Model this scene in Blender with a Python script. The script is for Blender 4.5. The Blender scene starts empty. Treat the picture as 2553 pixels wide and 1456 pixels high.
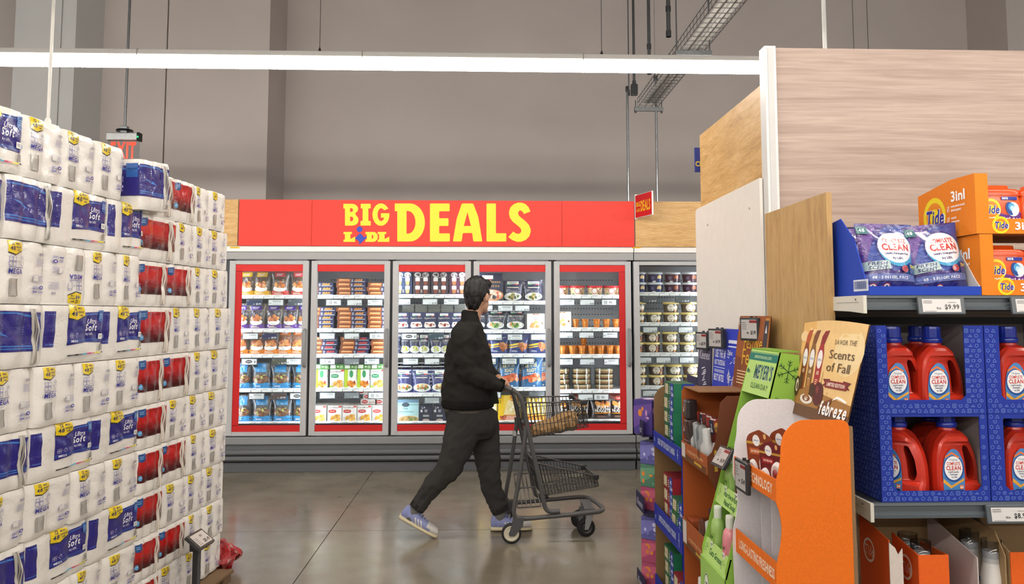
import bpy, bmesh, math, random
import numpy as np
from mathutils import Vector, Matrix, noise as mnoise
from mathutils.geometry import tessellate_polygon

# ------------------------------------------------------------------ camera, world, exposure
SC = bpy.context.scene
COL = SC.collection
FPX, PPX, PPY, CAMH = 2000.0, 1276.5, 625.0, 1.51
PITCH = math.atan(160 / FPX)
YAW = math.atan((PPX - 1207) / FPX * math.cos(PITCH))
cam_d = bpy.data.cameras.new('camera')
cam = bpy.data.objects.new('camera', cam_d)
COL.objects.link(cam)
cam_d.sensor_width = 36.0
cam_d.lens = 36.0 * FPX / 2553.0
cam_d.shift_y = -(728.0 - PPY) / 2553.0
cam_d.clip_start = 0.05
cam_d.clip_end = 100
cam.location = (0, 0, CAMH)
cam.rotation_euler = (math.pi / 2 + PITCH, 0, -YAW)
SC.camera = cam

SC.view_settings.view_transform = 'Standard'
SC.view_settings.look = 'None'
SC.view_settings.gamma = 1.0
SC.view_settings.use_curve_mapping = False
SC.view_settings.exposure = 0.27

world = bpy.data.worlds.new('World')
SC.world = world
world.use_nodes = True
bg = world.node_tree.nodes['Background']
bg.inputs[0].default_value = (1.0, 0.97, 0.93, 1)
bg.inputs[1].default_value = 0.42
TUBE_POWER = 35.0        # emission of the linear ceiling luminaires
FREEZER_LED = 17.5       # emission of the vertical LED strips in the freezer mullions

FWD = Vector((math.sin(YAW) * math.cos(PITCH), math.cos(YAW) * math.cos(PITCH), math.sin(PITCH)))
RGT = Vector((math.cos(YAW), -math.sin(YAW), 0))
UPV = RGT.cross(FWD)
CAMP = Vector((0, 0, CAMH))

def ray(x, y):
    return FWD + RGT * ((x - PPX) / FPX) - UPV * ((y - PPY) / FPX)
def atY(x, y, Y):
    d = ray(x, y); return CAMP + d * (Y / d.y)
def atX(x, y, X):
    d = ray(x, y); return CAMP + d * (X / d.x)
def atZ(x, y, Z):
    d = ray(x, y); return CAMP + d * ((Z - CAMH) / d.z)

# ------------------------------------------------------------------ colour and materials
def lin(c):
    if isinstance(c, str):
        c = c.lstrip('#'); c = tuple(int(c[i:i + 2], 16) / 255 for i in (0, 2, 4))
    return tuple((v / 12.92 if v <= 0.04045 else ((v + 0.055) / 1.055) ** 2.4) for v in c)

M = {}
def nodes_of(name):
    m = bpy.data.materials.new(name); m.use_nodes = True
    nt = m.node_tree; b = nt.nodes['Principled BSDF']
    M[name] = m
    return m, nt, b
def N(nt, t, **kw):
    n = nt.nodes.new(t)
    for k, v in kw.items(): setattr(n, k, v)
    return n
def mix_rgb(nt, mode, fac, a, b):
    n = N(nt, 'ShaderNodeMix', data_type='RGBA', blend_type=mode)
    for sock, val in ((n.inputs[0], fac), (n.inputs[6], a), (n.inputs[7], b)):
        if hasattr(val, 'is_output'): nt.links.new(val, sock)
        else: sock.default_value = val if not isinstance(val, tuple) else (*val[:3], 1)
    return n.outputs[2]
def ramp(nt, fac, stops):
    n = N(nt, 'ShaderNodeValToRGB'); cr = n.color_ramp
    while len(cr.elements) < len(stops): cr.elements.new(0.5)
    for e, (p, c) in zip(cr.elements, stops):
        e.position = p; e.color = (*c, 1) if len(c) == 3 else c
    nt.links.new(fac, n.inputs[0]); return n.outputs[0]

def attr_mat(name, rough=0.5, coat=0.0, var=0.06, nscale=40, bump=0.0, bscale=60, spec=0.5, metal=0.0, alpha=None, sss=0.0):
    """colour comes from the mesh attribute Col (print and dye), broken up by fine noise"""
    m, nt, b = nodes_of(name)
    a = N(nt, 'ShaderNodeAttribute', attribute_name='Col')
    tc = N(nt, 'ShaderNodeTexCoord'); nz = N(nt, 'ShaderNodeTexNoise')
    nz.inputs['Scale'].default_value = nscale; nz.inputs['Detail'].default_value = 3
    nt.links.new(tc.outputs['Object'], nz.inputs['Vector'])
    v = ramp(nt, nz.outputs[0], [(0.3, (1 - var,) * 3), (0.7, (1.0,) * 3)])
    nt.links.new(mix_rgb(nt, 'MULTIPLY', 1.0, a.outputs['Color'], v), b.inputs['Base Color'])
    b.inputs['Roughness'].default_value = rough
    b.inputs['Metallic'].default_value = metal
    b.inputs['Specular IOR Level'].default_value = spec
    if coat:
        b.inputs['Coat Weight'].default_value = coat; b.inputs['Coat Roughness'].default_value = 0.12
    if bump:
        n2 = N(nt, 'ShaderNodeTexNoise'); n2.inputs['Scale'].default_value = bscale; n2.inputs['Detail'].default_value = 4
        n2.inputs['Distortion'].default_value = 1.5
        nt.links.new(tc.outputs['Object'], n2.inputs['Vector'])
        bp = N(nt, 'ShaderNodeBump'); bp.inputs['Strength'].default_value = bump; bp.inputs['Distance'].default_value = 0.01
        nt.links.new(n2.outputs[0], bp.inputs['Height']); nt.links.new(bp.outputs[0], b.inputs['Normal'])
    return m

attr_mat('paper', rough=0.6)
attr_mat('card', rough=0.75, bump=0.05, bscale=300, var=0.08, nscale=120)
attr_mat('gloss', rough=0.3, coat=0.3)
attr_mat('film', rough=0.3, coat=0.6, bump=0.35, bscale=22, var=0.04)
attr_mat('bagfilm', rough=0.25, coat=0.8, bump=0.6, bscale=30, var=0.08)
attr_mat('tissue', rough=0.4, coat=0.35, bump=0.3, bscale=28, var=0.05, nscale=20)
attr_mat('plastic', rough=0.4, var=0.04)
attr_mat('paint', rough=0.45, var=0.04, nscale=15)
attr_mat('metal', rough=0.35, metal=0.85, var=0.15)
attr_mat('cloth', rough=0.95, bump=0.5, bscale=700, var=0.3, nscale=300, spec=0.15)
attr_mat('skin', rough=0.55, var=0.08, nscale=60)
attr_mat('hair', rough=0.5, var=0.4, nscale=60, bump=0.25, bscale=70)
attr_mat('rubber', rough=0.7, var=0.1)
attr_mat('screen', rough=0.25, var=0.02)

def wood_mat(name, c1, c2, c3, axis_scale):
    m, nt, b = nodes_of(name)
    tc = N(nt, 'ShaderNodeTexCoord'); mp = N(nt, 'ShaderNodeMapping')
    mp.inputs['Scale'].default_value = axis_scale
    nt.links.new(tc.outputs['Object'], mp.inputs['Vector'])
    n1 = N(nt, 'ShaderNodeTexNoise'); n1.inputs['Scale'].default_value = 3.0; n1.inputs['Detail'].default_value = 8; n1.inputs['Distortion'].default_value = 0.6
    n1.inputs['Roughness'].default_value = 0.65
    nt.links.new(mp.outputs[0], n1.inputs['Vector'])
    n2 = N(nt, 'ShaderNodeTexNoise'); n2.inputs['Scale'].default_value = 14.0; n2.inputs['Detail'].default_value = 6
    nt.links.new(mp.outputs[0], n2.inputs['Vector'])
    base = ramp(nt, n1.outputs[0], [(0.28, lin(c1)), (0.5, lin(c2)), (0.75, lin(c3))])
    fine = ramp(nt, n2.outputs[0], [(0.35, (0.8, 0.78, 0.75)), (0.6, (1, 1, 1))])
    nt.links.new(mix_rgb(nt, 'MULTIPLY', 0.7, base, fine), b.inputs['Base Color'])
    b.inputs['Roughness'].default_value = 0.5
    return m
wood_mat('oak', '#b68a4e', '#d4a868', '#e2bd84', (1.2, 1.2, 9.0))
wood_mat('oak_end', '#a98350', '#c29c64', '#cba974', (9.0, 9.0, 1.2))
wood_mat('greywood', '#957d72', '#ae978b', '#bea89c', (0.32, 0.9, 7.5))

def emit_mat(name, col, strength):
    m, nt, b = nodes_of(name)
    b.inputs['Base Color'].default_value = (*lin(col), 1)
    b.inputs['Emission Color'].default_value = (*lin(col), 1)
    b.inputs['Emission Strength'].default_value = strength
    return m
emit_mat('tube_glow', '#fff8ee', TUBE_POWER)
emit_mat('led_glow', '#f2f7ff', FREEZER_LED)
emit_mat('exit_red', '#ff3a20', 1.2)
emit_mat('green_led', '#20ff60', 3.0)

def clear_mat(name, tint, refl, rough):
    """thin clear sheet: lets light straight through, with a fresnel gloss on top"""
    m = bpy.data.materials.new(name); m.use_nodes = True; M[name] = m
    nt = m.node_tree; nt.nodes.clear()
    out = N(nt, 'ShaderNodeOutputMaterial'); mx = N(nt, 'ShaderNodeMixShader')
    tr = N(nt, 'ShaderNodeBsdfTransparent'); gl = N(nt, 'ShaderNodeBsdfGlossy')
    lw = N(nt, 'ShaderNodeLayerWeight'); lw.inputs['Blend'].default_value = 0.5
    pw = N(nt, 'ShaderNodeMath', operation='POWER'); pw.inputs[1].default_value = 4.0
    mu = N(nt, 'ShaderNodeMath', operation='MULTIPLY_ADD'); mu.inputs[1].default_value = 0.7 * refl; mu.inputs[2].default_value = 0.04 * refl
    mu.use_clamp = True; nt.links.new(lw.outputs['Facing'], pw.inputs[0])
    tr.inputs[0].default_value = (*tint, 1); gl.inputs['Roughness'].default_value = rough
    nt.links.new(pw.outputs[0], mu.inputs[0]); nt.links.new(mu.outputs[0], mx.inputs[0])
    nt.links.new(tr.outputs[0], mx.inputs[1]); nt.links.new(gl.outputs[0], mx.inputs[2])
    nt.links.new(mx.outputs[0], out.inputs[0])
    return m
clear_mat('glass', (0.93, 0.95, 0.95), 1.0, 0.02)
clear_mat('clear_plastic', (0.82, 0.84, 0.86), 1.6, 0.08)

def concrete_floor():
    m, nt, b = nodes_of('concrete')
    tc = N(nt, 'ShaderNodeTexCoord')
    n1 = N(nt, 'ShaderNodeTexNoise'); n1.inputs['Scale'].default_value = 1.1; n1.inputs['Detail'].default_value = 6; n1.inputs['Distortion'].default_value = 0.7
    n2 = N(nt, 'ShaderNodeTexNoise'); n2.inputs['Scale'].default_value = 90; n2.inputs['Detail'].default_value = 3
    n3 = N(nt, 'ShaderNodeTexNoise'); n3.inputs['Scale'].default_value = 4; n3.inputs['Detail'].default_value = 8
    for n in (n1, n2, n3): nt.links.new(tc.outputs['Object'], n.inputs['Vector'])
    c = ramp(nt, n1.outputs[0], [(0.3, lin('#746c5c')), (0.55, lin('#857d6d')), (0.75, lin('#938b7b'))])
    c = mix_rgb(nt, 'MULTIPLY', 0.5, c, ramp(nt, n2.outputs[0], [(0.35, (0.75, 0.75, 0.75)), (0.65, (1, 1, 1))]))
    c = mix_rgb(nt, 'MULTIPLY', 0.5, c, ramp(nt, n3.outputs[0], [(0.3, (0.72, 0.7, 0.68)), (0.6, (1, 1, 1))]))
    nt.links.new(c, b.inputs['Base Color'])
    r = ramp(nt, n3.outputs[0], [(0.3, (0.14,) * 3), (0.7, (0.26,) * 3)])
    nt.links.new(r, b.inputs['Roughness'])
    return m
concrete_floor()
def wall_mat(name, c1, c2):
    m, nt, b = nodes_of(name)
    tc = N(nt, 'ShaderNodeTexCoord'); n1 = N(nt, 'ShaderNodeTexNoise'); n1.inputs['Scale'].default_value = 0.9; n1.inputs['Detail'].default_value = 4
    n2 = N(nt, 'ShaderNodeTexNoise'); n2.inputs['Scale'].default_value = 45; n2.inputs['Detail'].default_value = 4
    nt.links.new(tc.outputs['Object'], n1.inputs['Vector']); nt.links.new(tc.outputs['Object'], n2.inputs['Vector'])
    c = ramp(nt, n1.outputs[0], [(0.3, lin(c1)), (0.7, lin(c2))])
    nt.links.new(c, b.inputs['Base Color']); b.inputs['Roughness'].default_value = 0.85
    bp = N(nt, 'ShaderNodeBump'); bp.inputs['Strength'].default_value = 0.15; bp.inputs['Distance'].default_value = 0.004
    nt.links.new(n2.outputs[0], bp.inputs['Height']); nt.links.new(bp.outputs[0], b.inputs['Normal'])
    return m
wall_mat('wall', '#b6ada9', '#beb5b1')
wall_mat('wall_pale', '#b9b9b8', '#c2c2c1')
wall_mat('ceiling_dark', '#6b6560', '#746e69')

# ------------------------------------------------------------------ mesh builder
class MB:
    def __init__(s):
        s.v = []; s.f = []; s.c = []; s.sm = []
    def add(s, verts, faces, col, smooth=False):
        o = len(s.v); s.v.extend(tuple(p) for p in verts)
        cl = lin(col)
        for f in faces:
            s.f.append(tuple(i + o for i in f)); s.c.append(cl); s.sm.append(smooth)
    def quad(s, a, b, c, d, col): s.add((a, b, c, d), ((0, 1, 2, 3),), col)
    def poly(s, pts, col): s.add(pts, (tuple(range(len(pts))),), col)
    def box(s, x0, x1, y0, y1, z0, z1, col, bev=0.0):
        if bev <= 0:
            v = [(x, y, z) for z in (z0, z1) for y in (y0, y1) for x in (x0, x1)]
            s.add(v, ((0, 2, 3, 1), (4, 5, 7, 6), (0, 1, 5, 4), (2, 6, 7, 3), (0, 4, 6, 2), (1, 3, 7, 5)), col)
        else:
            b = min(bev, (x1 - x0) / 2.01, (y1 - y0) / 2.01, (z1 - z0) / 2.01)
            bm = bmesh.new()
            bmesh.ops.create_cube(bm, size=1)
            for p in bm.verts:
                p.co = Vector(((x0 + x1) / 2 + p.co.x * (x1 - x0), (y0 + y1) / 2 + p.co.y * (y1 - y0), (z0 + z1) / 2 + p.co.z * (z1 - z0)))
            bmesh.ops.bevel(bm, geom=list(bm.edges), offset=b, segments=2, affect='EDGES', profile=0.6)
            s.bm(bm, col)
    def bm(s, bm, col, smooth=False, mat=None):
        bm.verts.index_update()
        vs = [(mat @ p.co) if mat else p.co for p in bm.verts]
        s.add(vs, [tuple(v.index for v in f.verts) for f in bm.faces], col, smooth); bm.free()
    def prism(s, pts, axis, a, b, col, holes=None):
        """2D outline pts extruded along axis ('x','y','z') between a and b"""
        def P(p, t):
            return {'x': (t, p[0], p[1]), 'y': (p[0], t, p[1]), 'z': (p[0], p[1], t)}[axis]
        loops = [pts] + (holes or [])
        flat = [p for l in loops for p in l]
        tris = tessellate_polygon([[Vector((p[0], p[1], 0)) for p in l] for l in loops])
        n = len(flat)
        s.add([P(p, a) for p in flat] + [P(p, b) for p in flat],
              [tuple(t) for t in tris] + [tuple(i + n for i in reversed(t)) for t in tris], col)
        o = 0
        for l in loops:
            k = len(l); q = [P(p, a) for p in l] + [P(p, b) for p in l]
            s.add(q, [(i, (i + 1) % k, (i + 1) % k + k, i + k) for i in range(k)], col)
    def tube(s, path, r, n=8, col='#888888', closed=False, caps=True, smooth=True):
        P = [Vector(p) for p in path]; m = len(P)
        rs = r if isinstance(r, (list, tuple)) else [r] * m
        T = []
        for i in range(m):
            a = P[(i - 1) % m] if (closed or i > 0) else P[0]
            b = P[(i + 1) % m] if (closed or i < m - 1) else P[-1]
            t = (b - a); T.append(t.normalized() if t.length > 1e-9 else Vector((0, 0, 1)))
        ref = Vector((0, 0, 1)) if abs(T[0].z) < 0.9 else Vector((1, 0, 0))
        nrm = T[0].cross(ref).normalized(); vs = []
        for i in range(m):
            nrm = (nrm - T[i] * nrm.dot(T[i])).normalized(); bi = T[i].cross(nrm)
            for k in range(n):
                a = 2 * math.pi * k / n
                vs.append(P[i] + (nrm * math.cos(a) + bi * math.sin(a)) * rs[i])
        fs = []
        for i in range(m if closed else m - 1):
            j = (i + 1) % m
            for k in range(n):
                l = (k + 1) % n
                fs.append((i * n + k, i * n + l, j * n + l, j * n + k))
        s.add(vs, fs, col, smooth)
        if caps and not closed:
            s.add(vs[:n], (tuple(range(n - 1, -1, -1)),), col); s.add(vs[-n:], (tuple(range(n)),), col)
    def lathe(s, prof, n=20, c=(0, 0, 0), col='#888888', smooth=True, sx=1.0, sy=1.0, axis='z', cap=True):
        vs = []
        for r, z in prof:
            for k in range(n):
                a = 2 * math.pi * k / n; x, y = r * math.cos(a) * sx, r * math.sin(a) * sy
                vs.append({'z': (c[0] + x, c[1] + y, c[2] + z), 'y': (c[0] + x, c[1] + z, c[2] + y), 'x': (c[0] + z, c[1] + x, c[2] + y)}[axis])
        fs = [(i * n + k, i * n + (k + 1) % n, (i + 1) * n + (k + 1) % n, (i + 1) * n + k) for i in range(len(prof) - 1) for k in range(n)]
        s.add(vs, fs, col, smooth)
        if cap:
            if prof[0][0] > 1e-6: s.add(vs[:n], (tuple(range(n - 1, -1, -1)),), col)
            if prof[-1][0] > 1e-6: s.add(vs[-n:], (tuple(range(n)),), col)
    def grid(s, fn, nu, nv, col, smooth=True):
        vs = [fn(i / nu, j / nv) for j in range(nv + 1) for i in range(nu + 1)]
        w = nu + 1
        s.add(vs, [(j * w + i, j * w + i + 1, (j + 1) * w + i + 1, (j + 1) * w + i) for j in range(nv) for i in range(nu)], col, smooth)
    def sphere(s, c, r, col, nu=14, nv=8, sc=(1, 1, 1)):
        s.lathe([(max(r * math.sin(math.pi * j / nv), 1e-5), -r * math.cos(math.pi * j / nv)) for j in range(nv + 1)], nu, c, col, True, sc[0], sc[1], cap=False)
    def mesh(s, name):
        me = bpy.data.meshes.new(name)
        me.from_pydata(s.v, [], s.f)
        ca = me.color_attributes.new('Col', 'FLOAT_COLOR', 'CORNER')
        cnt = np.array([len(f) for f in s.f]); arr = np.ones((len(s.f), 4), np.float32)
        if len(s.f): arr[:, :3] = np.array(s.c, np.float32)
        ca.data.foreach_set('color', np.repeat(arr, cnt, 0).ravel())
        me.polygons.foreach_set('use_smooth', s.sm)
        me.update()
        return me
    def build(s, name, mat, parent=None, loc=None, rot=None, **props):
        o = bpy.data.objects.new(name, s.mesh(name)); COL.objects.link(o)
        o.data.materials.append(M[mat])
        if parent is not None: o.parent = parent
        if loc is not None: o.location = loc
        if rot is not None: o.rotation_euler = rot
        for k, v in props.items(): o[k] = v
        return o

def empty(name, loc=(0, 0, 0), rot=(0, 0, 0), parent=None, **props):
    o = bpy.data.objects.new(name, None); COL.objects.link(o)
    o.location = loc; o.rotation_euler = rot; o.empty_display_size = 0.05
    if parent is not None: o.parent = parent
    for k, v in props.items(): o[k] = v
    return o
def tag(o, label, cat, group=None, kind=None):
    o['label'] = label; o['category'] = cat
    if group: o['group'] = group
    if kind: o['kind'] = kind
    return o
def copy_tree(o, parent=None):
    c = o.copy(); COL.objects.link(c); c.parent = parent
    for ch in o.children: copy_tree(ch, c)
    return c
USED = set()
def place(proto, loc, rot=(0, 0, 0), label=None, group=None, scale=None):
    """the first use moves the prototype itself, later ones copy it with its parts"""
    if proto.name in USED: o = copy_tree(proto)
    else:
        o = proto; USED.add(proto.name)
    o.location = loc; o.rotation_euler = rot
    o.scale = scale if scale else (1, 1, 1)
    if label: o['label'] = label
    if group: o['group'] = group
    return o
ORD = ['zeroth', 'first', 'second', 'third', 'fourth', 'fifth', 'sixth', 'seventh', 'eighth', 'ninth', 'tenth', 'eleventh', 'twelfth']

# ------------------------------------------------------------------ lettering and flat print
GLYPHS = {}
def make_glyphs():
    chars = [chr(c) for c in range(33, 127)]
    obs = []
    for style, off in (('r', 0.0), ('b', 0.028)):
        for ch in chars:
            cu = bpy.data.curves.new('glyph', 'FONT'); cu.body = ch; cu.size = 1.0; cu.offset = off; cu.resolution_u = 2
            cu.dimensions = '2D'; cu.fill_mode = 'FRONT'
            ob = bpy.data.objects.new('glyph', cu); COL.objects.link(ob); obs.append((style, ch, ob))
    dg = bpy.context.evaluated_depsgraph_get()
    for style, ch, ob in obs:
        me = ob.evaluated_get(dg).to_mesh()
        vs = [(v.co.x, v.co.y) for v in me.vertices]
        me.calc_loop_triangles()
        tr = [tuple(vs[i] for i in t.vertices) for t in me.loop_triangles]
        if vs:
            x0 = min(v[0] for v in vs); x1 = max(v[0] for v in vs)
            GLYPHS[style + ch] = ([tuple((p[0] - x0, p[1]) for p in t) for t in tr], x1 - x0)
    for style, ch, ob in obs:
        cu = ob.data; bpy.data.objects.remove(ob); bpy.data.curves.remove(cu)
make_glyphs()
def text_tris(body, style='b', gap=0.075):
    out = []; x = 0
    for ch in body:
        if ch == ' ': x += 0.26; continue
        g = GLYPHS.get(style + ch)
        if g is None: continue
        tr, w = g
        out.extend(tuple((p[0] + x, p[1]) for p in t) for t in tr); x += w + gap
    return out, max(x - gap, 0.01)

def T(body, x, y, h, col, align='c', w=None, style='b', sh=0.0, rot=0.0, gap=0.075):
    """text item: cap height h, anchored at (x,y) baseline; w squeezes or stretches it to that width"""
    return ('t', body, x, y, h, col, align, w, style, sh, rot, gap)
def R(x0, y0, x1, y1, col): return ('p', [(x0, y0), (x1, y0), (x1, y1), (x0, y1)], col)
def Pg(pts, col): return ('p', pts, col)
def El(cx, cy, rx, ry, col, n=20, rot=0.0):
    cr, sr = math.cos(rot), math.sin(rot)
    return ('p', [(cx + rx * math.cos(a) * cr - ry * math.sin(a) * sr, cy + rx * math.cos(a) * sr + ry * math.sin(a) * cr) for a in [2 * math.pi * k / n for k in range(n)]], col)
def Ring(cx, cy, r0, r1, col, n=18, sy=1.0):
    A = [2 * math.pi * k / n for k in range(n + 1)]; t = []
    for a, b in zip(A, A[1:]):
        p = [(cx + r * math.cos(q), cy + r * math.sin(q) * sy) for r, q in ((r0, a), (r1, a), (r1, b), (r0, b))]
        t += [(p[0], p[1], p[2]), (p[0], p[2], p[3])]
    return ('tri', t, col)
def Ln(x0, y0, x1, y1, w, col):
    dx, dy = x1 - x0, y1 - y0; L = math.hypot(dx, dy) or 1e-6; nx, ny = -dy / L * w / 2, dx / L * w / 2
    return ('p', [(x0 + nx, y0 + ny), (x0 - nx, y0 - ny), (x1 - nx, y1 - ny), (x1 + nx, y1 + ny)], col)
def Greek(x0, y0, x1, y1, n, col, rnd=None, fill=0.5):
    """rows of tiny unreadable copy as thin bars"""
    rnd = rnd or random.Random(int(abs(x0 * 9973 + y0 * 7919) * 1000) + n)
    h = (y1 - y0) / n; out = []
    for i in range(n):
        out.append(R(x0, y0 + i * h, x0 + (x1 - x0) * rnd.uniform(0.7, 1), y0 + i * h + h * fill, col))
    return out
def split(tri, step, out):
    a, b, c = tri
    la = math.dist(a, b); lb = math.dist(b, c); lc = math.dist(c, a)
    m = max(la, lb, lc)
    if m <= step: out.append(tri); return
    if m == la: q = ((a[0] + b[0]) / 2, (a[1] + b[1]) / 2); split((a, q, c), step, out); split((q, b, c), step, out)
    elif m == lb: q = ((b[0] + c[0]) / 2, (b[1] + c[1]) / 2); split((a, b, q), step, out); split((a, q, c), step, out)
    else: q = ((c[0] + a[0]) / 2, (c[1] + a[1]) / 2); split((a, b, q), step, out); split((q, b, c), step, out)
def item_tris(it):
    k = it[0]
    if k == 'tri': return it[1], it[2]
    if k == 'p':
        pts = it[1]
        tr = tessellate_polygon([[Vector((p[0], p[1], 0)) for p in pts]])
        return [tuple(pts[i] for i in t) for t in tr], it[2]
    _, body, x, y, h, col, align, w, style, sh, rot, gap = it
    tr, tw = text_tris(body, style, gap)
    sy = h / 0.70; sx = sy if w is None else w / tw
    ox = {'c': -tw * sx / 2, 'l': 0, 'r': -tw * sx}[align]
    cr, sr = math.cos(rot), math.sin(rot); out = []
    for t in tr:
        q = []
        for p in t:
            px = p[0] * sx + ox + p[1] * sy * sh; py = p[1] * sy
            q.append((x + px * cr - py * sr, y + px * sr + py * cr))
        out.append(tuple(q))
    return out, col
def prt(mb, items, S, eps=0.0006, step=None, d=0.00025, clip=None):
    """lay flat print items, one film thickness apart, on the surface S(x, y, height)"""
    flat = []
    for it in items:
        if isinstance(it, list): flat.extend(it)
        else: flat.append(it)
    for i, it in enumerate(flat):
        tr, col = item_tris(it)
        if clip:
            x0, y0, x1, y1 = clip
            tr = [tuple((min(max(p[0], x0), x1), min(max(p[1], y0), y1)) for p in t) for t in tr]
        if step:
            o = []
            for t in tr: split(t, step, o)
            tr = o
        e = eps + d * i
        vs = []; fs = []
        for t in tr:
            (ax, ay), (bx, by), (cx, cy) = t
            ar = (bx - ax) * (cy - ay) - (cx - ax) * (by - ay)
            if abs(ar) < 1e-11: continue
            k = len(vs); vs.extend(S(p[0], p[1], e) for p in t)
            fs.append((k, k + 1, k + 2) if ar > 0 else (k, k + 2, k + 1))
        if fs: mb.add(vs, fs, col, bool(step))
def FY(y, x0=0, z0=0):      # flat face looking towards -Y
    return lambda u, v, e: (x0 + u, y - e, z0 + v)
def FX(x, y0=0, z0=0):      # flat face looking towards -X (u runs towards -Y)
    return lambda u, v, e: (x - e, y0 - u, z0 + v)
def FZ(z, x0=0, y0=0):      # flat face looking up
    return lambda u, v, e: (x0 + u, y0 + v, z + e)
# ------------------------------------------------------------------ the setting
def setting():
    fl = MB(); fl.box(-14, 14, -10, 12, -0.30, -0.012, '#4a463f')
    floor = fl.build('floor', 'concrete', kind='structure', label='polished grey concrete shop floor with sawn joints')
    jx = atZ(905, 1210, 0).x; jy = atZ(1000, 1322, 0).y
    xs = [-14, jx - 7.2, jx - 3.6, jx, jx + 3.6, jx + 7.2, 14]; ys = [-10, jy - 10.8, jy - 7.2, jy - 3.6, jy, jy + 3.6, 12]
    g = 0.003
    for i in range(6):
        for j in range(6):
            b = MB(); b.box(xs[i] + g, xs[i + 1] - g, ys[j] + g, ys[j + 1] - g, -0.012, 0, '#8f897b')
            b.build('slab', 'concrete', floor)
    # tilt-up concrete back wall in storey-high panels
    xe = (663 - 1207) / 2000 * 9.3; xj = (408 - 1207) / 2000 * 9.3; H = 7.2
    w = MB(); w.box(-14, xe - 0.02, 9.42, 10.3, 0, H, '#55504c')
    w.box(xe - 0.02, 14, 10.12, 10.4, 0, H, '#55504c')
    wall = w.build('wall_back', 'wall', kind='structure', label='tall grey tilt-up concrete back wall above the freezers')
    for a, b, y0, y1 in ((-14, -7.7, 9.3, 9.44), (-7.69, xj - 0.008, 9.3, 9.44), (xj + 0.008, xe, 9.3, 10.12), (xe, 2.2, 10.1, 10.2), (2.204, 6.35, 10.1, 10.2), (6.35, 14, 9.3, 10.2)):
        p = MB(); p.box(a, b, y0, y1, 0, H, '#aaa19b'); p.build('wall_panel', 'wall', wall)
    c = MB(); cx0, cx1, gx = -5.10, -4.45, -4.60
    c.box(cx0, gx - 0.008, 8.67, 9.3, 0, H, '#bbbbba'); c.box(gx + 0.008, cx1, 8.67, 9.3, 0, H, '#bbbbba'); c.box(gx - 0.02, gx + 0.02, 8.69, 9.3, 0, H, '#77756f')
    c.build('wall_pilaster', 'wall_pale', wall)
    ce = MB(); ce.box(-14, 14, -10, 12, H, H + 0.1, '#6d6762'); ce.build('ceiling', 'ceiling_dark', kind='structure', label='dark open ceiling high above the sales floor')

def luminaire(y, z, x0, x1, label, cables):
    r = empty('strip_light', (0, y, z)); tag(r, label, 'ceiling light')
    h = MB(); h.box(x0, x1, -0.045, 0.045, 0.028, 0.062, '#c9c6c2', 0.004)
    for k in range(int((x1 - x0) / 1.45) + 1): h.box(x0 + k * 1.45 - 0.004, x0 + k * 1.45 + 0.004, -0.05, 0.05, 0.02, 0.066, '#9a9894')
    h.build('housing', 'paint', r)
    d = MB(); pr = [(-0.04, 0.028), (-0.043, -0.01), (-0.036, -0.034), (-0.015, -0.045), (0.015, -0.045), (0.036, -0.034), (0.043, -0.01), (0.04, 0.028)]
    d.prism(pr, 'x', x0, x1, '#ffffff'); d.build('diffuser', 'tube_glow', r)
    for cx in cables:
        c = MB(); c.tube([(cx, 0, 0.06), (cx, 0, 7.15 - z)], 0.0022, 5, '#5a5754'); c.lathe([(0.012, 0.062), (0.008, 0.085), (0.003, 0.1)], 8, (cx, 0, 0), '#6d6a66')
        c.build('suspension_cable', 'metal', r)
    return r

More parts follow.
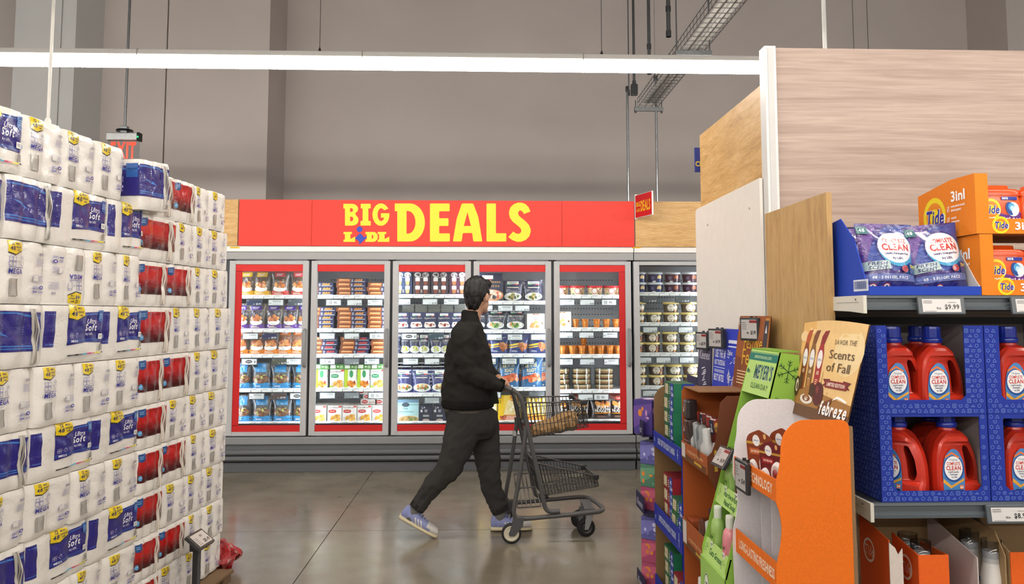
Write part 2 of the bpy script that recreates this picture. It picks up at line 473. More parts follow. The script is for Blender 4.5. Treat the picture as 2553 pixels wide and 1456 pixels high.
def overhead():
    tz = atY(1050, 158, 5.2).z
    c1 = atY(797, 130, 5.2).x; c2 = atY(1500, 130, 5.2).x
    luminaire(5.2, tz, -6.6, 6.4, 'long glowing white strip light hanging level across the aisle', (c1 - 3.1, c1, c2, c2 + 3))
    for y, nm in ((1.9, 'white strip light over the shelf run and paper stacks'), (-1.4, 'white strip light just behind the viewer'), (-4.7, 'white strip light farthest back behind the viewer')):
        luminaire(y, 3.25, -6.6, 6.4, nm, (-4.5, -1.5, 1.5, 4.5))
    # slim white post rising from behind the paper stack, passing in front of the strip light
    b = atY(120, 292, 4.4); t = MB()
    t.tube([(0, 0, 0), (0, 0, 7.2)], 0.0085, 10, '#d8d4cd'); t.lathe([(0.016, 0.0), (0.016, 0.03), (0.01, 0.045)], 12, (0, 0, b.z - 0.05), '#e6e2dc')
    t.lathe([(0.11, 0), (0.11, 0.012), (0.02, 0.02)], 20, (0, 0, 0), '#c9c6c0')
    tag(t.build('post', 'paint', None, (b.x, 4.4, 0)), 'slim white vertical post behind the paper stacks crossing the strip light', 'post')
    # wood panel top pole
    p = atY(2056, 96, 4.6); t = MB(); t.tube([(0, 0, 0.0), (0, 0, 7.2)], 0.012, 10, '#e4e4e2'); t.lathe([(0.1, 0), (0.1, 0.012), (0.02, 0.02)], 20, (0, 0, 0), '#c9c6c0')
    tag(t.build('post', 'paint', None, (p.x, 4.6, 0)), 'white pole rising above the tall greyish wood panel', 'post')
    for px in (2126, 2162):
        q = atY(px, 40, 7.0); t = MB(); t.tube([(0, 0, 2.0), (0, 0, 7.2)], 0.003, 5, '#6a6662')
        t.box(-0.012, 0.012, -0.012, 0.012, 1.97, 2.01, '#6a6662')
        tag(t.build('suspension_cable', 'metal', None, (q.x, 7.0, 0)), 'thin dark cable above the wood panel, ' + ('nearer the white pole' if px < 2140 else 'farther from the white pole'), 'cable')
    # exit sign on its pole
    e = atY(310, 352, 7.5); r = empty('exit_sign', e); tag(r, 'red EXIT sign hanging on a grey pole above the paper stacks', 'exit sign')
    h = MB(); h.box(-0.155, 0.145, -0.035, 0.035, 0.005, 0.075, '#b9bbbc', 0.006); h.box(0.125, 0.15, -0.037, 0.037, 0.0, 0.078, '#202428', 0.004); h.build('housing', 'metal', r)
    h = MB(); h.lathe([(0.075, 0.09), (0.075, 0.105), (0.03, 0.115)], 16, (0, 0, 0), '#2a2d30'); h.box(-0.03, 0.03, -0.03, 0.03, 0.075, 0.14, '#8f9294', 0.004); h.build('mounting_canopy', 'metal', r)
    top = atY(338, 0, 7.5); h = MB(); h.tube([(0, 0, 0.13), (0, 0, 7.2 - e.z)], 0.012, 10, '#8f9294'); h.build('pole', 'metal', r)
    h = MB(); h.box(-0.15, 0.14, -0.004, 0.004, -0.19, 0.006, '#dddddd'); h.build('panel', 'clear_plastic', r)
    h = MB(); prt(h, [T('EXIT', -0.005, -0.16, 0.15, '#ff3a20', w=0.23)], FY(-0.005)); h.build('lettering', 'exit_red', r)
    h = MB(); h.sphere((0.137, -0.038, 0.035), 0.008, '#20ff60'); h.build('indicator_lamp', 'green_led', r)

def cable_tray():
    Y0, Y1 = 0.6, 8.45
    A = atY(1590, 268, Y1); z = A.z; x0 = A.x; W = 0.21; Hh = 0.10
    r = empty('cable_tray', (x0, 0, z)); tag(r, 'galvanised wire basket cable tray running overhead towards the back wall', 'cable tray')
    m = MB()
    for x, zz in ((0, 0), (W / 3, 0), (2 * W / 3, 0), (W, 0), (0, Hh / 2), (0, Hh), (W, Hh / 2), (W, Hh)):
        m.tube([(x, Y0, zz), (x, Y1, zz)], 0.0035, 5, '#6d7072', smooth=True)
    n = int((Y1 - Y0) / 0.1)
    for i in range(n + 1):
        y = Y0 + (Y1 - Y0) * i / n
        m.tube([(0, y, Hh), (0, y, 0), (W, y, 0), (W, y, Hh)], 0.0032, 5, '#6d7072', smooth=True)
    m.build('wire_basket', 'metal', r)
    m = MB()
    for k, (x, c) in enumerate(((0.05, '#d9d7d2'), (0.09, '#cfcdc8'), (0.13, '#e1dfdb'), (0.165, '#d3d1cd'))):
        m.tube([(x, Y0, 0.022), (x, 3, 0.026), (x + 0.005, 5, 0.022), (x, Y1 - 0.15, 0.022)], 0.019, 8, c)
    m.build('cables', 'plastic', r)
    for k, (y, tilt) in enumerate(((Y1 - 0.06, 0), (6.55, 0), (5.0, 0), (3.0, 0), (1.2, 0))):
        b = MB()
        b.box(-0.05, W + 0.05, y - 0.02, y + 0.02, -0.055, -0.012, '#85888a', 0.003)
        for x in (-0.035, W + 0.035):
            b.tube([(x, y, -0.07), (x, y, 7.2 - z if 0 < k else 0.06)], 0.006, 6, '#7a7d7f'); b.lathe([(0.012, -0.075), (0.012, -0.058)], 6, (x, y, 0), '#6a6d6f')
        b.build('trapeze_bracket', 'metal', r)
    # conduits
    for i, (xa, ya, yb, lab) in enumerate(((1560, 222, 498, 'galvanised conduit standing on the freezer top at the tray end'), (1632, 195, 498, 'second galvanised conduit rising from freezer top under the tray'))):
        bpt = atY(xa + 7, yb, 8.4); tp = atY(xa, ya, 8.4); m = MB()
        m.tube([(0, 0, 2.165), (0, 0, tp.z)], 0.013, 10, '#9a9da0'); m.lathe([(0.02, 0), (0.02, 0.05), (0.014, 0.06)], 10, (0, 0, tp.z - 0.03), '#777a7c'); m.lathe([(0.03, 2.165), (0.03, 2.18), (0.014, 2.195)], 12, (0, 0, 0), '#85888a')
        tag(m.build('conduit_pipe', 'metal', None, (bpt.x, 8.4, 0)), lab, 'pipe')
    for i, (px, yb, rad, Y, lab) in enumerate(((1568, 238, 0.006, 8.3, 'thin threaded rod hanging beside the junction box'), (1581, 215, 0.014, 8.35, 'grey conduit dropping into a junction box at the tray end'), (1619, 185, 0.016, 7.6, 'thick grey conduit hanging behind the strip light'), (1667, 92, 0.02, 7.4, 'short grey conduit with coupling hanging beside the cable tray'))):
        e = atY(px, yb, Y); m = MB()
        m.tube([(0, 0, 0), (0, 0, 7.2 - e.z)], rad, 10, '#74777a')
        m.lathe([(rad + 0.006, -0.0), (rad + 0.006, 0.06)], 10, (0, 0, 0), '#5f6265'); m.lathe([(rad + 0.006, 0.25), (rad + 0.006, 0.30)], 10, (0, 0, 0), '#5f6265')
        if i == 1: m.box(-0.035, 0.035, -0.03, 0.03, -0.1, 0.02, '#55585b', 0.008)
        tag(m.build('conduit_pipe', 'metal', None, e), lab, 'pipe')

setting(); overhead(); cable_tray()
# ------------------------------------------------------------------ freezer cases
YF = 7.96
def Xf(px, py=865, Y=YF): return atY(px, py, Y).x
def Zf(py, px=1090, Y=YF): return atY(px, py, Y).z
PITCHX = (Xf(1578) - Xf(770)) / 4
BX = [Xf(770) + PITCHX * (i - 1) for i in range(8)]     # boundaries between doors, BX[0] left of door 1
ZD0, ZD1 = Zf(1084), Zf(651)
YS = 8.13                                                # shelf front edge
def price_tag(mb, x, z, y, dark=None, kind=0, w=0.158, h=0.066, price='$3.99'):
    """little electronic shelf tag: frame, screen and its print"""
    S = FY(y, x, z - h)
    mb.box(x - w / 2, x + w / 2, y, y + 0.012, z - h, z, '#4d545a', 0.003)
    c = dark or '#dfe4e4'; ink = '#20252a' if not dark else '#e8ecee'
    it = [R(-w / 2 + 0.008, 0.007, w / 2 - 0.008, h - 0.007, c)]
    if kind == 0: it += [T(price, w / 2 - 0.012, 0.012, 0.014, ink, 'r'), R(-0.01, 0.015, 0.006, 0.018, ink), R(-0.07, 0.05, -0.05, 0.052, ink)]
    elif kind == 1: it += [T(price[1:], -0.066, 0.02, 0.011, ink, 'l', 0.02), Greek(-0.03, 0.036, 0.06, 0.056, 3, '#8a9092'), R(-0.028, 0.016, 0.055, 0.019, '#8a9092')]
    elif kind == 2: it += [R(-0.045, 0.018, -0.02, 0.046, ink), R(-0.0415, 0.0215, -0.0235, 0.0425, c), R(-0.039, 0.030, -0.026, 0.034, ink), R(0.0, 0.036, 0.03, 0.040, ink), R(0.0, 0.025, 0.035, 0.029, ink)]
    else: it += [El(-0.005, 0.034, 0.034, 0.016, ink), R(-0.028, 0.031, 0.018, 0.037, c), R(0.045, 0.02, 0.062, 0.044, '#8a9092')]
    prt(mb, it, S)

SHELF_PX = {1: (742, 825, 888, 973, 1055), 2: (742, 825, 888, 972, 1055), 3: (740, 826, 888, 985, 1056), 4: (756, 828, 888, 972, 1055), 5: (741, 823, 890, 978, 1053), 6: (734, 810, 886, 969, 1052)}
TAGS = {(1, 0): ((634, '#2c3c56', 0), (688, None, 1), (738, '#454b50', 0)), (1, 1): ((625, None, 1), (672, '#2c2b50', 0)), (1, 2): ((622, None, 3), (697, '#55584c', 0), (732, None, 1)), (1, 3): ((640, None, 1), (695, '#5a4a48', 0), (742, None, 3)),
        (2, 0): ((832, None, 2), (884, None, 0), (935, None, 1)), (2, 1): ((816, None, 1), (877, None, 0), (940, None, 2)), (2, 2): ((817, None, 2), (877, '#8d9498', 0), (927, None, 1)), (2, 3): ((817, None, 1), (877, '#8d9498', 0), (937, None, 2)),
        (3, 0): ((1005, None, 0), (1072, None, 0), (1125, None, 1)), (3, 1): ((1021, None, 3), (1087, '#39505a', 0), (1140, None, 1)), (3, 2): ((1024, None, 1), (1077, None, 0), (1135, None, 2)), (3, 3): ((1077, '#a9b0b2', 0), (1130, None, 1)),
        (4, 0): ((1210, None, 0), (1260, None, 1), (1302, None, 0)), (4, 1): ((1233, None, 0), (1284, None, 1), (1342, None, 0)), (4, 2): ((1218, None, 0), (1270, None, 1), (1313, None, 0)), (4, 3): ((1230, None, 1), (1338, '#5c5f60', 0)),
        (5, 0): ((1414, None, 1), (1464, None, 0), (1518, None, 2)), (5, 1): ((1410, None, 0), (1462, None, 0), (1521, None, 1)), (5, 2): ((1410, None, 1), (1464, None, 0), (1524, None, 1)), (5, 3): ((1409, None, 1), (1460, None, 0), (1499, None, 2)),
        (6, 0): ((1620, '#5f6466', 0), (1702, '#5f6466', 0)), (6, 1): ((1621, None, 0), (1709, None, 0)), (6, 2): ((1606, None, 0), (1654, None, 0), (1712, None, 0)), (6, 3): ((1620, None, 0), (1690, None, 0)), (6, 4): ((1620, None, 0),)}
SHELF_Z = {}
PRICE = {(1, 0): '$5.99', (1, 1): '$5.59', (1, 2): '$5.99', (1, 3): '$7.99', (2, 0): '$7.99', (2, 1): '$7.99', (2, 2): '$7.99', (2, 3): '$3.99', (3, 0): '$3.99', (3, 1): '$1.99', (3, 2): '$2.99', (3, 3): '$3.79', (4, 0): '$3.99', (4, 1): '$4.69', (4, 2): '$9.99', (5, 0): '$3.19', (5, 1): '$5.59', (5, 2): '$1.99', (5, 3): '$11.99', (6, 0): '$5.49', (6, 1): '$2.99', (6, 2): '$2.99', (6, 3): '$2.99', (6, 4): '$2.99'}

def freezer(doors, x0, x1, label, red):
    r = empty('freezer_case', ((x0 + x1) / 2, YF, 0)); cx = (x0 + x1) / 2
    tag(r, label, 'freezer')
    def part(name, fn, mat, parent=None):
        m = MB(); fn(m); o = m.build(name, mat, parent if parent else r)
        if not parent: o.location = (-cx, -YF, 0)
        return o
    zt = Zf(629)
    zb = lambda p: Zf(p)
    def body(m):
        m.box(x0, x1, YF + 0.03, YF + 0.95, 0.1, ZD0 - 0.03, '#4b4d50')
        m.box(x0, x1, YF + 0.03, YF + 0.95, ZD1 + 0.02, zt, '#a9a8a8')
        m.box(x0, x1, YF + 0.80, YF + 0.95, ZD0 - 0.03, ZD1 + 0.02, '#5c5e60')
        m.box(x0, x0 + 0.025, YF + 0.05, YF + 0.80, ZD0 - 0.03, ZD1 + 0.02, '#b9bbbc'); m.box(x1 - 0.025, x1, YF + 0.05, YF + 0.80, ZD0 - 0.03, ZD1 + 0.02, '#b9bbbc')
    part('cabinet', body, 'paint')
    def ledge(m):
        m.box(x0, x1, YF - 0.03, YF + 0.06, zb(1105), ZD0 - 0.012, '#8a8b8d', 0.008)
    part('sill_ledge', ledge, 'paint')
    def face(m): m.box(x0, x1, YF - 0.01, YF + 0.05, zb(1148), zb(1104), '#606265')
    part('front_panel', face, 'paint')
    for a, b in ((1118, 1131), (1133, 1146)):
        def rail(m):
            z = (zb(a) + zb(b)) / 2; hh = (zb(a) - zb(b)) / 2
            pr = [(YF - 0.01, z - hh), (YF - 0.045, z - hh * 0.9), (YF - 0.06, z - hh * 0.3), (YF - 0.06, z + hh * 0.4), (YF - 0.045, z + hh * 0.9), (YF - 0.01, z + hh)]
            m.prism(pr, 'x', x0 + 0.004, x1 - 0.004, '#6a6c6f')
        part('bumper_rail', rail, 'paint')
    def kick(m): m.box(x0 + 0.004, x1 - 0.004, YF - 0.02, YF + 0.05, 0.0, zb(1150), '#5a5c60', 0.005)
    part('kick_plate', kick, 'paint')
    def header(m):
        m.box(x0, x1, YF - 0.015, YF + 0.05, Zf(648), Zf(629), '#a3a2a3', 0.004)
        m.box(x0, x1, YF - 0.03, YF + 0.05, Zf(629), Zf(615), '#f1efec', 0.003)
    part('header_rail', header, 'paint')
    def liner(m):
        # perforated back of the cabinet
        m.box(x0 + 0.02, x1 - 0.02, YF + 0.775, YF + 0.80, ZD0, ZD1, '#c2c4c6')
        px = 0.0
        for di in doors:
            xa = BX[di - 1] + 0.06
            for i in range(22):
                for j in range(16):
                    X = xa + i * 0.031; Z = ZD1 - 0.16 - j * 0.062
                    if j > 12: Z = ZD0 + 0.1 + (j - 12) * 0.06
                    m.box(X, X + 0.011, YF + 0.7735, YF + 0.7755, Z, Z + 0.011, '#3a3c3e')
    part('back_liner', liner, 'paint')
    # lights and mullions
    for k, bi in enumerate([doors[0] - 1] + list(doors)):
        X = BX[bi]
        part('mullion', lambda m: m.box(X - 0.035, X + 0.035, YF + 0.04, YF + 0.10, ZD0 - 0.02, ZD1 + 0.02, '#3a3e44'), 'paint')
        for sgn in (-1, 1):
            if (k == 0 and sgn < 0) or (k == len(doors) and sgn > 0): continue
            def led(m): m.box(X + sgn * 0.037 - 0.005, X + sgn * 0.037 + 0.005, YF + 0.065, YF + 0.105, ZD0 + 0.06, ZD1 - 0.06, '#ffffff')
            part('led_strip', led, 'led_glow')
    for di in doors:
        xa, xb = BX[di - 1] + 0.013, BX[di] - 0.013; fw = 0.058
        d = empty('door', (-cx, -YF, 0), parent=r)
        def P(name, fn, mat):
            m = MB(); fn(m); return m.build(name, mat, d)
        fc = '#bcbcbe'
        def frame(m):
            m.box(xa, xa + fw, YF - 0.012, YF + 0.035, ZD0, ZD1, fc, 0.003); m.box(xb - fw, xb, YF - 0.012, YF + 0.035, ZD0, ZD1, fc, 0.003)
            m.box(xa + fw, xb - fw, YF - 0.012, YF + 0.035, ZD1 - 0.036, ZD1, fc, 0.003); m.box(xa + fw, xb - fw, YF - 0.012, YF + 0.035, ZD0, ZD0 + 0.036, fc, 0.003)
            m.box(xa - 0.004, xb + 0.004, YF + 0.03, YF + 0.045, ZD0 - 0.006, ZD1 + 0.006, '#26292d') if False else None
            for (u0, u1, v0, v1) in ((xa - 0.006, xa + 0.02, ZD0 - 0.004, ZD1 + 0.004), (xb - 0.02, xb + 0.006, ZD0 - 0.004, ZD1 + 0.004), (xa, xb, ZD1 - 0.01, ZD1 + 0.006), (xa, xb, ZD0 - 0.006, ZD0 + 0.01)):
                m.box(u0, u1, YF + 0.032, YF + 0.046, v0, v1, '#24272b')
        P('door_frame', frame, 'paint')
        gx0, gx1, gz0, gz1 = xa + fw - 0.004, xb - fw + 0.004, ZD0 + 0.033, ZD1 - 0.033
        P('glass_pane', lambda m: m.box(gx0, gx1, YF + 0.006, YF + 0.012, gz0, gz1, '#ffffff'), 'glass')
        if red:
            y0, y1 = YF + 0.002, YF + 0.005; rc = '#cc1414'
            rt = Zf(657) - Zf(674); rb = Zf(1059) - Zf(1075)
            strips = [(gx0 + 0.004, gx1 - 0.004, gz1 - rt - 0.004, gz1 - 0.004, '#dd2420'), (gx0 + 0.004, gx1 - 0.004, gz0 + 0.004, gz0 + rb + 0.004, rc)]
            if di == doors[0]: strips.append((gx0 + 0.004, gx0 + 0.068, gz0 + rb, gz1 - rt, rc))
            if di == doors[-1]: strips.append((gx1 - 0.066, gx1 - 0.004, gz0 + rb, gz1 - rt, rc))
            for (u0, u1, v0, v1, cc) in strips:
                P('red_border_strip', lambda m: m.box(u0, u1, y0, y1, v0, v1, cc), 'paper')
        zc0, zc1 = Zf(912), Zf(822); hx = xb - fw / 2 + 0.004
        def handle(m):
            m.tube([(hx, YF - 0.012, zc0), (hx, YF - 0.045, zc0 + 0.012), (hx, YF - 0.055, zc0 + 0.05), (hx, YF - 0.055, zc1 - 0.05), (hx, YF - 0.045, zc1 - 0.012), (hx, YF - 0.012, zc1)], [0.016, 0.018, 0.019, 0.019, 0.018, 0.016], 10, '#8f9092')
        P('handle', handle, 'paint')
        for si, py in enumerate(SHELF_PX.get(di, SHELF_PX[6])):
            z = atY(1090, py - 5, YS).z; SHELF_Z[(di, si)] = z
            s = MB(); sx0, sx1 = BX[di - 1] + 0.03, BX[di] - 0.03
            lip = 0.032 if si < 4 else 0.014
            s.box(sx0, sx1, YS, YS + 0.58, z - 0.012, z, '#d9dbdb'); s.box(sx0, sx1, YS - 0.012, YS + 0.004, z - lip, z + 0.006, '#f2f4f2', 0.002)
            for k in range(7):
                xx = sx0 + (k + 0.6) * (sx1 - sx0) / 7
                s.box(xx, xx + 0.004, YS - 0.014, YS - 0.010, z - lip, z - 0.008, '#5b6064'); s.box(xx + 0.01, xx + 0.06, YS - 0.0132, YS - 0.011, z - 0.008, z - 0.004, '#8a8f92')
            so = s.build('shelf', 'paint', r, (-cx, -YF, 0))
            for (px, dark, kd) in TAGS.get((di, si), ()):
                t = MB(); X = atY(px, py, YS - 0.02).x; price_tag(t, X, z - lip - 0.006, YS - 0.02, dark, kd, price=PRICE.get((di, si), '$3.99'))
                t.build('price_tag', 'screen', so)
    return r

fr1 = freezer((1, 2, 3, 4, 5), BX[0] - 0.02, BX[5] + 0.012, 'five-door upright freezer with red-bordered glass doors under the big red sign', True)
fr2 = freezer((6, 7), BX[5] + 0.02, BX[7] + 0.02, 'upright freezer of ice cream tubs beside the red-bordered freezer', False)

# ---- fascia signs above the freezers
def rounded(pts, r=0.01, n=3):
    out = []
    k = len(pts)
    for i in range(k):
        p = Vector((*pts[i][:2], 0)); rr = pts[i][2] if len(pts[i]) > 2 else r
        a = Vector((*pts[i - 1][:2], 0)); b = Vector((*pts[(i + 1) % k][:2], 0))
        da = (a - p); db = (b - p); q = min(rr, da.length * 0.45, db.length * 0.45)
        pa = p + da.normalized() * q; pb = p + db.normalized() * q
        for j in range(n + 1):
            t = j / n; o = pa * (1 - t) ** 2 + p * 2 * t * (1 - t) + pb * t * t; out.append((o.x, o.y))
    return out
def arc(cx, cy, rx, ry, a0, a1, n=10):
    return [(cx + rx * math.cos(math.radians(a0 + (a1 - a0) * i / n)), cy + ry * math.sin(math.radians(a0 + (a1 - a0) * i / n))) for i in range(n + 1)]
# letter outlines in sign units: pixels of the enlarged sign, y down
def big_deals_letters():
    L = []
    def B(dx, kx, ky, dy):
        pass
    # BIG
    b_out = [(82, 92), (190, 92)] + arc(190, 157, 80, 65, -90, 60, 8) + [(235, 222)] + arc(195, 298, 80, 72, -50, 90, 8) + [(102, 370), (102, 152), (82, 152)]
    b_h1 = [(167, 148), (185, 148)] + arc(185, 172, 20, 24, -90, 90, 6) + [(167, 197)]
    b_h2 = [(167, 256), (185, 256)] + arc(185, 285, 24, 29, -90, 90, 6) + [(167, 314)]
    L.append(('B', b_out, [b_h1, b_h2]))
    L.append(('I', rounded([(303, 92), (430, 92), (430, 152), (400, 152), (400, 310), (430, 310), (430, 370), (300, 370), (300, 310), (327, 310), (327, 152), (303, 152)], 8), []))
    g_out = arc(560, 228, 112, 145, 25, 0, 1)[1:] if False else []
    g_out = [(557, 212), (667, 212)] + arc(560, 230, 108, 143, 0, 310, 26) + [(605, 175)] + arc(563, 230, 43, 82, 300, 60, 14)[0:0]
    # outer sweep anticlockwise in y-down coordinates: start at bar, go down round the left to the top terminal
    g_out = [(560, 212), (667, 212)] + [(560 + 108 * math.cos(math.radians(a)), 230 + 143 * math.sin(math.radians(a))) for a in range(5, 316, 12)] + [(655, 152), (605, 175)] + [(563 + 45 * math.cos(math.radians(a)), 230 + 82 * math.sin(math.radians(a))) for a in range(305, 40, -12)] + [(598, 268), (560, 268)]
    L.append(('G', g_out, []))
    # DEALS
    d_out = [(736, 88), (930, 88)] + arc(930, 330, 190, 242, -90, 90, 20) + [(768, 572), (768, 186), (736, 186)]
    d_h = [(886, 184), (905, 184)] + arc(905, 328, 95, 144, -90, 90, 14) + [(886, 472)]
    L.append(('D', d_out, [d_h]))
    L.append(('E', rounded([(1184, 88), (1435, 88), (1435, 187), (1302, 187), (1302, 276), (1420, 276), (1420, 374), (1302, 374), (1302, 469), (1438, 469), (1438, 572), (1184, 572)], 12), []))
    a_out = rounded([(1590, 88), (1735, 88), (1800, 260), (1851, 572), (1735, 572), (1722, 464), (1602, 464), (1588, 572), (1475, 572), (1525, 280)], 14)
    L.append(('A', a_out, [[(1615, 374), (1662, 200), (1706, 374)]]))
    L.append(('L', rounded([(1904, 88), (2024, 88), (2024, 467), (2156, 467), (2156, 572), (1904, 572)], 12), []))
    s_l = [(2464, 190), (2380, 222)]
    inner1 = [(2365, 195), (2345, 178), (2325, 178), (2309, 195), (2306, 215), (2315, 240), (2340, 265), (2400, 312), (2445, 362), (2466, 415), (2466, 450), (2450, 505), (2405, 552), (2340, 577), (2290, 575), (2230, 553), (2182, 515)]
    inner2 = [(2245, 443), (2270, 465), (2300, 475), (2328, 470), (2345, 450), (2348, 428), (2335, 400), (2300, 368), (2240, 322), (2205, 275), (2190, 225), (2192, 185), (2210, 135), (2250, 98), (2300, 78), (2350, 77), (2400, 95), (2440, 135)]
    L.append(('S', s_l + inner1 + inner2, []))
    def serif_l(x):
        return [(x, 450), (x + 108, 450), (x + 108, 478), (x + 88, 478), (x + 88, 540), (x + 120, 525), (x + 148, 508), (x + 148, 577), (x, 577), (x, 548), (x + 18, 548), (x + 18, 478), (x, 478)]
    L.append(('L', serif_l(83), [])); L.append(('L', serif_l(519), []))
    L.append(('D', [(362, 450), (470, 450)] + arc(465, 513, 55, 63, -80, 80, 10) + [(470, 577), (362, 577), (362, 548), (380, 548), (380, 478), (362, 478)], [[(443, 488)] + arc(447, 513, 17, 25, -80, 80, 6) + [(443, 538)]]))
    return L

def sign():
    ysg = YF - 0.05
    def C(px, py):
        p = atY(840 + px / 5.106, 490 + py / 5.106, ysg - 0.004); return (p.x, p.z)
    x0, x1 = atY(595, 560, ysg).x, atY(1581.5, 560, ysg).x; z0, z1 = atY(1090, 614, ysg).z, atY(1090, 499.5, ysg).z
    r = empty('fascia_sign', ((x0 + x1) / 2, ysg, z0)); off = (-(x0 + x1) / 2, -ysg, -z0)
    tag(r, 'long red BIG DEALS fascia sign with yellow letters above the freezers', 'sign')
    seams = [x0, atY(777, 560, ysg).x, atY(1401, 560, ysg).x, x1]
    for a, b in zip(seams, seams[1:]):
        m = MB(); m.box(a + 0.0012, b - 0.0012, ysg, ysg + 0.02, z0, z1, '#ee3a2c', 0.001); m.build('red_panel', 'paper', r, off)
    for nm, out, holes in big_deals_letters():
        m = MB(); m.prism([C(*p) for p in out], 'y', ysg - 0.004, ysg, '#ffe93a', [[C(*p) for p in h] for h in holes])
        m.build('letter', 'paper', r, off)
    m = MB()
    m.prism([C(*p) for p in arc(288, 417, 36, 36, 0, 345, 22)], 'y', ysg - 0.004, ysg, '#2c4cc0'); m.build('letter_dot', 'paper', r, off)
    m = MB()
    m.prism([C(*p) for p in [(294, 465), (348, 520), (378, 500), (378, 522), (300, 598), (284, 608), (278, 598), (290, 584), (246, 540), (234, 545), (234, 527)]], 'y', ysg - 0.004, ysg, '#2c4cc0'); m.build('letter', 'paper', r, off)
    # pale wood fascia either side
    for a, b, lab in ((x1 + 0.01, x1 + 2.6, 'pale oak fascia panel over the ice cream freezer'), (BX[0] - 0.9, x0 - 0.01, 'pale oak fascia panel at the stack end of the red sign')):
        m = MB(); m.box(a, b, ysg + 0.004, ysg + 0.024, z0, z1, '#c8a878'); tag(m.build('oak_fascia', 'oak', None), lab, 'fascia')
    m = MB(); m.box(BX[0] - 0.9, x1 + 2.6, ysg + 0.025, ysg + 0.045, z0, z1 - 0.02, '#8f8c88')
    m.build('carrier_frame', 'paint', r, off)
    # small projecting double-sided sign
    A = atY(1585, 500, ysg - 0.005); m = MB()
    m.box(-0.008, 0.008, -0.34, 0, -0.11, 0.12, '#f4f4f2', 0.001); m.box(-0.0095, -0.008, -0.336, -0.004, -0.106, 0.116, '#e0202a')
    S = lambda u, v, e: (-0.0095 - e, -0.17 - u, v)
    prt(m, [T('DEALS', 0.045, -0.05, 0.1, '#ffd829', w=0.19), T('BIG', -0.1, 0.0, 0.045, '#ffd829', w=0.08), T('LiDL', -0.1, -0.05, 0.03, '#ffd829', w=0.08)], S)
    m.box(-0.012, 0.012, -0.01, 0.006, -0.12, 0.13, '#e9e9e6')
    tag(m.build('projecting_sign', 'paper', None, (A.x, A.y, atY(1600, 512, ysg - 0.17).z), (0, 0, 0.30)), 'small red BIG DEALS sign projecting from the fascia end', 'sign')
    for px in (585, 1587):
        q = atY(px, 617, YF - 0.034); m = MB(); m.box(-0.045, 0.045, 0, 0.004, -0.008, 0.008, '#f2c230', 0.001)
        tag(m.build('yellow_sticker', 'paper', None, (q.x, q.y, q.z)), 'small yellow sticker on the white rail at the ' + ('stack' if px < 1000 else 'ice cream') + ' end of the sign', 'sticker')
sign()
# ------------------------------------------------------------------ frozen goods
RN = random.Random(7)
def food(cx, cy, rx, ry, cols, n, size, seed=1, ns=8):
    r = random.Random(seed); out = []
    for i in range(n):
        a = r.uniform(0, 6.28); q = math.sqrt(r.random())
        out.append(El(cx + rx * q * math.cos(a), cy + ry * q * math.sin(a), size * r.uniform(0.7, 1.1), size * r.uniform(0.55, 0.9), r.choice(cols), ns, r.uniform(0, 3)))
    return out
def bag_surface(w, h, d, seed, rough=1.0):
    r = random.Random(seed); ph = [r.uniform(0, 6.28) for _ in range(8)]
    def prof(v):
        if v < 0.3: return 0.6 + 0.4 * math.sin(v / 0.3 * math.pi / 2)
        if v < 0.92: return 1 - 0.9 * ((v - 0.3) / 0.62) ** 1.8
        return 0.1
    def S(x, y, e, side=1):
        u = max(-1, min(1, 2 * x / w)); v = max(0, min(1, y / h)); p = prof(v)
        dep = d / 2 * p * max(0, 1 - abs(u) ** 2.4) ** 0.7
        wr = rough * 0.012 * w / 0.2 * (math.sin(9 * u + 7 * v + ph[0]) * math.sin(13 * v - 5 * u + ph[1]) * 0.5 + 0.3 * math.sin(23 * v + 11 * u + ph[2])) * (1 - u * u) * (0.3 + 0.5 * p)
        ww = 1 - 0.07 * p + 0.03 * math.sin(6 * v + ph[3])
        lean = 0.05 * h * math.sin(ph[4]) * v * v + 0.02 * h * math.sin(3 * v + ph[6])
        return (x * ww + lean * 0.7, -(dep + wr * 0.5 + e) * side + (0.04 * h * v * v * math.sin(ph[5])), y)
    return S
def bag(name, w, h, d, base, items, seed=0, mat='bagfilm', step=None, rough=1.0):
    S = bag_surface(w, h, d, seed, rough); m = MB()
    m.grid(lambda a, b: S((a - 0.5) * w, b * h, 0), 16, 18, base)
    m.grid(lambda a, b: S((0.5 - a) * w, b * h, 0, -1), 6, 8, base)
    prt(m, items, S, 0.0012, step or w / 7, 0.0003)
    return m.build(name, mat)
def carton(name, w, h, d, base, front, top=None, mat='paper', side=None):
    m = MB(); m.box(-w / 2, w / 2, -d / 2, d / 2, 0, h, base, min(0.0025, h / 12))
    if front: prt(m, front, FY(-d / 2))
    if top: prt(m, top, FZ(h))
    if side: prt(m, side, lambda u, v, e: (-w / 2 - e, -u, v))
    return m.build(name, mat)
def tub(name, r0, r1, h, base, lid_col, items, lid_h=0.014, mat='gloss', lid=True):
    m = MB(); m.lathe([(r0 * 0.96, 0), (r0, 0.004), (r1, h)], 28, (0, 0, 0), base)
    def S(x, y, e):
        rr = r0 + (r1 - r0) * y / h + e; a = x / r1
        return (rr * math.sin(a), -rr * math.cos(a), y)
    prt(m, items, S, 0.0008, 0.018)
    o = m.build(name, mat)
    if lid:
        l = MB(); l.lathe([(r1 + 0.002, h - 0.006), (r1 + 0.005, h - 0.004), (r1 + 0.005, h + lid_h), (r1, h + lid_h + 0.003), (0.001, h + lid_h + 0.003)], 28, (0, 0, 0), lid_col, cap=False)
        l.build('lid', 'plastic', o)
    return o
NUG = ['#c9752f', '#d98a3c', '#b9652a', '#e09a4a', '#a9571f']
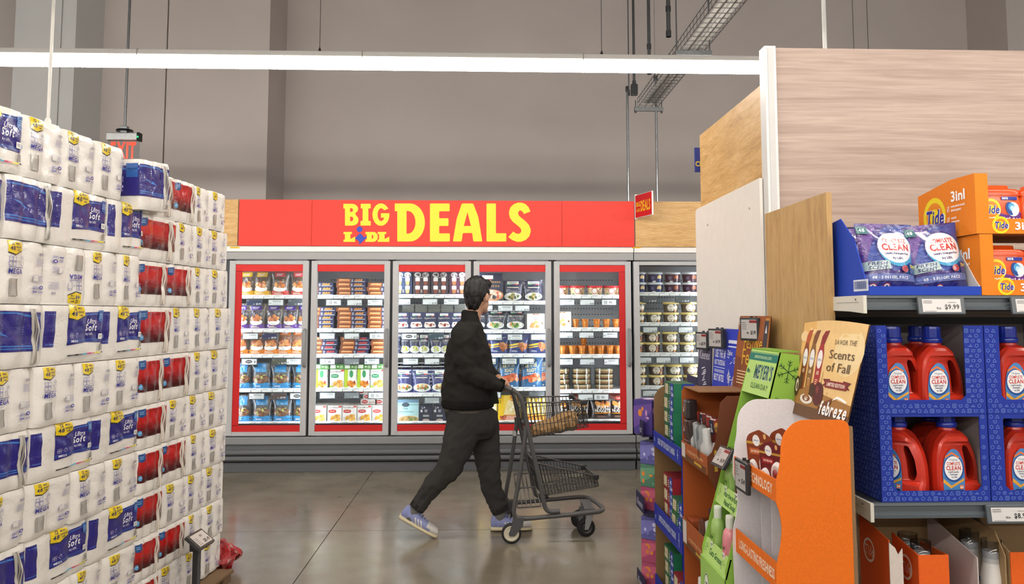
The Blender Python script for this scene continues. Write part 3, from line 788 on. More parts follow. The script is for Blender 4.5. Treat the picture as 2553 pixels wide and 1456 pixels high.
def nugget_bag(name, film, tabc, seed, window='#5b4636'):
    w, h = 0.185, 0.255
    it = [R(-w * 0.5, 0, w * 0.5, h * 0.2, film), R(-w * 0.36, h * 0.2, w * 0.36, h * 0.72, window), R(-w * 0.3, h * 0.74, w * 0.28, h * 0.92, tabc), Greek(-w * 0.2, h * 0.79, w * 0.18, h * 0.88, 2, '#ffffff'),
          El(0, h * 0.27, w * 0.36, h * 0.13, '#e9e6e0'), food(0, h * 0.42, w * 0.27, h * 0.12, NUG, 16, w * 0.12, seed), El(0, h * 0.235, w * 0.33, h * 0.07, '#f1efea'), Greek(-w * 0.3, h * 0.05, w * 0.2, h * 0.13, 2, '#fff2d8')]
    return bag(name, w, h, 0.09, '#6b5f55', it, seed)
P_ = {}
P_['ny'] = nugget_bag('frozen_nugget_bag', '#eab31c', '#f2c21a', 1)
P_['nr'] = nugget_bag('frozen_nugget_bag', '#d4453f', '#e0504c', 2)
P_['np'] = nugget_bag('frozen_nugget_bag', '#6a3f9c', '#5a35a0', 3, '#3a3240')
P_['no'] = nugget_bag('frozen_nugget_bag', '#ee8a1c', '#e2781a', 4, '#7a4628')
def philly():
    w, h = 0.20, 0.26; b = '#2f93d0'
    it = [R(-w / 2, 0, w / 2, h * 0.22, b), R(-w * 0.3, h * 0.62, w * 0.3, h * 0.82, b), R(-w * 0.18, h * 0.8, w * 0.32, h * 0.95, '#2a86c6'), El(0, h * 0.36, w * 0.42, h * 0.17, '#7a5238'), food(0, h * 0.37, w * 0.34, h * 0.13, ['#8a5a3c', '#a5705a', '#b8bf5a', '#6d4630', '#c2a07a', '#9fb04a'], 22, w * 0.08, 5), Greek(-w * 0.3, h * 0.06, w * 0.1, h * 0.13, 2, '#dff0ff')]
    return bag('frozen_steak_bag', w, h, 0.09, '#3a3d42', it, 5)
P_['ph'] = philly()
def longbox(name, ink):
    w, h, d = 0.292, 0.043, 0.16
    it = [R(-w / 2, 0, w * -0.02, h, '#8a4a28'), Pg([(-w * 0.44, h * 0.25), (-w * 0.06, h * 0.25), (-w * 0.05, h * 0.8), (-w * 0.40, h * 0.85)], '#d98a4a'), R(-w * 0.42, h * 0.55, -w * 0.08, h * 0.72, '#eec08a'), R(-w * 0.40, h * 0.3, -w * 0.07, h * 0.42, '#b0602c'),
          Greek(w * 0.0, h * 0.15, w * 0.08, h * 0.85, 4, '#c9d0e0'), *[Ln(w * (0.12 + k * 0.03), h * 0.45, w * (0.14 + k * 0.03), h * (0.85 if k % 3 else 0.7), h * 0.11, ink) for k in range(9)], R(w * 0.12, h * 0.42, w * 0.38, h * 0.5, ink), R(w * 0.1, h * 0.18, w * 0.46, h * 0.29, '#d8dbe6')]
    return carton(name, w, h, d, '#2a2c54', it)
P_['lo'] = longbox('frozen_sausage_box', '#f2a23a'); P_['lr'] = longbox('frozen_sausage_box', '#e04a3a')
def farm(name, badge, red, h=0.158, flip=0):
    w, d = 0.140, 0.05
    foodc = ['#e8962e', '#f0ac4a', '#d97f22', '#f4c070'] if not red else ['#d99a34', '#e8b04a', '#c98424', '#efc368']
    it = [T('FarmRich', -w * 0.44, h * 0.82, h * 0.12, '#4a4644', 'l', w * 0.72, 'r'), El(-w * 0.16, h * 0.64, w * 0.27, h * 0.11, badge), R(-w * 0.42, h * 0.56, w * 0.1, h * 0.72, badge), R(-w * 0.34, h * 0.63, w * 0.0, h * 0.655, '#ffffff'), R(w * 0.28, h * 0.88, w * 0.48, h * 0.98, '#d8493c'),
          Greek(-w * 0.44, h * 0.05, -w * 0.2, h * 0.3, 4, '#b9b2a6'), food(w * 0.1, h * 0.22, w * 0.34, h * 0.15, foodc, 14, w * 0.13, 9)]
    if not red: it += [Pg([(-w / 2, 0), (w * -0.1, 0), (-w / 2, h * 0.16)], '#a8c83a')]
    top = [R(-w * 0.4, -d * 0.2, w * 0.4, d * 0.2, '#b98a72' if red else '#6aa64a')]
    return carton(name, w, h, d, '#f1efea' if red else '#eef0e6', it, top)
P_['fg'] = farm('frozen_appetizer_box', '#2f8f5a', False, 0.185)
P_['fr'] = farm('frozen_appetizer_box', '#c8352e', True, 0.155)
def fgv():
    w, h, d = 0.125, 0.185, 0.05
    it = [R(-w / 2, 0, -w * 0.22, h, '#b7d236'), El(w * 0.05, h * 0.75, w * 0.15, h * 0.2, '#3c9a62'), T('FarmRich', w * 0.42, h * 0.94, w * 0.14, '#55504c', 'l', h * 0.5, 'r', rot=-math.pi / 2), food(0, h * 0.25, w * 0.34, h * 0.2, ['#e8902a', '#f2a842', '#dd7c1c'], 10, w * 0.17, 4), El(w * 0.32, h * 0.3, w * 0.06, h * 0.1, '#a83a30')]
    return carton('frozen_appetizer_box', w, h, d, '#f2f3ea', it)
P_['fgv'] = fgv()
def flatfarm():
    w, h, d = 0.165, 0.05, 0.15
    return carton('frozen_appetizer_box', w, h, d, '#f0ece8', [El(-w * 0.25, h * 0.5, w * 0.19, h * 0.34, '#d23a34'), R(-w * 0.38, h * 0.45, -w * 0.12, h * 0.56, '#ffffff'), Greek(w * 0.0, h * 0.25, w * 0.4, h * 0.6, 2, '#c9a58a')])
P_['ff'] = flatfarm()
def gtray():
    w, h, d = 0.145, 0.05, 0.08
    return carton('display_tray', w, h, d, '#4c8a3c', [R(-w * 0.45, h * 0.15, -w * 0.1, h * 0.85, '#e8efe0'), R(0, h * 0.35, w * 0.14, h * 0.6, '#d8ecc8'), Greek(w * 0.2, h * 0.2, w * 0.45, h * 0.8, 3, '#cfe6bf')])
P_['gt'] = gtray()
def dessert(name, base, cream, choc, seed):
    w, h, d = 0.168, 0.232, 0.12; it = []
    for sx in (-1, 1):
        x = sx * w * 0.24
        it += [El(x, h * 0.87, w * 0.2, h * 0.115, '#d9d6d0'), food(x, h * 0.87, w * 0.12, h * 0.07, ['#4a4340', '#8a827c', '#f3f0ea'], 7, w * 0.05, seed + sx)]
        for yb in (0.06, 0.42):
            it += [Pg([(x - w * 0.14, h * (yb + 0.3)), (x + w * 0.14, h * (yb + 0.3)), (x + w * 0.13, h * (yb + 0.17)), (x - w * 0.13, h * (yb + 0.17))], cream), Pg([(x - w * 0.13, h * (yb + 0.17)), (x + w * 0.13, h * (yb + 0.17)), (x + w * 0.09, h * yb), (x - w * 0.09, h * yb)], choc), El(x, h * (yb + 0.31), w * 0.14, h * 0.03, '#ffffff', 10)]
    it += [R(-w * 0.1, h * 0.745, w * 0.1, h * 0.765, '#f0f0ee'), Greek(-w * 0.06, h * 0.1, w * 0.06, h * 0.25, 3, '#d8c8b8')]
    return carton(name, w, h, d, base, it)
P_['d1'] = dessert('frozen_dessert_box', '#31466a', '#f6f2ea', '#cfa870', 1)
P_['d2'] = dessert('frozen_dessert_box', '#463640', '#f6f2ee', '#8a4a34', 2)
P_['d3'] = dessert('frozen_dessert_box', '#5a2c48', '#efe6da', '#b87a4a', 3)
def ready_tray():
    m = MB(); w, d, h = 0.13, 0.12, 0.05
    def ring(s, z): return [(-w / 2 * s, -d / 2 * s, z), (w / 2 * s, -d / 2 * s, z), (w / 2 * s, d / 2 * s, z), (-w / 2 * s, d / 2 * s, z)]
    a, b, c = ring(0.86, 0), ring(0.97, h - 0.008), ring(1.03, h)
    for p, q, cl in ((a, b, '#8f9088'), (b, c, '#a9aaa2')):
        for i in range(4): m.quad(p[i], p[(i + 1) % 4], q[(i + 1) % 4], q[i], cl)
    m.poly(a[::-1], '#8f9088'); m.poly(c, '#b9bab2')
    return m.build('foil_tray', 'gloss')
P_['tr'] = ready_tray()
def navy_box(w, h, d, title, plate, foodc, name='frozen_meal_box', seed=1, py=0.24):
    it = [R(-w * 0.3, h * 0.8, w * 0.3, h * 0.93, '#f0f0ea'), R(-w * 0.3, h * 0.76, -w * 0.1, h * 0.8, '#2f9a5a'), R(w * 0.1, h * 0.76, w * 0.3, h * 0.8, '#c8352e'), Greek(-w * 0.2, h * 0.83, w * 0.22, h * 0.9, 1, '#8c8c88'), T(title, 0, h * 0.62, h * 0.08, '#e6dfc8', w=w * 0.8, style='r') if title else R(-w * 0.3, h * 0.62, w * 0.3, h * 0.66, '#cfc8b4')]
    it += plate(w, h) + [food(0, h * py, w * 0.3, h * 0.12, foodc, 16, w * 0.085, seed)]
    return it
def plate_rect(w, h): return [Pg([(-w * 0.44, h * 0.2), (-w * 0.34, h * 0.08), (w * 0.4, h * 0.12), (w * 0.44, h * 0.22), (w * 0.3, h * 0.44), (-w * 0.36, h * 0.42)], '#efece6')]
def plate_oval(w, h): return [El(0, h * 0.22, w * 0.46, h * 0.18, '#f2f2ee'), El(0, h * 0.23, w * 0.4, h * 0.15, '#d8d8d2')]
EGG = ['#c87a6a', '#e8b8a8', '#a84438', '#f0d8cc', '#8a2c24']
P_['eg'] = carton('frozen_meal_box', 0.137, 0.17, 0.06, '#2b2d52', navy_box(0.137, 0.17, 0.06, 'Eggplant Parm', plate_rect, EGG, py=0.27))
PAST = ['#d8c078', '#c0a858', '#6a7a3a', '#e6d6a0', '#a08848', '#4a5a2c']
def pouch(w, h, d, base, title, foodc, seed, plate=plate_oval, py=0.24):
    return bag('frozen_pasta_pouch', w, h, d, base, navy_box(w, h, d, title, plate, foodc, seed=seed, py=py), seed)
P_['ps'] = pouch(0.125, 0.205, 0.05, '#252a4c', '', ['#c8c838', '#e8e8d8', '#b8b828', '#f4f4ec'], 11)
P_['pb'] = pouch(0.20, 0.235, 0.08, '#2e3470', '', PAST + ['#d86a3a', '#d8c078'], 12)
P_['pw'] = pouch(0.205, 0.22, 0.08, '#302f4c', '', PAST, 13)
P_['vg'] = pouch(0.20, 0.215, 0.07, '#23283c', 'Minestrone', ['#5a8a3a', '#78a848', '#c8c060', '#d88a4a', '#3f6a2a', '#8ab858'], 14)
def flat_pouch(base, foodc, seed):
    w, d, h = 0.2, 0.22, 0.035; m = MB()
    def S(x, y, e):
        u = 2 * x / w; v = 2 * y / d; f = max(0, (1 - abs(u) ** 3)) ** 0.5 * max(0, (1 - abs(v) ** 3)) ** 0.5
        return (x, y, h / 2 + f * h / 2 + e + 0.003 * math.sin(30 * x + seed) * math.sin(25 * y))
    m.grid(lambda a, b: S((a - 0.5) * w, (b - 0.5) * d, 0), 10, 10, base)
    m.grid(lambda a, b: (S((a - 0.5) * w, (0.5 - b) * d, 0)[0], (0.5 - b) * d, max(0.0, h - S((a - 0.5) * w, (0.5 - b) * d, 0)[2])), 10, 10, base)
    prt(m, [food(0, -d * 0.1, w * 0.36, d * 0.28, foodc, 14, 0.018, seed)], S, 0.001, 0.03)
    b = m.build('frozen_pasta_pouch', 'bagfilm')
    s = MB(); s.box(-w * 0.48, w * 0.48, -d / 2 - 0.006, -d / 2 + 0.012, h * 0.35, h * 0.6, '#cfd6da', 0.003); s.build('seal', 'film', b)
    return b
P_['fp'] = flat_pouch('#2c3258', PAST, 3)
P_['pi'] = carton('turkish_pizza_box', 0.262, 0.215, 0.05, '#9cc0c0', [R(-0.131, 0.185, 0.131, 0.215, '#5f7f94'), Ln(-0.125, 0.165, 0.125, 0.165, 0.012, '#7aa0a4'), El(0, 0.165, 0.038, 0.022, '#34424c'), T('Pide', 0, 0.118, 0.02, '#3a4a52', style='r'), T('Turkish Style Pizza', 0, 0.09, 0.013, '#4a5a60', w=0.17, style='r'), R(-0.128, 0.0, 0.128, 0.06, '#b8c4b4'), El(0.03, 0.022, 0.1, 0.034, '#a88a58'), food(0.03, 0.024, 0.07, 0.02, ['#8a6a3a', '#b89a60', '#c8b080', '#6a7a3a'], 12, 0.016, 3), El(-0.09, 0.03, 0.03, 0.02, '#d8c8a0')])
P_['bk'] = carton('frozen_meal_box', 0.125, 0.165, 0.06, '#24273a', [R(-0.03, 0.045, 0.03, 0.065, '#8f9490'), Greek(-0.015, 0.09, 0.02, 0.12, 4, '#b8bcc4'), El(0, 0.012, 0.035, 0.014, '#b09a90'), R(-0.055, 0.09, -0.035, 0.115, '#c8ccd0'), food(-0.03, 0.14, 0.02, 0.02, ['#c8ccd4', '#8a90a0'], 7, 0.006, 2)])
P_['cz'] = carton('frozen_pizza_box', 0.285, 0.285, 0.04, '#2a2c44', [R(-0.14, 0.235, -0.08, 0.27, '#3052a8'), R(-0.06, 0.225, 0.05, 0.262, '#eceae4'), R(0.01, 0.215, 0.03, 0.226, '#c8352e'), T('Cheese', 0.06, 0.185, 0.026, '#c89c5a', w=0.13, style='r'), T('Pizza', 0.06, 0.145, 0.026, '#c89c5a', w=0.11, style='r'), El(0.03, 0.06, 0.125, 0.06, '#c8824a'), El(0.03, 0.065, 0.11, 0.05, '#e6b8a0'), food(0.03, 0.065, 0.1, 0.045, ['#f0dcc8', '#d0604a', '#e8c0a8', '#f4e4cc'], 26, 0.014, 3), El(0.06, 0.04, 0.02, 0.02, '#3c3c3c')])
P_['wf'] = carton('waffle_box', 0.178, 0.165, 0.06, '#efe6d8', [R(-0.03, 0.152, -0.004, 0.163, '#a86a4a'), R(0.004, 0.152, 0.03, 0.163, '#a86a4a'), T('Belgian Waffles', 0, 0.132, 0.009, '#b89a78', w=0.1, style='r'), El(0, 0.112, 0.02, 0.012, '#6a6460'), El(0, 0.112, 0.016, 0.008, '#e8e0d4'), El(0, 0.04, 0.06, 0.022, '#dccbb0')] + [Pg([(cx - 0.024, cy - 0.006), (cx + 0.01, cy - 0.018), (cx + 0.026, cy + 0.006), (cx - 0.008, cy + 0.018)], cl) for cx, cy, cl in ((-0.03, 0.06, '#dd9a5c'), (0.0, 0.078, '#e6a868'), (0.012, 0.035, '#d8924e'), (-0.04, 0.036, '#e2a060'))] + [R(0.055, 0.055, 0.072, 0.08, '#c8a07a'), El(0.063, 0.068, 0.006, 0.006, '#5a3a2a')])
WING = ['#d8904a', '#b86a2e', '#e8b070', '#a85a24', '#c87a3a']
P_['wg'] = bag('frozen_wings_bag', 0.205, 0.21, 0.08, '#2c3a7a', [T('AIR FRYER', -0.03, 0.168, 0.02, '#dfe2ea', w=0.10, rot=0.12), T('READY', -0.025, 0.138, 0.024, '#c8d0e8', w=0.09, rot=0.12), Pg([(-0.1, 0.075), (0.05, 0.1), (0.05, 0.118), (-0.1, 0.092)], '#f2cf2a'), Pg([(-0.1, 0.055), (0.02, 0.075), (0.02, 0.085), (-0.1, 0.066)], '#e8b82a'), food(0.05, 0.085, 0.035, 0.05, WING, 12, 0.026, 2), Greek(-0.07, 0.02, 0.0, 0.04, 2, '#c8d0e8')], 21)
P_['af'] = bag('frozen_wings_bag', 0.215, 0.30, 0.09, '#2c6a9c', [Pg([(-0.1, 0.3), (-0.1, 0.16), (0.0, 0.3)], '#22262c'), R(-0.05, 0.255, 0.04, 0.28, '#23282e'), R(-0.035, 0.263, 0.028, 0.271, '#e0e4e8'), T('AIR FRYER', -0.01, 0.2, 0.036, '#e0d8a8', w=0.13, rot=0.1), T('READY', 0.0, 0.155, 0.034, '#e0d8a8', w=0.1, rot=0.1), T('PARTY WINGS', 0.0, 0.13, 0.012, '#ffffff', w=0.1, rot=0.1), Pg([(-0.1, 0.07), (0.02, 0.1), (0.02, 0.13), (-0.1, 0.1)], '#d8562a'), food(0.03, 0.09, 0.06, 0.035, ['#d8683a', '#e8885a', '#c0502a', '#f0a070'], 14, 0.026, 5), El(0.03, 0.015, 0.01, 0.007, '#e8f0f4')], 22)
P_['rg'] = carton('frozen_lasagne_box', 0.235, 0.25, 0.05, '#e8bf1c', [R(-0.06, 0.0, 0.1175, 0.25, '#e9c84a'), Pg([(-0.06, 0.06), (-0.02, 0.2), (0.11, 0.2), (0.11, 0.06)], '#ead9a0'), T('RAGU', 0.055, 0.215, 0.03, '#b8352a', w=0.1), R(0.012, 0.196, 0.098, 0.204, '#b8352a'), food(0.03, 0.13, 0.07, 0.05, ['#f0e2b0', '#e6cf8a', '#f6eccc'], 18, 0.022, 2), R(-0.06, 0.05, 0.11, 0.058, '#c88a4a'), Pg([(-0.05, 0.0), (0.1, 0.0), (0.1, 0.045), (-0.03, 0.05)], '#d8a08a'), food(-0.06, 0.03, 0.03, 0.03, ['#a84a34', '#c8684a', '#7a2c20'], 8, 0.016, 7), Greek(-0.1, 0.17, -0.085, 0.21, 4, '#7a6420')])
P_['fy'] = carton('frozen_fries_box', 0.046, 0.232, 0.12, '#f4c84a', [Pg([(-0.021, 0.0), (0.021, 0.0), (0.018, 0.06), (-0.02, 0.05)], '#e88a2a'), Pg([(-0.02, 0.06), (0.014, 0.07), (0.006, 0.22), (-0.018, 0.21)], '#f8e2a0'), R(0.014, 0.05, 0.022, 0.232, '#eab51c')])
P_['rt'] = tub('dessert_tub', 0.068, 0.078, 0.082, '#e9d3ae', '#c8282c', [El(-0.01, 0.036, 0.034, 0.032, '#f8f4ea'), Ring(-0.01, 0.045, 0.026, 0.033, '#c86a5a'), food(0.05, 0.04, 0.02, 0.03, ['#8a5a34', '#a8743f', '#6a4426'], 9, 0.012, 3), El(-0.06, 0.06, 0.01, 0.008, '#e8a03a'), El(-0.055, 0.015, 0.014, 0.009, '#7aa04a')])
def cup():
    m = MB(); m.lathe([(0.024, 0), (0.026, 0.002), (0.036, 0.082), (0.038, 0.086), (0.036, 0.09), (0.001, 0.09)], 20, (0, 0, 0), '#d9802a')
    def S(x, y, e):
        rr = 0.025 + 0.0115 * y / 0.084 + e; a = x / 0.033; return (rr * math.sin(a), -rr * math.cos(a), y)
    prt(m, [R(-0.014, 0.012, -0.003, 0.07, '#f2b05a'), *[Ln(-0.018 + k * 0.006, 0.028, -0.014 + k * 0.006, 0.042 - (k % 3) * 0.003, 0.0018, '#8a4a1a') for k in range(6)], R(-0.05, 0.074, 0.05, 0.08, '#c26c1e')], S, 0.0008, 0.014)
    return m.build('dessert_cup', 'gloss')
P_['cp'] = cup()
def cake():
    m = MB(); r, h = 0.098, 0.052
    m.lathe([(r * 0.9, 0.004), (r * 0.93, 0.006), (r * 0.93, h * 0.5)], 26, (0, 0, 0), '#b98a54'); m.lathe([(r * 0.93, h * 0.5), (r * 0.93, h * 0.82), (0.001, h * 0.84)], 26, (0, 0, 0), '#e3d0a0')
    o = m.build('cake_tub', 'paper')
    c = MB(); c.lathe([(r * 0.95, 0), (r, h * 0.9), (r * 1.02, h * 0.93), (r * 1.02, h), (0.001, h)], 26, (0, 0, 0), '#ffffff'); c.build('clear_shell', 'clear_plastic', o)
    s = MB()  # white bars laid on the clear shell as painted reflections
    for a in (-0.55, 0.45):
        s.box(r * 0.995 * math.sin(a) - 0.004, r * 0.995 * math.sin(a) + 0.004, -r * math.cos(a) - 0.004, -r * math.cos(a) + 0.001, 0.001, h * 0.98, '#f4f4ee')
    s.build('shell_glint', 'gloss', o)
    return o
P_['ck'] = cake()
P_['sp'] = bag('frozen_nugget_bag', 0.235, 0.27, 0.09, '#2f1c16', [R(-0.11, 0.2, 0.11, 0.265, '#6a2418'), El(-0.01, 0.21, 0.05, 0.02, '#c8402c'), T('Tyson', -0.01, 0.203, 0.014, '#f4e4dc', w=0.06), food(0.0, 0.155, 0.07, 0.025, ['#d8822a', '#e89a3a', '#b8641c'], 10, 0.03, 2), T('SPOOKY', 0.0, 0.105, 0.03, '#f4efe6', w=0.13), T('NUGGETS', 0.0, 0.072, 0.03, '#f4efe6', w=0.17), Pg([(-0.09, 0.055), (0.09, 0.06), (0.09, 0.07), (-0.09, 0.064)], '#d8922a'), Greek(-0.06, 0.02, 0.05, 0.04, 2, '#a88878')], 31)
def icetub(base, lid, label, scoop, extra, cone=False):
    r0, r1, h = 0.070, 0.079, 0.088
    it = [R(-0.1, 0.004, 0.1, 0.084, base)]
    if cone: it += [El(-0.012, 0.046, 0.04, 0.036, label), Greek(-0.03, 0.05, 0.012, 0.062, 2, '#b8ac98'), El(-0.012, 0.02, 0.006, 0.006, '#7a4030'), Pg([(0.03, 0.0), (0.044, 0.0), (0.062, 0.036), (0.024, 0.036)], '#c88a4a'), El(0.044, 0.048, 0.021, 0.022, scoop), Pg([(0.02, 0.066), (0.042, 0.066), (0.042, 0.082), (0.02, 0.082)], '#2c2c34'), El(0.031, 0.074, 0.007, 0.006, '#f0f0f0'), R(-0.1, 0.0, 0.1, 0.005, '#3a3a34')]
    else: it += [El(0.03, 0.046, 0.026, 0.026, scoop), Pg([(0.004, 0.0), (0.056, 0.0), (0.054, 0.036), (0.006, 0.036)], extra), Greek(-0.06, 0.03, -0.02, 0.06, 3, '#8c88b0'), El(-0.03, 0.008, 0.02, 0.008, '#e8e4e8')]
    return tub('ice_cream_tub', r0, r1, h, base, lid, it)
P_['i1'] = icetub('#3a3558', '#d9dee2', '', '#e8c88a', '#2c3a70'); P_['i2'] = icetub('#4a2434', '#d9dee2', '', '#a85c34', '#3a1c28')
P_['c1'] = icetub('#5a5a50', '#efd88a', '#f6f0e0', '#efe6d6', '', True); P_['c2'] = icetub('#54423a', '#efd88a', '#f4e8d4', '#8a5030', '', True); P_['c3'] = icetub('#6a5a4c', '#efd88a', '#f6eede', '#f0e0cc', '', True)
P_['rl'] = tub('cream_tub', 0.056, 0.062, 0.07, '#f0e2c4', '#d8342c', [R(-0.025, 0.034, 0.016, 0.046, '#c05a44'), El(0.03, 0.03, 0.016, 0.02, '#d8d0a0'), Ring(-0.005, 0.03, 0.034, 0.038, '#d88a6a')])

SHN = ['top', 'second', 'third', 'fourth', 'bottom']
DRN = {1: 'first', 2: 'second', 3: 'third', 4: 'fourth', 5: 'fifth', 6: 'sixth'}
COUNT = {}
def shelf_goods(door, shelf, entries, cat):
    """entries: (kind, pixel x of the middle, description, row in depth, level in stack, z lift, depth of the product)"""
    z0 = SHELF_Z[(door, shelf)] + 0.0005
    for e in entries:
        kind, px, desc = e[:3]
        row = e[3] if len(e) > 3 else 0; lev = e[4] if len(e) > 4 else 0; lift = e[5] if len(e) > 5 else 0.0; dep = e[6] if len(e) > 6 else 0.1
        rz = e[7] if len(e) > 7 else RN.uniform(-0.05, 0.05)
        y = YS + 0.015 + dep / 2 + row * (dep + 0.008)
        X = atY(px, SHELF_PX[door][shelf], YS + 0.02).x
        key = (door, shelf, row, lev); COUNT[key] = COUNT.get(key, 0) + 1
        pos = ORD[COUNT[key]] + ' from left'
        if lev: pos += ', %s level' % ORD[lev + 1]
        elif row: pos += ', %s row' % ORD[row + 1]
        o = place(P_[kind], (X, y, z0 + lift), (0, 0, rz), '%s, %s, %s shelf, %s freezer door' % (desc, pos, SHN[shelf], DRN[door]), 'goods on the %s shelf of the %s freezer door' % (SHN[shelf], DRN[door]))
        o['category'] = cat

B = 'bag'
shelf_goods(1, 0, [('ny', x, 'yellow frozen nugget bag') for x in (613, 651)] + [('nr', x, 'red frozen nugget bag') for x in (697, 744)], B)
shelf_goods(1, 1, [('np', x, 'purple frozen nugget bag') for x in (599, 637, 681, 721, 757)], B)
shelf_goods(1, 2, [('no', x, 'orange frozen nugget bag') for x in (597, 639, 673, 708, 741)], B)
shelf_goods(1, 3, [('ph', x, 'bright blue frozen steak bag') for x in (600, 648, 697, 750)] + [('ph', x, 'bright blue frozen steak bag', 1) for x in (625, 672, 725)], B)
shelf_goods(1, 4, [('ph', x, 'bright blue frozen steak bag') for x in (600, 650, 701, 750)] + [('ph', x, 'bright blue frozen steak bag', 1) for x in (624, 675, 726)], B)
for sh, kd, st, nm in ((0, 'lo', ((797, 3), (876, 4), (953, 3)), 'orange'), (1, 'lo', ((797, 5), (876, 5), (953, 5)), 'orange'), (2, 'lr', ((804, 4), (884, 4), (961, 4)), 'red')):
    for lev in range(5):
        shelf_goods(2, sh, [(kd, x + RN.uniform(-3, 3), 'navy sausage box with %s script' % nm, 0, lev, lev * 0.0435, 0.16, 0.0) for x, n in st if lev < n], 'box')
shelf_goods(2, 3, [(k, x, 'white and green appetizer box', 0, 0, 0, 0.05, 0.0) for k, x in (('fgv', 800), ('fg', 840), ('fgv', 874), ('fgv', 906), ('fg', 941))], 'box')
shelf_goods(2, 3, [('gt', x, 'green box on top', 0, 1, 0.187, 0.06, 0.0) for x in (802, 840, 876, 909, 943)], 'box')
for row in range(5):
    shelf_goods(2, 4, [('fr', x, 'white appetizer box with red badge', row, 0, 0, 0.05, 0.0) for x in (795, 834, 871, 908, 945)], 'box')
shelf_goods(2, 4, [('ff', 916, 'white appetizer box laid flat', 2, 1, 0.157, 0.06, 0.0), ('ff', 952, 'white appetizer box laid flat', 2, 1, 0.157, 0.06, 0.0), ('ff', 922, 'white appetizer box laid flat', 2, 2, 0.208, 0.06, 0.0), ('ff', 906, 'white appetizer box laid flat', 2, 3, 0.259, 0.06, 0.0)], 'box')
shelf_goods(3, 0, [(k, x, d, 0, 0, 0, 0.12, 0.0) for k, x, d in (('d1', 1006, 'blue layered dessert box'), ('d2', 1051, 'brown layered dessert box'), ('d2', 1096, 'brown layered dessert box'), ('d3', 1142, 'plum layered dessert box'))], 'box')
shelf_goods(3, 1, [('eg', x, 'navy eggplant meal box', 0, 0, 0, 0.06, 0.0) for x in (1003, 1038, 1072, 1107, 1141)], 'box')
for lev in range(5):
    shelf_goods(3, 1, [('tr', x, 'grey foil meal tray', 1, lev, lev * 0.051, 0.12, 0.0) for x in (1014, 1047, 1080, 1113, 1146)], 'tray')
shelf_goods(3, 2, [('ps', x, 'slim navy pasta pouch') for x in (986, 1008, 1033, 1056, 1086, 1110, 1135)], B)
shelf_goods(3, 3, [('pb', x, 'navy pasta pouch with pasta bowl') for x in (1005, 1051, 1098, 1142)], B)
for lev in range(4):
    shelf_goods(3, 3, [('fp', x, 'navy pouch lying flat', 1, lev, 0.17 + lev * 0.036, 0.1, 0.0) for x in (1000, 1052, 1100, 1145)], B)
for lev in range(4):
    shelf_goods(3, 3, [('fp', x, 'navy pouch lying flat', 1, lev + 4, 0.02 + lev * 0.036, 0.1, 0.0) for x in (1000, 1052, 1100, 1145)], B)
shelf_goods(3, 4, [('pi', 1011, 'pale teal flatbread pizza box', 0, 0, 0, 0.05, 0.0), ('bk', 1062, 'black meal box', 0, 0, 0, 0.06, 0.0), ('bk', 1096, 'black meal box', 0, 0, 0, 0.06, 0.0), ('bk', 1130, 'black meal box', 0, 0, 0, 0.06, 0.0)], 'box')
shelf_goods(4, 0, [('cz', 1217, 'navy cheese pizza box', 0, 0, 0, 0.04, 0.0)], 'box')
shelf_goods(4, 0, [('pw', 1278, 'dark pasta pouch'), ('pw', 1330, 'dark pasta pouch'), ('pw', 1300, 'dark pasta pouch', 1)], B)
shelf_goods(4, 1, [('vg', x, 'dark vegetable soup pouch') for x in (1188, 1236, 1286)], B)
shelf_goods(4, 1, [('wf', 1336, 'cream waffle box', 0, 0, 0, 0.06, 0.0)], 'box')
shelf_goods(4, 2, [('wg', x, 'blue wings bag with yellow stripe') for x in (1200, 1243, 1292, 1341)], B)
shelf_goods(4, 3, [('af', x, 'blue and black wings bag') for x in (1215, 1270, 1326)] + [('af', x, 'blue and black wings bag', 1) for x in (1243, 1298, 1350)], B)
shelf_goods(4, 4, [('rg', 1210, 'yellow lasagne box', 0, 0, 0, 0.05, 0.0), ('rg', 1271, 'yellow lasagne box', 0, 0, 0, 0.05, 0.0)] + [('fy', x, 'narrow golden fries box', 0, 0, 0, 0.12, 0.0) for x in (1320, 1332, 1344, 1356)], 'box')
shelf_goods(5, 0, [('rt', x, 'cream dessert tub with red lid', 0, 0, 0, 0.15) for x in (1400, 1441, 1485, 1527)], 'tub')
shelf_goods(5, 1, [('wf', 1402, 'cream waffle box', 0, 0, 0, 0.06, 0.0)], 'box')
shelf_goods(5, 1, [('cp', x, 'glossy orange dessert cup', 0, 0, 0, 0.08) for x in (1436, 1460, 1489, 1513, 1537)], 'cup')
shelf_goods(5, 2, [('cp', x, 'glossy orange dessert cup', 0, 0, 0, 0.08) for x in (1386, 1403, 1428, 1452, 1476, 1499, 1522, 1543)] + [('cp', x, 'glossy orange dessert cup', 1, 0, 0, 0.08) for x in (1394, 1415, 1440, 1463, 1488, 1510, 1533)], 'cup')
shelf_goods(5, 2, [('cp', 1459, 'glossy orange dessert cup', 1, 1, 0.091, 0.08)], 'cup')
for lev in range(4):
    shelf_goods(5, 3, [('ck', x + RN.uniform(-1.5, 1.5), 'round tan cake in clear tub', 0, lev, lev * 0.0525, 0.2, RN.uniform(-0.1, 0.1)) for x in (1399, 1454, 1510)], 'cake')
shelf_goods(5, 4, [('sp', x, 'dark brown and orange nugget bag') for x in (1393, 1444, 1502, 1546)], B)
T2 = 0.1065
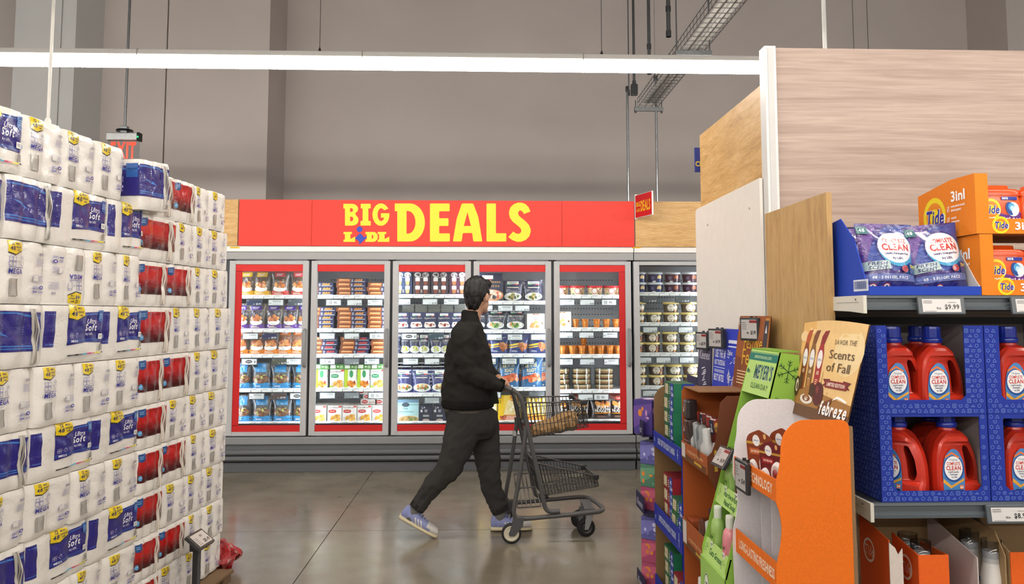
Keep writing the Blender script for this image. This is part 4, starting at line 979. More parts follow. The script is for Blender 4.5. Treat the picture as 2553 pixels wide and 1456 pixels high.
for lev in range(2):
    shelf_goods(6, 0, [(k, x, d, 0, lev, lev * T2, 0.16) for k, x, d in (('i1', 1596, 'navy tub with pale lid'), ('i1', 1638, 'navy tub with pale lid'), ('i2', 1681, 'maroon tub with pale lid'), ('i2', 1725, 'maroon tub with pale lid'))], 'tub')
    shelf_goods(6, 1, [(k, x, 'cream tub with yellow lid', 0, lev, lev * T2, 0.16) for k, x in (('c1', 1594), ('c1', 1634), ('c3', 1677), ('c3', 1722)) if not (lev == 1 and x == 1634)], 'tub')
    shelf_goods(6, 2, [(k, x, 'cream tub with yellow lid', 0, lev, lev * T2, 0.16) for k, x in (('c2', 1590), ('c2', 1630), ('c3', 1675), ('c1', 1718))], 'tub')
    shelf_goods(6, 3, [(k, x, 'cream tub with yellow lid', 0, lev, lev * T2, 0.16) for k, x in (('c1', 1597), ('c2', 1641), ('c1', 1684), ('c3', 1727))], 'tub')
    shelf_goods(6, 4, [('rl', x, 'cream tub with red lid', 0, lev, lev * 0.0895, 0.13) for x in (1600, 1632, 1664)], 'tub')
# ------------------------------------------------------------------ toilet paper stacks on pallets
WA = math.atan((1430 - 1207) / 2000.0)
SCX, SCY = -1.50, 4.93
SDIR = Vector((math.sin(WA), math.cos(WA), 0)); SNRM = Vector((math.cos(WA), -math.sin(WA), 0))
def stack_s(px, py):
    d = ray(px, py); t = (Vector((SCX, SCY, 0)) - CAMP).dot(SNRM) / d.dot(SNRM); p = CAMP + d * t
    return (Vector((SCX, SCY, 0)) - Vector((p.x, p.y, 0))).dot(SDIR)
ROLL = 0.1165
PURP = '#3534a0'; NAVY = '#2c2580'
def pack_surface(w, h, ncol, seed, A=0.0075):
    r = random.Random(seed); ph = [r.uniform(0, 6.28) for _ in range(6)]
    cw = w / ncol
    def bulge(x):
        f = ((x + w / 2) / cw) % 1.0; f = min(max(f, 0.0), 1.0)
        return A * (1 - abs(2 * f - 1) ** 2.2)
    def edge(x):
        t = max(0, (abs(x) - (w / 2 - 0.03)) / 0.03); return 0.009 * t * t
    def rim(y):
        a = max(0, (0.025 - y) / 0.025); b = max(0, (y - (h - 0.025)) / 0.025); return 0.007 * (a * a + b * b)
    def S(x, y, e):
        q = math.exp(-((y - h / 2) / 0.006) ** 2) * 0.0008
        wr = 0.0022 * (math.sin(40 * x + 22 * y + ph[0]) * math.sin(31 * y - 17 * x + ph[1])) + 0.0012 * math.sin(95 * y + 30 * x + ph[2]) * math.sin(60 * x + ph[3])
        tilt = 0.006 * math.sin(ph[4]) * (x / w) + 0.005 * math.sin(ph[5]) * (y / h - 0.5)
        return (x, -(bulge(x) - edge(x) - rim(y) - q + wr + tilt) - e, y)
    return S
def pack_body(m, S, w, h, d, col='#efeae4', nu=28, nv=16):
    # front with the rolls showing through, then plain sides, back, top and bottom
    m.grid(lambda a, b: S((a - 0.5) * w, b * h, 0), nu, nv, col)
    L = [S(-w / 2, h * j / nv, 0) for j in range(nv + 1)]; Rr = [S(w / 2, h * j / nv, 0) for j in range(nv + 1)]
    for edge_pts, sx in ((L, -1), (Rr, 1)):
        for j in range(nv):
            a, b = edge_pts[j], edge_pts[j + 1]; o = [(sx * w * 0.5, d, a[2]), (sx * w * 0.5, d, b[2])]
            mid = [(sx * (w * 0.5 + 0.004), d * 0.4, a[2]), (sx * (w * 0.5 + 0.004), d * 0.4, b[2])]
            for p, q, s_, t_ in ((a, b, mid[1], mid[0]), (mid[0], mid[1], o[1], o[0])):
                m.add([p, q, s_, t_], ((0, 1, 2, 3),) if sx < 0 else ((3, 2, 1, 0),), col, True)
    for j, flip in ((0, True), (nv, False)):
        row = [S((i / nu - 0.5) * w, h * j / nv, 0) for i in range(nu + 1)]
        for i in range(nu):
            a, b = row[i], row[i + 1]; q = (a, b, (b[0], d, b[2]), (a[0], d, a[2]))
            m.add(q[::-1] if flip else q, ((0, 1, 2, 3),), col, True)
    m.quad((w / 2, d, 0), (-w / 2, d, 0), (-w / 2, d, h), (w / 2, d, h), col)
def badge(x0, y0, s, small=False):
    it = [Pg([(x0, y0 - 0.003 * s), (x0 + 0.034 * s, y0 - 0.009 * s), (x0 + 0.072 * s, y0 + 0.006 * s), (x0 + 0.07 * s, y0 + 0.012 * s), (x0, y0 + 0.006 * s)], '#2a2a3a'),
          Pg([(x0, y0 + 0.002 * s), (x0 + 0.034 * s, y0 - 0.005 * s), (x0 + 0.055 * s, y0 + 0.004 * s), (x0 + 0.072 * s, y0 + 0.009 * s), (x0 + 0.068 * s, y0 + 0.036 * s), (x0 + 0.03 * s, y0 + 0.042 * s), (x0 - 0.001 * s, y0 + 0.042 * s)], '#f2d31a'),
          T('12', x0 + 0.022 * s, y0 + 0.026 * s, 0.012 * s, '#26265a'), T('48', x0 + 0.02 * s, y0 + 0.008 * s, 0.014 * s, '#26265a', w=0.024 * s),
          T('MEGA', x0 + 0.036 * s, y0 + 0.029 * s, 0.006 * s, '#26265a', 'l', 0.02 * s), T('REGULAR', x0 + 0.036 * s, y0 + 0.017 * s, 0.006 * s, '#26265a', 'l', 0.028 * s), T('rolls', x0 + 0.042 * s, y0 + 0.007 * s, 0.006 * s, '#26265a', 'l', 0.016 * s)]
    return it
def roll_icon(x, y, s, c=PURP):
    out = []
    for dx, dy in ((0, 0), (0.017, 0), (0, 0.016), (0.017, 0.016)):
        X, Y = x + dx * s, y + dy * s
        out += [Ln(X, Y, X, Y + 0.013 * s, 0.0013 * s, c), Ln(X + 0.015 * s, Y, X + 0.015 * s, Y + 0.013 * s, 0.0013 * s, c), Ln(X, Y, X + 0.015 * s, Y - 0.002 * s, 0.0013 * s, c), Ring(X + 0.0075 * s, Y + 0.014 * s, 0.006 * s, 0.0075 * s, c, 10, 0.5)]
    X, Y = x + 0.055 * s, y + 0.004 * s
    out += [Ln(x + 0.042 * s, y + 0.017 * s, x + 0.048 * s, y + 0.017 * s, 0.0014 * s, c), Ln(x + 0.042 * s, y + 0.0135 * s, x + 0.048 * s, y + 0.0135 * s, 0.0014 * s, c), Ln(X, Y, X, Y + 0.024 * s, 0.0013 * s, c), Ln(X + 0.018 * s, Y + 0.002 * s, X + 0.018 * s, Y + 0.024 * s, 0.0013 * s, c), Ln(X, Y, X + 0.012 * s, Y - 0.006 * s, 0.0013 * s, c), Ring(X + 0.009 * s, Y + 0.026 * s, 0.0075 * s, 0.009 * s, c, 10, 0.6), Ring(X + 0.009 * s, Y + 0.026 * s, 0.003 * s, 0.004 * s, c, 8, 0.6)]
    return out
def strip_bars(x0, y0, x1, y1, seed):
    r = random.Random(seed); out = [R(x0, y0, x1, y1, '#cbc7c0')]; x = x0
    while x < x1 - 0.003:
        w_ = r.uniform(0.002, 0.005); out.append(R(x, y0, min(x + w_, x1), y1, r.choice(['#8f8a84', '#a8a39c', '#6f6b66', '#b9b4ad']))); x += w_ + r.uniform(0.001, 0.004)
    return out
def mega_items(w, h, inv=False):
    x = -w / 2
    it = badge(x + 0.032, h - 0.047, 1.05) + roll_icon(x + 0.034, h - 0.094, 1.05) + [R(x + 0.032, h - 0.1015, x + 0.108, h - 0.0995, PURP), T('MEGA', x + 0.070, h - 0.124, 0.0185, PURP, w=0.072, gap=0.13), R(x + 0.058, h - 0.133, x + 0.072, h - 0.1318, '#9a97b0')]
    it += strip_bars(x + 0.036, h - 0.205, x + 0.078, h - 0.142, 3)
    for k in range(6): it.append(R(x + 0.184 + k * 0.0042, h - 0.05, x + 0.1865 + k * 0.0042, h - 0.039, '#8c88a0'))
    it += Greek(x + 0.17, h - 0.088, x + 0.222, h - 0.058, 7, '#a4a0c0', fill=0.35)
    it += [R(x + 0.152, h - 0.148, x + 0.178, h - 0.124, '#b0acc4'), R(x + 0.1535, h - 0.1465, x + 0.1765, h - 0.1255, '#eeeae6')] + Greek(x + 0.183, h - 0.15, x + 0.215, h - 0.124, 6, '#a8a4c6', fill=0.4)
    for k in range(3):
        a = k * 2.094
        it.append(Ring(x + 0.158 + 0.011 * (k % 2) + 0.0, h - 0.172 - 0.006 * (k // 2), 0.004, 0.0058, '#5a57a8', 8))
    it += [El(x + 0.197, h - 0.171, 0.0135, 0.0075, '#5a57ac', 14), El(x + 0.197, h - 0.171, 0.006, 0.003, '#eeeae6', 8), R(x + 0.15, h - 0.19, x + 0.176, h - 0.185, '#6663ae')] + Greek(x + 0.183, h - 0.192, x + 0.222, h - 0.183, 2, '#8f8cc4', fill=0.5)
    if inv:
        def fl(i):
            if i[0] == 'p': return ('p', [(-a, h - b) for a, b in i[1]], i[2])
            if i[0] == 'tri': return ('tri', [tuple((-a, h - b) for a, b in t) for t in i[1]], i[2])
            tr, c = item_tris(i); return ('tri', [tuple((-a, h - b) for a, b in t) for t in tr], c)
        it = [fl(i) for i in it]
    return it
def ultra_items(w, h):
    x = -w / 2; l0, l1 = x + w * 0.35, x + w * 0.985; b0, b1 = h * 0.33, h * 0.90; lw = l1 - l0
    X = lambda f: l0 + lw * f
    Y = lambda f: b0 + (b1 - b0) * f
    it = [R(x + 0.002, h * 0.3, x + w * 0.13, h * 0.9, NAVY), R(x + 0.002, h * 0.84, x + w * 0.13, h * 0.85, '#4a86d0'), R(x + 0.002, h * 0.34, x + w * 0.13, h * 0.35, '#4a86d0'),
          Pg([(l0, b0 - 0.004), (X(0.5), b0 + 0.006), (l1, b0 + 0.002), (l1, b1), (X(0.7), b1 - 0.002), (l0, b1 - 0.008)], NAVY)]
    it += [Pg([(l0, Y(0.1)), (l1, Y(0.14)), (l1, Y(0.155)), (l0, Y(0.115))], '#3f7cc8'), Pg([(l0, Y(0.05)), (l1, Y(0.08)), (l1, Y(0.09)), (l0, Y(0.06))], '#3f7cc8'), Pg([(X(0.3), Y(0.9)), (l1, Y(0.97)), (l1, Y(0.94)), (X(0.3), Y(0.87))], '#3f7cc8'), Pg([(X(0.1), Y(0.6)), (X(0.6), Y(0.72)), (X(0.95), Y(0.7)), (X(0.55), Y(0.66))], '#3a3aa0')]
    it += badge(l0 + 0.002, h * 0.78, 1.28)
    it += [T('Ultra', X(0.62), Y(0.62), 0.02, '#eceaf4', w=0.05, sh=0.12), T('Soft', X(0.6), Y(0.4), 0.027, '#f6f5fa', w=0.062, sh=0.12), T('by LiDL', X(0.58), Y(0.27), 0.009, '#e4e2f0', w=0.036)]
    it += [Pg([(X(0.8), Y(1.04)), (X(0.985), Y(1.04)), (X(0.985), Y(0.74)), (X(0.89), Y(0.64)), (X(0.8), Y(0.74))], '#2c62b0')] + Greek(X(0.82), Y(0.78), X(0.96), Y(0.96), 3, '#8fb6e4')
    it += roll_icon(X(0.05), Y(0.2), 0.55, '#e8e6f4') + [T('MEGA', X(0.15), Y(0.06), 0.009, '#e8e6f4', w=0.04), R(X(0.8), Y(0.13), X(0.91), Y(0.3), '#f4f2ee'), Greek(X(0.82), Y(0.17), X(0.89), Y(0.27), 3, '#8f8c98'), El(X(0.955), Y(0.2), 0.007, 0.009, '#58a0dc', 12)]
    it += strip_bars(X(0.84), h * 0.2, X(0.94), b0 - 0.004, 5)
    cs = ['#3a3834', '#6a6862', '#2a2a28', '#8a867e', '#4ab0d8', '#5ac0e0', '#d8527a', '#e8909a', '#e8d83a', '#f0e23a', '#2c2c7a']
    for k, c in enumerate(cs): it.append(Pg([(l0 + k * lw * 0.088, h * 0.125 + k * 0.0006), (l0 + (k + 1) * lw * 0.088, h * 0.125 + (k + 1) * 0.0006), (l0 + (k + 1) * lw * 0.088, h * 0.15 + (k + 1) * 0.0006), (l0 + k * lw * 0.088, h * 0.15 + k * 0.0006)], c))
    return it
def seam_items(w, h, red):
    x0, x1 = -w / 2 + 0.002, w / 2 - 0.004
    b0, b1 = h * 0.27, h * 0.90
    if not red:
        it = [Pg([(x0, b0), (x1, b0 - 0.004), (x1, b1 - 0.006), (0, b1), (x0, b1 + 0.002)], NAVY)]
        it += [Pg([(x0, b1 - 0.012), (0, b1 - 0.01), (x1, b1 - 0.035), (x1, b1 - 0.025), (0, b1 - 0.004), (x0, b1 - 0.006)], '#3f7ccc'), Pg([(x0 + 0.02, h * 0.62), (x0 + 0.1, h * 0.58), (x0 + 0.14, h * 0.5), (x0 + 0.08, h * 0.55)], '#4a8ade'), Pg([(x0, b0 + 0.02), (x1, b0 + 0.012), (x1, b0 + 0.017), (x0, b0 + 0.025)], '#3f7ccc'), Pg([(x0, b0 + 0.01), (x1, b0 + 0.004), (x1, b0 + 0.008), (x0, b0 + 0.014)], '#3f7ccc')]
    else:
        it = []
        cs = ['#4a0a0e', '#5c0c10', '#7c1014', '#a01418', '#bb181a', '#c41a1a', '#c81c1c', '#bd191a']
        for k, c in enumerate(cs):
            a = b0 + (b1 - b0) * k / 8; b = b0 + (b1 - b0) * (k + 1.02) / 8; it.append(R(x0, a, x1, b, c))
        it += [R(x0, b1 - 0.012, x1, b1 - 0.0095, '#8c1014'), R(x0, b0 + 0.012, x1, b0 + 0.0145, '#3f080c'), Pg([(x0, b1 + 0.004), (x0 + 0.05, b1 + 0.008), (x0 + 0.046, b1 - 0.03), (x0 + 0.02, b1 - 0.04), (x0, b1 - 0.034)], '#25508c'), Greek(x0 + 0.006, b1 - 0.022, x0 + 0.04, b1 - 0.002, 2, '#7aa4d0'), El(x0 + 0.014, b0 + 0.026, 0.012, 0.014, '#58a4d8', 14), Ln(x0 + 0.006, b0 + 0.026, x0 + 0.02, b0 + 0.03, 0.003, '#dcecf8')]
    return it
TP_D = 0.34
H_NOM = 0.234
PACKS = {}
def tp_pack(kind, seed, w):
    h = H_NOM; ncol = 2 if kind in 'MI' else 3 if w > 0.27 else 2
    S = pack_surface(w, h, ncol, seed); m = MB()
    pack_body(m, S, w, h, TP_D if kind in 'MI' else 0.23)
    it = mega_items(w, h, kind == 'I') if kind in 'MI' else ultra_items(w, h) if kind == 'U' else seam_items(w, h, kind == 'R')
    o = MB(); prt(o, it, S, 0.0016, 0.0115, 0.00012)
    root = m.build('toilet_paper_pack', 'tissue')
    root['category'] = 'toilet paper'
    o.build('wrapper_print', 'film', root)
    if kind in 'SR':
        f = MB(); r = random.Random(seed); x = w * 0.5 - 0.075; n = 16; ph = r.uniform(0, 6)
        cols = ['#b9b3aa', '#8d877f', '#d8d2c8', '#a39d95', '#c9c3ba'] if kind == 'S' else ['#cfc4b8', '#e2d8cc', '#bdb2a6', '#e6ddd2', '#cdc2b6']
        for k in range(5):
            def F(u, v):
                yy = h * (0.06 + 0.88 * v); xx = x + (u + k) * 0.0075 + 0.006 * math.sin(5 * v + ph) - 0.012 * v
                q = S(xx, yy, 0); fold = 0.004 + 0.01 * math.sin((u + k) / 5 * math.pi) + 0.004 * math.sin(9 * v + k)
                return (q[0], q[1] - fold, q[2])
            f.grid(F, 1, n, cols[k])
        f.build('sealed_seam', 'film', root)
    return root
def get_pack(kind, w, i):
    key = (kind, i % 3 if kind in 'M' else i % 2)
    if key not in PACKS: PACKS[key] = tp_pack(kind, hash_seed(kind, i), {'M': 0.233, 'I': 0.233, 'U': 0.345, 'S': 0.345, 'R': 0.30}[kind])
    return PACKS[key]
def hash_seed(k, i): return ord(k) * 13 + i * 7
NOMW = {'M': 0.233, 'I': 0.233, 'U': 0.345, 'S': 0.345, 'R': 0.30}
ROWZ = [2.262, 2.024, 1.786, 1.549, 1.312, 1.080, 0.870, 0.660, 0.450, 0.255, 0.065]
ROWPY0 = [350, 510, 675, 840, 1005, 1160, 1300, 1400, 1440, 1450]
BLUE = [  # kind and pixel span on the face, row by row from the top
    [('U', -110, 62), ('M', 62, 162), ('M', 162, 247), ('M', 247, 317)],
    [('S', -140, 20), ('S', 20, 137), ('U', 137, 275), ('U', 275, 366)],
    [('M', -110, 0), ('M', 0, 120), ('I', 124, 222), ('M', 222, 298), ('M', 298, 354)],
    [('S', -50, 112), ('U', 112, 258), ('U', 258, 354)],
    [('M', -130, -28), ('M', -28, 88), ('M', 88, 190), ('M', 190, 275), ('M', 275, 347)],
    [('S', -70, 80), ('U', 80, 234), ('U', 234, 348)],
    [('M', -160, -48), ('M', -48, 70), ('M', 70, 180), ('M', 180, 268), ('M', 268, 345)],
    [('S', -90, 74), ('U', 74, 228), ('U', 228, 343)],
    [('M', -60, 72), ('M', 72, 188), ('M', 188, 262), ('M', 262, 341)],
    [('S', -100, 70), ('U', 70, 225), ('U', 225, 341)]]
RED = [
    [('R', 352, 446), ('R', 446, 491), ('M', 492, 530), ('M', 530, 565)],
    [('R', 352, 444), ('M', 445, 486), ('M', 487, 528), ('M', 528, 568)],
    [('R', 350, 424), ('R', 424, 482), ('M', 484, 525), ('M', 526, 567)],
    [('R', 351, 430), ('M', 430, 478), ('M', 478, 526), ('M', 527, 573)],
    [('R', 348, 408), ('R', 408, 476), ('M', 477, 521), ('M', 521, 566)],
    [('R', 347, 415), ('M', 415, 466), ('M', 466, 512), ('M', 512, 561)],
    [('R', 345, 403), ('R', 403, 465), ('M', 466, 510), ('M', 510, 556)],
    [('R', 343, 405), ('M', 405, 460), ('M', 460, 505), ('M', 505, 549)],
    [('R', 341, 397), ('R', 397, 460), ('M', 460, 504), ('M', 504, 550)],
    [('R', 340, 398), ('M', 398, 458), ('M', 458, 500), ('M', 500, 546)]]
DESC = {'M': 'white toilet paper pack end printed MEGA', 'I': 'upside-down white toilet paper pack', 'U': 'toilet paper pack with navy Ultra Soft label', 'S': 'toilet paper pack with navy band and seam', 'R': 'toilet paper pack with red band and seam'}
rp = random.Random(3); pk = 0
for sname, rows, zoff in (('blue', BLUE, 0.0), ('red', RED, -0.05)):
    for ri, row in enumerate(rows):
        zt, zb = ROWZ[ri] + zoff * max(0, 1 - ri / 3), ROWZ[ri + 1] + zoff * max(0, 1 - (ri + 1) / 3)
        py = ROWPY0[ri]
        for ci, (k, a, b) in enumerate(row):
            sa, sb = stack_s(a, py), stack_s(b, py); wd = sa - sb; mid = (sa + sb) / 2
            proto = get_pack(k, wd, rp.randrange(3)); pk += 1
            wide = k in 'USR'
            out = rp.uniform(-0.006, 0.010)
            p = Vector((SCX, SCY, 0)) - SDIR * mid + SNRM * (out - 0.012)
            rz = -(math.pi / 2 - WA) * 1.0
            ang = math.atan2(SNRM.y, SNRM.x) + math.pi / 2
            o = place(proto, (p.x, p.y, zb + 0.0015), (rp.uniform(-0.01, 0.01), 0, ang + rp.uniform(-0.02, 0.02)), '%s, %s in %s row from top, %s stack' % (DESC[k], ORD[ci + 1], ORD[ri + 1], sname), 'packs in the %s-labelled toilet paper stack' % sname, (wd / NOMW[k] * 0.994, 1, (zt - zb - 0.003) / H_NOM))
for ri, row in enumerate(RED):
    zt, zb = ROWZ[ri] - 0.05 * max(0, 1 - ri / 3), ROWZ[ri + 1] - 0.05 * max(0, 1 - (ri + 1) / 3)
    sb = stack_s(row[-1][2], ROWPY0[ri]); th = math.radians(58 + rp.uniform(-6, 6)); hw = 0.233 / 2 * 0.93
    e0 = Vector((SCX, SCY, 0)) - SDIR * (sb - 0.004) - SNRM * 0.004
    du = SDIR * math.cos(th) - SNRM * math.sin(th); p = e0 + du * hw + SDIR * 0.012
    place(get_pack('M', 0.233, ri), (p.x, p.y, zb + 0.0015), (0, 0, math.atan2(SNRM.y, SNRM.x) + math.pi / 2 + th), 'white toilet paper pack turned round the far corner, %s row from top, red stack' % ORD[ri + 1], 'packs in the red-labelled toilet paper stack', (0.93, 0.3, (zt - zb - 0.003) / H_NOM))
# the odd pack on the blue stack's top corner, jutting into the aisle
jp = tp_pack('S', 77, 0.275); jp['label'] = 'navy-banded toilet paper pack jutting out at the top stack corner'; jp['group'] = 'packs in the blue-labelled toilet paper stack'
sj = stack_s(366, 445); p = Vector((SCX, SCY, 0)) - SDIR * sj + SNRM * 0.05
jp.location = (p.x, p.y, 2.005); jp.rotation_euler = (0.0, -0.06, math.atan2(SNRM.y, SNRM.x) + math.pi / 2 - 0.09)
b = MB(); w_ = 0.275
b.box(-w_ / 2 - 0.0065, -w_ / 2 - 0.0055, 0.002, 0.2, 0.064, 0.205, NAVY); b.box(-w_ / 2 - 0.0072, -w_ / 2 - 0.0066, 0.002, 0.2, 0.185, 0.192, '#3f7ccc'); b.box(-w_ / 2 - 0.0072, -w_ / 2 - 0.0066, 0.01, 0.07, 0.15, 0.215, '#2c62b0')
b.build('wrapper_print', 'film', jp); jp.scale = (0.84, 1, 1)
# pallets
def pallet(mid, length, lab, red):
    p = Vector((SCX, SCY, 0)) - SDIR * mid - SNRM * 0.42
    r = empty('pallet', (p.x, p.y, 0), (0, 0, math.atan2(SDIR.y, SDIR.x))); tag(r, lab, 'pallet')
    c = '#7a6044' if red else '#a8875a'
    for k in range(6):
        b = MB(); y = -0.42 + k * 0.168 - 0.045; b.box(-length / 2, length / 2, y - 0.045 + 0.0, y + 0.055, 0.042, 0.06, c, 0.003); b.build('deck_board', 'card', r)
    for k in range(3):
        b = MB(); x = -length / 2 + 0.06 + k * (length - 0.12) / 2; b.box(x - 0.05, x + 0.05, -0.5, 0.44, 0.0, 0.042, c, 0.004); b.build('bearer', 'card', r)
    return r
pallet(0.64, 0.98, 'brown wooden pallet under the red-banded toilet paper stack', True)
pallet(1.68, 1.02, 'plain wooden pallet under the navy-labelled toilet paper stack', False)
# torn red wrapping film bunched at the pallet corner
q = atZ(545, 1428, 0); m = MB(); rr = random.Random(2)
def W(u, v):
    a = u * 2 * math.pi; b = v * math.pi; n_ = mnoise.noise(Vector((math.cos(a) * 2, math.sin(a) * 2, v * 5))) * 0.05 + mnoise.noise(Vector((u * 22, v * 17, 3))) * 0.022
    rad = 0.085 + n_
    return (rad * math.sin(b) * math.cos(a) * 1.0, rad * math.sin(b) * math.sin(a) * 1.5, 0.085 - math.cos(b) * (0.085 + n_ * 0.5))
m.grid(W, 26, 16, '#a3151c', False)
tag(m.build('torn_film', 'bagfilm', None, (q.x - 0.0, q.y + 0.03, 0), (0, 0, 0.3)), 'bunched torn red wrapping film at the pallet corner on the floor', 'plastic film')

# price post in front of the red stack
def price_post():
    base = Vector((SCX, SCY, 0)) - SDIR * 0.72 + SNRM * 0.11
    A = atZ(478, 1500, 0)
    top = stack_s(490, 1330); hp = (Vector((SCX, SCY, 0)) - SDIR * 0.60 + SNRM * 0.10)
    zc = None
    # find post position along the stack so that the head sits at the photographed place
    d = ray(492, 1342); t = (hp - CAMP).dot(SNRM) / d.dot(SNRM); H = CAMP + d * t
    r = empty('price_stand', (H.x, H.y, 0), (0, 0, math.atan2(SNRM.y, SNRM.x) + math.pi / 2)); tag(r, 'black price stand with tilted tag in front of the red-banded stack', 'price stand')
    z = H.z
    b = MB(); b.box(-0.024, 0.024, -0.012, 0.012, 0.01, z - 0.02, '#2e2f31', 0.003); b.box(-0.016, 0.016, -0.0135, -0.012, 0.02, z - 0.03, '#4a4b4e'); b.build('upright', 'plastic', r)
    b = MB(); b.box(-0.12, 0.12, -0.1, 0.09, 0.0, 0.012, '#2a2b2d', 0.004); b.build('foot_plate', 'plastic', r)
    h = MB(); w, hh = 0.165, 0.10
    h.box(-w / 2, w / 2, -hh / 2, hh / 2, -0.02, 0.0, '#3a3b3e', 0.004)
    prt(h, [R(-w / 2 + 0.014, -hh / 2 + 0.012, w / 2 - 0.014, hh / 2 - 0.012, '#cfcac8'), T('$10.49', 0.06, -0.028, 0.02, '#26262a', 'r', 0.06), Greek(-0.062, -0.03, -0.02, 0.02, 5, '#8a8684', fill=0.3), Greek(0.0, 0.01, 0.03, 0.025, 2, '#6a6664')], FZ(0.0005))
    h.build('tag_head', 'screen', r, (0, -0.02, z), (math.radians(38), 0, 0))
    k = MB(); k.box(-0.035, 0.035, -0.02, 0.03, -0.05, -0.005, '#2a2b2d', 0.006); k.build('bracket', 'plastic', r, (0, -0.005, z - 0.01))
price_post()
# ------------------------------------------------------------------ shelving run at the aisle corner
XB, YB0, YBK, YSF = 1.27, 2.916, 3.62, 2.685
ZU, ZL = 1.577, 0.886
XR = 3.6
def gondola():
    r = empty('shelving_unit', (XB, YBK, 0)); tag(r, 'shelving run with tall greyish wood back panel and charcoal shelves of detergent', 'shelving')
    off = (-XB, -YBK, 0)
    def P(name, fn, mat, parent=None):
        m = MB(); fn(m); return m.build(name, mat, parent or r, off if parent is None else None)
    P('back_panel', lambda m: m.box(1.348, XR, YBK, YBK + 0.03, 1.5, 2.755, '#c4afa0'), 'greywood')
    P('lower_back', lambda m: m.box(1.30, XR, YBK, YBK + 0.02, 0.0, 1.5, '#2a2a2c'), 'paint')
    P('upright', lambda m: (m.box(1.29, 1.343, YBK - 0.045, YBK + 0.03, 0, 2.75, '#dcdad8', 0.003), m.box(1.303, 1.33, YBK - 0.048, YBK - 0.044, 0.1, 2.74, '#c6c4c2')), 'paint')
    P('end_board', lambda m: m.box(XB, XB + 0.02, YB0, YBK - 0.05, 0, 1.965, '#c9a268'), 'oak_end')
    P('side_panel', lambda m: m.box(1.30, 1.32, YBK + 0.035, 4.74, 1.72, 2.59, '#cda870'), 'oak')
    P('side_panel', lambda m: m.box(1.30, 1.32, YBK + 0.035, 4.74, 0.0, 1.717, '#cda870'), 'oak')
    def white(m):
        pts = rounded([(YBK + 0.015, 0.0), (4.765, 0.0), (4.765, 2.142, 0.035), (YBK + 0.015, 2.142)], 0.002, 4)
        m.prism(pts, 'x', 1.272, 1.286, '#ece7e0')
        for y, z in ((4.5, 2.02), (3.78, 2.02), (4.5, 1.3)): m.lathe([(0.006, 0), (0.006, 0.004)], 10, (1.268, y, z), '#b8b2aa', axis='x')
    P('white_board', white, 'paint')
    P('far_back_panel', lambda m: m.box(1.35, XR, 4.70, 4.72, 0, 2.0, '#8a8682'), 'paint')
    P('base_deck', lambda m: (m.box(1.295, XR, YSF + 0.03, YBK, 0.12, 0.22, '#4a4d52', 0.004), m.box(1.32, XR, YSF + 0.08, YBK, 0.0, 0.12, '#2c2d30')), 'paint')
    for zz in (ZU, ZL):
        def sh(m):
            m.box(1.295, XR, YSF + 0.012, YBK, zz - 0.03, zz - 0.001, '#3b3e42'); m.box(1.295, XR, YSF + 0.03, YBK, zz - 0.05, zz - 0.03, '#141516')
        s = P('shelf', sh, 'paint')
        m = MB(); pr = [(YSF + 0.014, zz), (YSF, zz - 0.002), (YSF - 0.002, zz - 0.01), (YSF + 0.006, zz - 0.013), (YSF + 0.004, zz - 0.036), (YSF - 0.004, zz - 0.04), (YSF - 0.004, zz - 0.05), (YSF + 0.014, zz - 0.052)]
        m.prism(pr, 'x', 1.297, XR, '#50575d'); m.build('price_rail', 'paint', s)
        m = MB(); m.prism([(YSF - 0.004, zz - 0.001), (YSF + 0.30, zz - 0.001), (YSF + 0.30, zz - 0.05), (YSF + 0.10, zz - 0.055), (YSF - 0.004, zz - 0.062)], 'x', 1.284, 1.296, '#d8d4c8'); m.box(1.2825, 1.284, YSF + 0.03, YSF + 0.2, zz - 0.024, zz - 0.022, '#b4b0a6'); m.lathe([(0.003, 0), (0.003, 0.003)], 8, (1.2815, YSF + 0.05, zz - 0.014), '#55524c', axis='x'); m.build('shelf_bracket', 'paint', s)
        tags = ((atY(2347, 757, YSF - 0.02).x, '$9.99'), (atY(2580, 757, YSF - 0.02).x, '$12.99')) if zz == ZU else ((atY(2520, 1285, YSF - 0.02).x, '$8.99'),)
        for tx, price in tags:
            m = MB(); w, h = 0.162, 0.062
            m.box(-w / 2, w / 2, 0, 0.012, -h, 0, '#565c61', 0.004)
            prt(m, [R(-w / 2 + 0.014, -h + 0.008, w / 2 - 0.016, -0.01, '#d6d2d0'), T(price, w / 2 - 0.022, -h + 0.018, 0.0155, '#2a2a2e', 'r', 0.05), Greek(-w / 2 + 0.018, -0.024, -w / 2 + 0.05, -0.012, 2, '#77747a', fill=0.4), T('33.1c', 0.0 - 0.012, -h + 0.018, 0.006, '#3a3a3e'), R(0.022, -0.022, 0.05, -0.0205, '#6a686c'), R(-w / 2 + 0.02, -h + 0.010, -w / 2 + 0.06, -h + 0.0115, '#77747a')], FY(0))
            m.build('price_tag', 'screen', s, (tx, YSF - 0.018, zz - 0.004), (-0.14, 0, 0))
    # navy sign blade beyond the far end of the oak side
    b = atY(1754, 397, 4.76); m = MB(); m.box(-0.16, -0.02, 0.0, 0.012, -0.075, 0.075, '#23368c', 0.002)
    prt(m, [T('Cl', -0.156, -0.04, 0.03, '#f2d42a', 'l', 0.03)], FY(0)); m.box(-0.12, -0.10, 0.0, 0.012, -0.08, 0.08, '#c8c6c2')
    tag(m.build('aisle_sign', 'paper', None, (1.437, 4.775, b.z)), 'navy aisle sign with yellow letters behind the oak side panel', 'sign')
gondola()

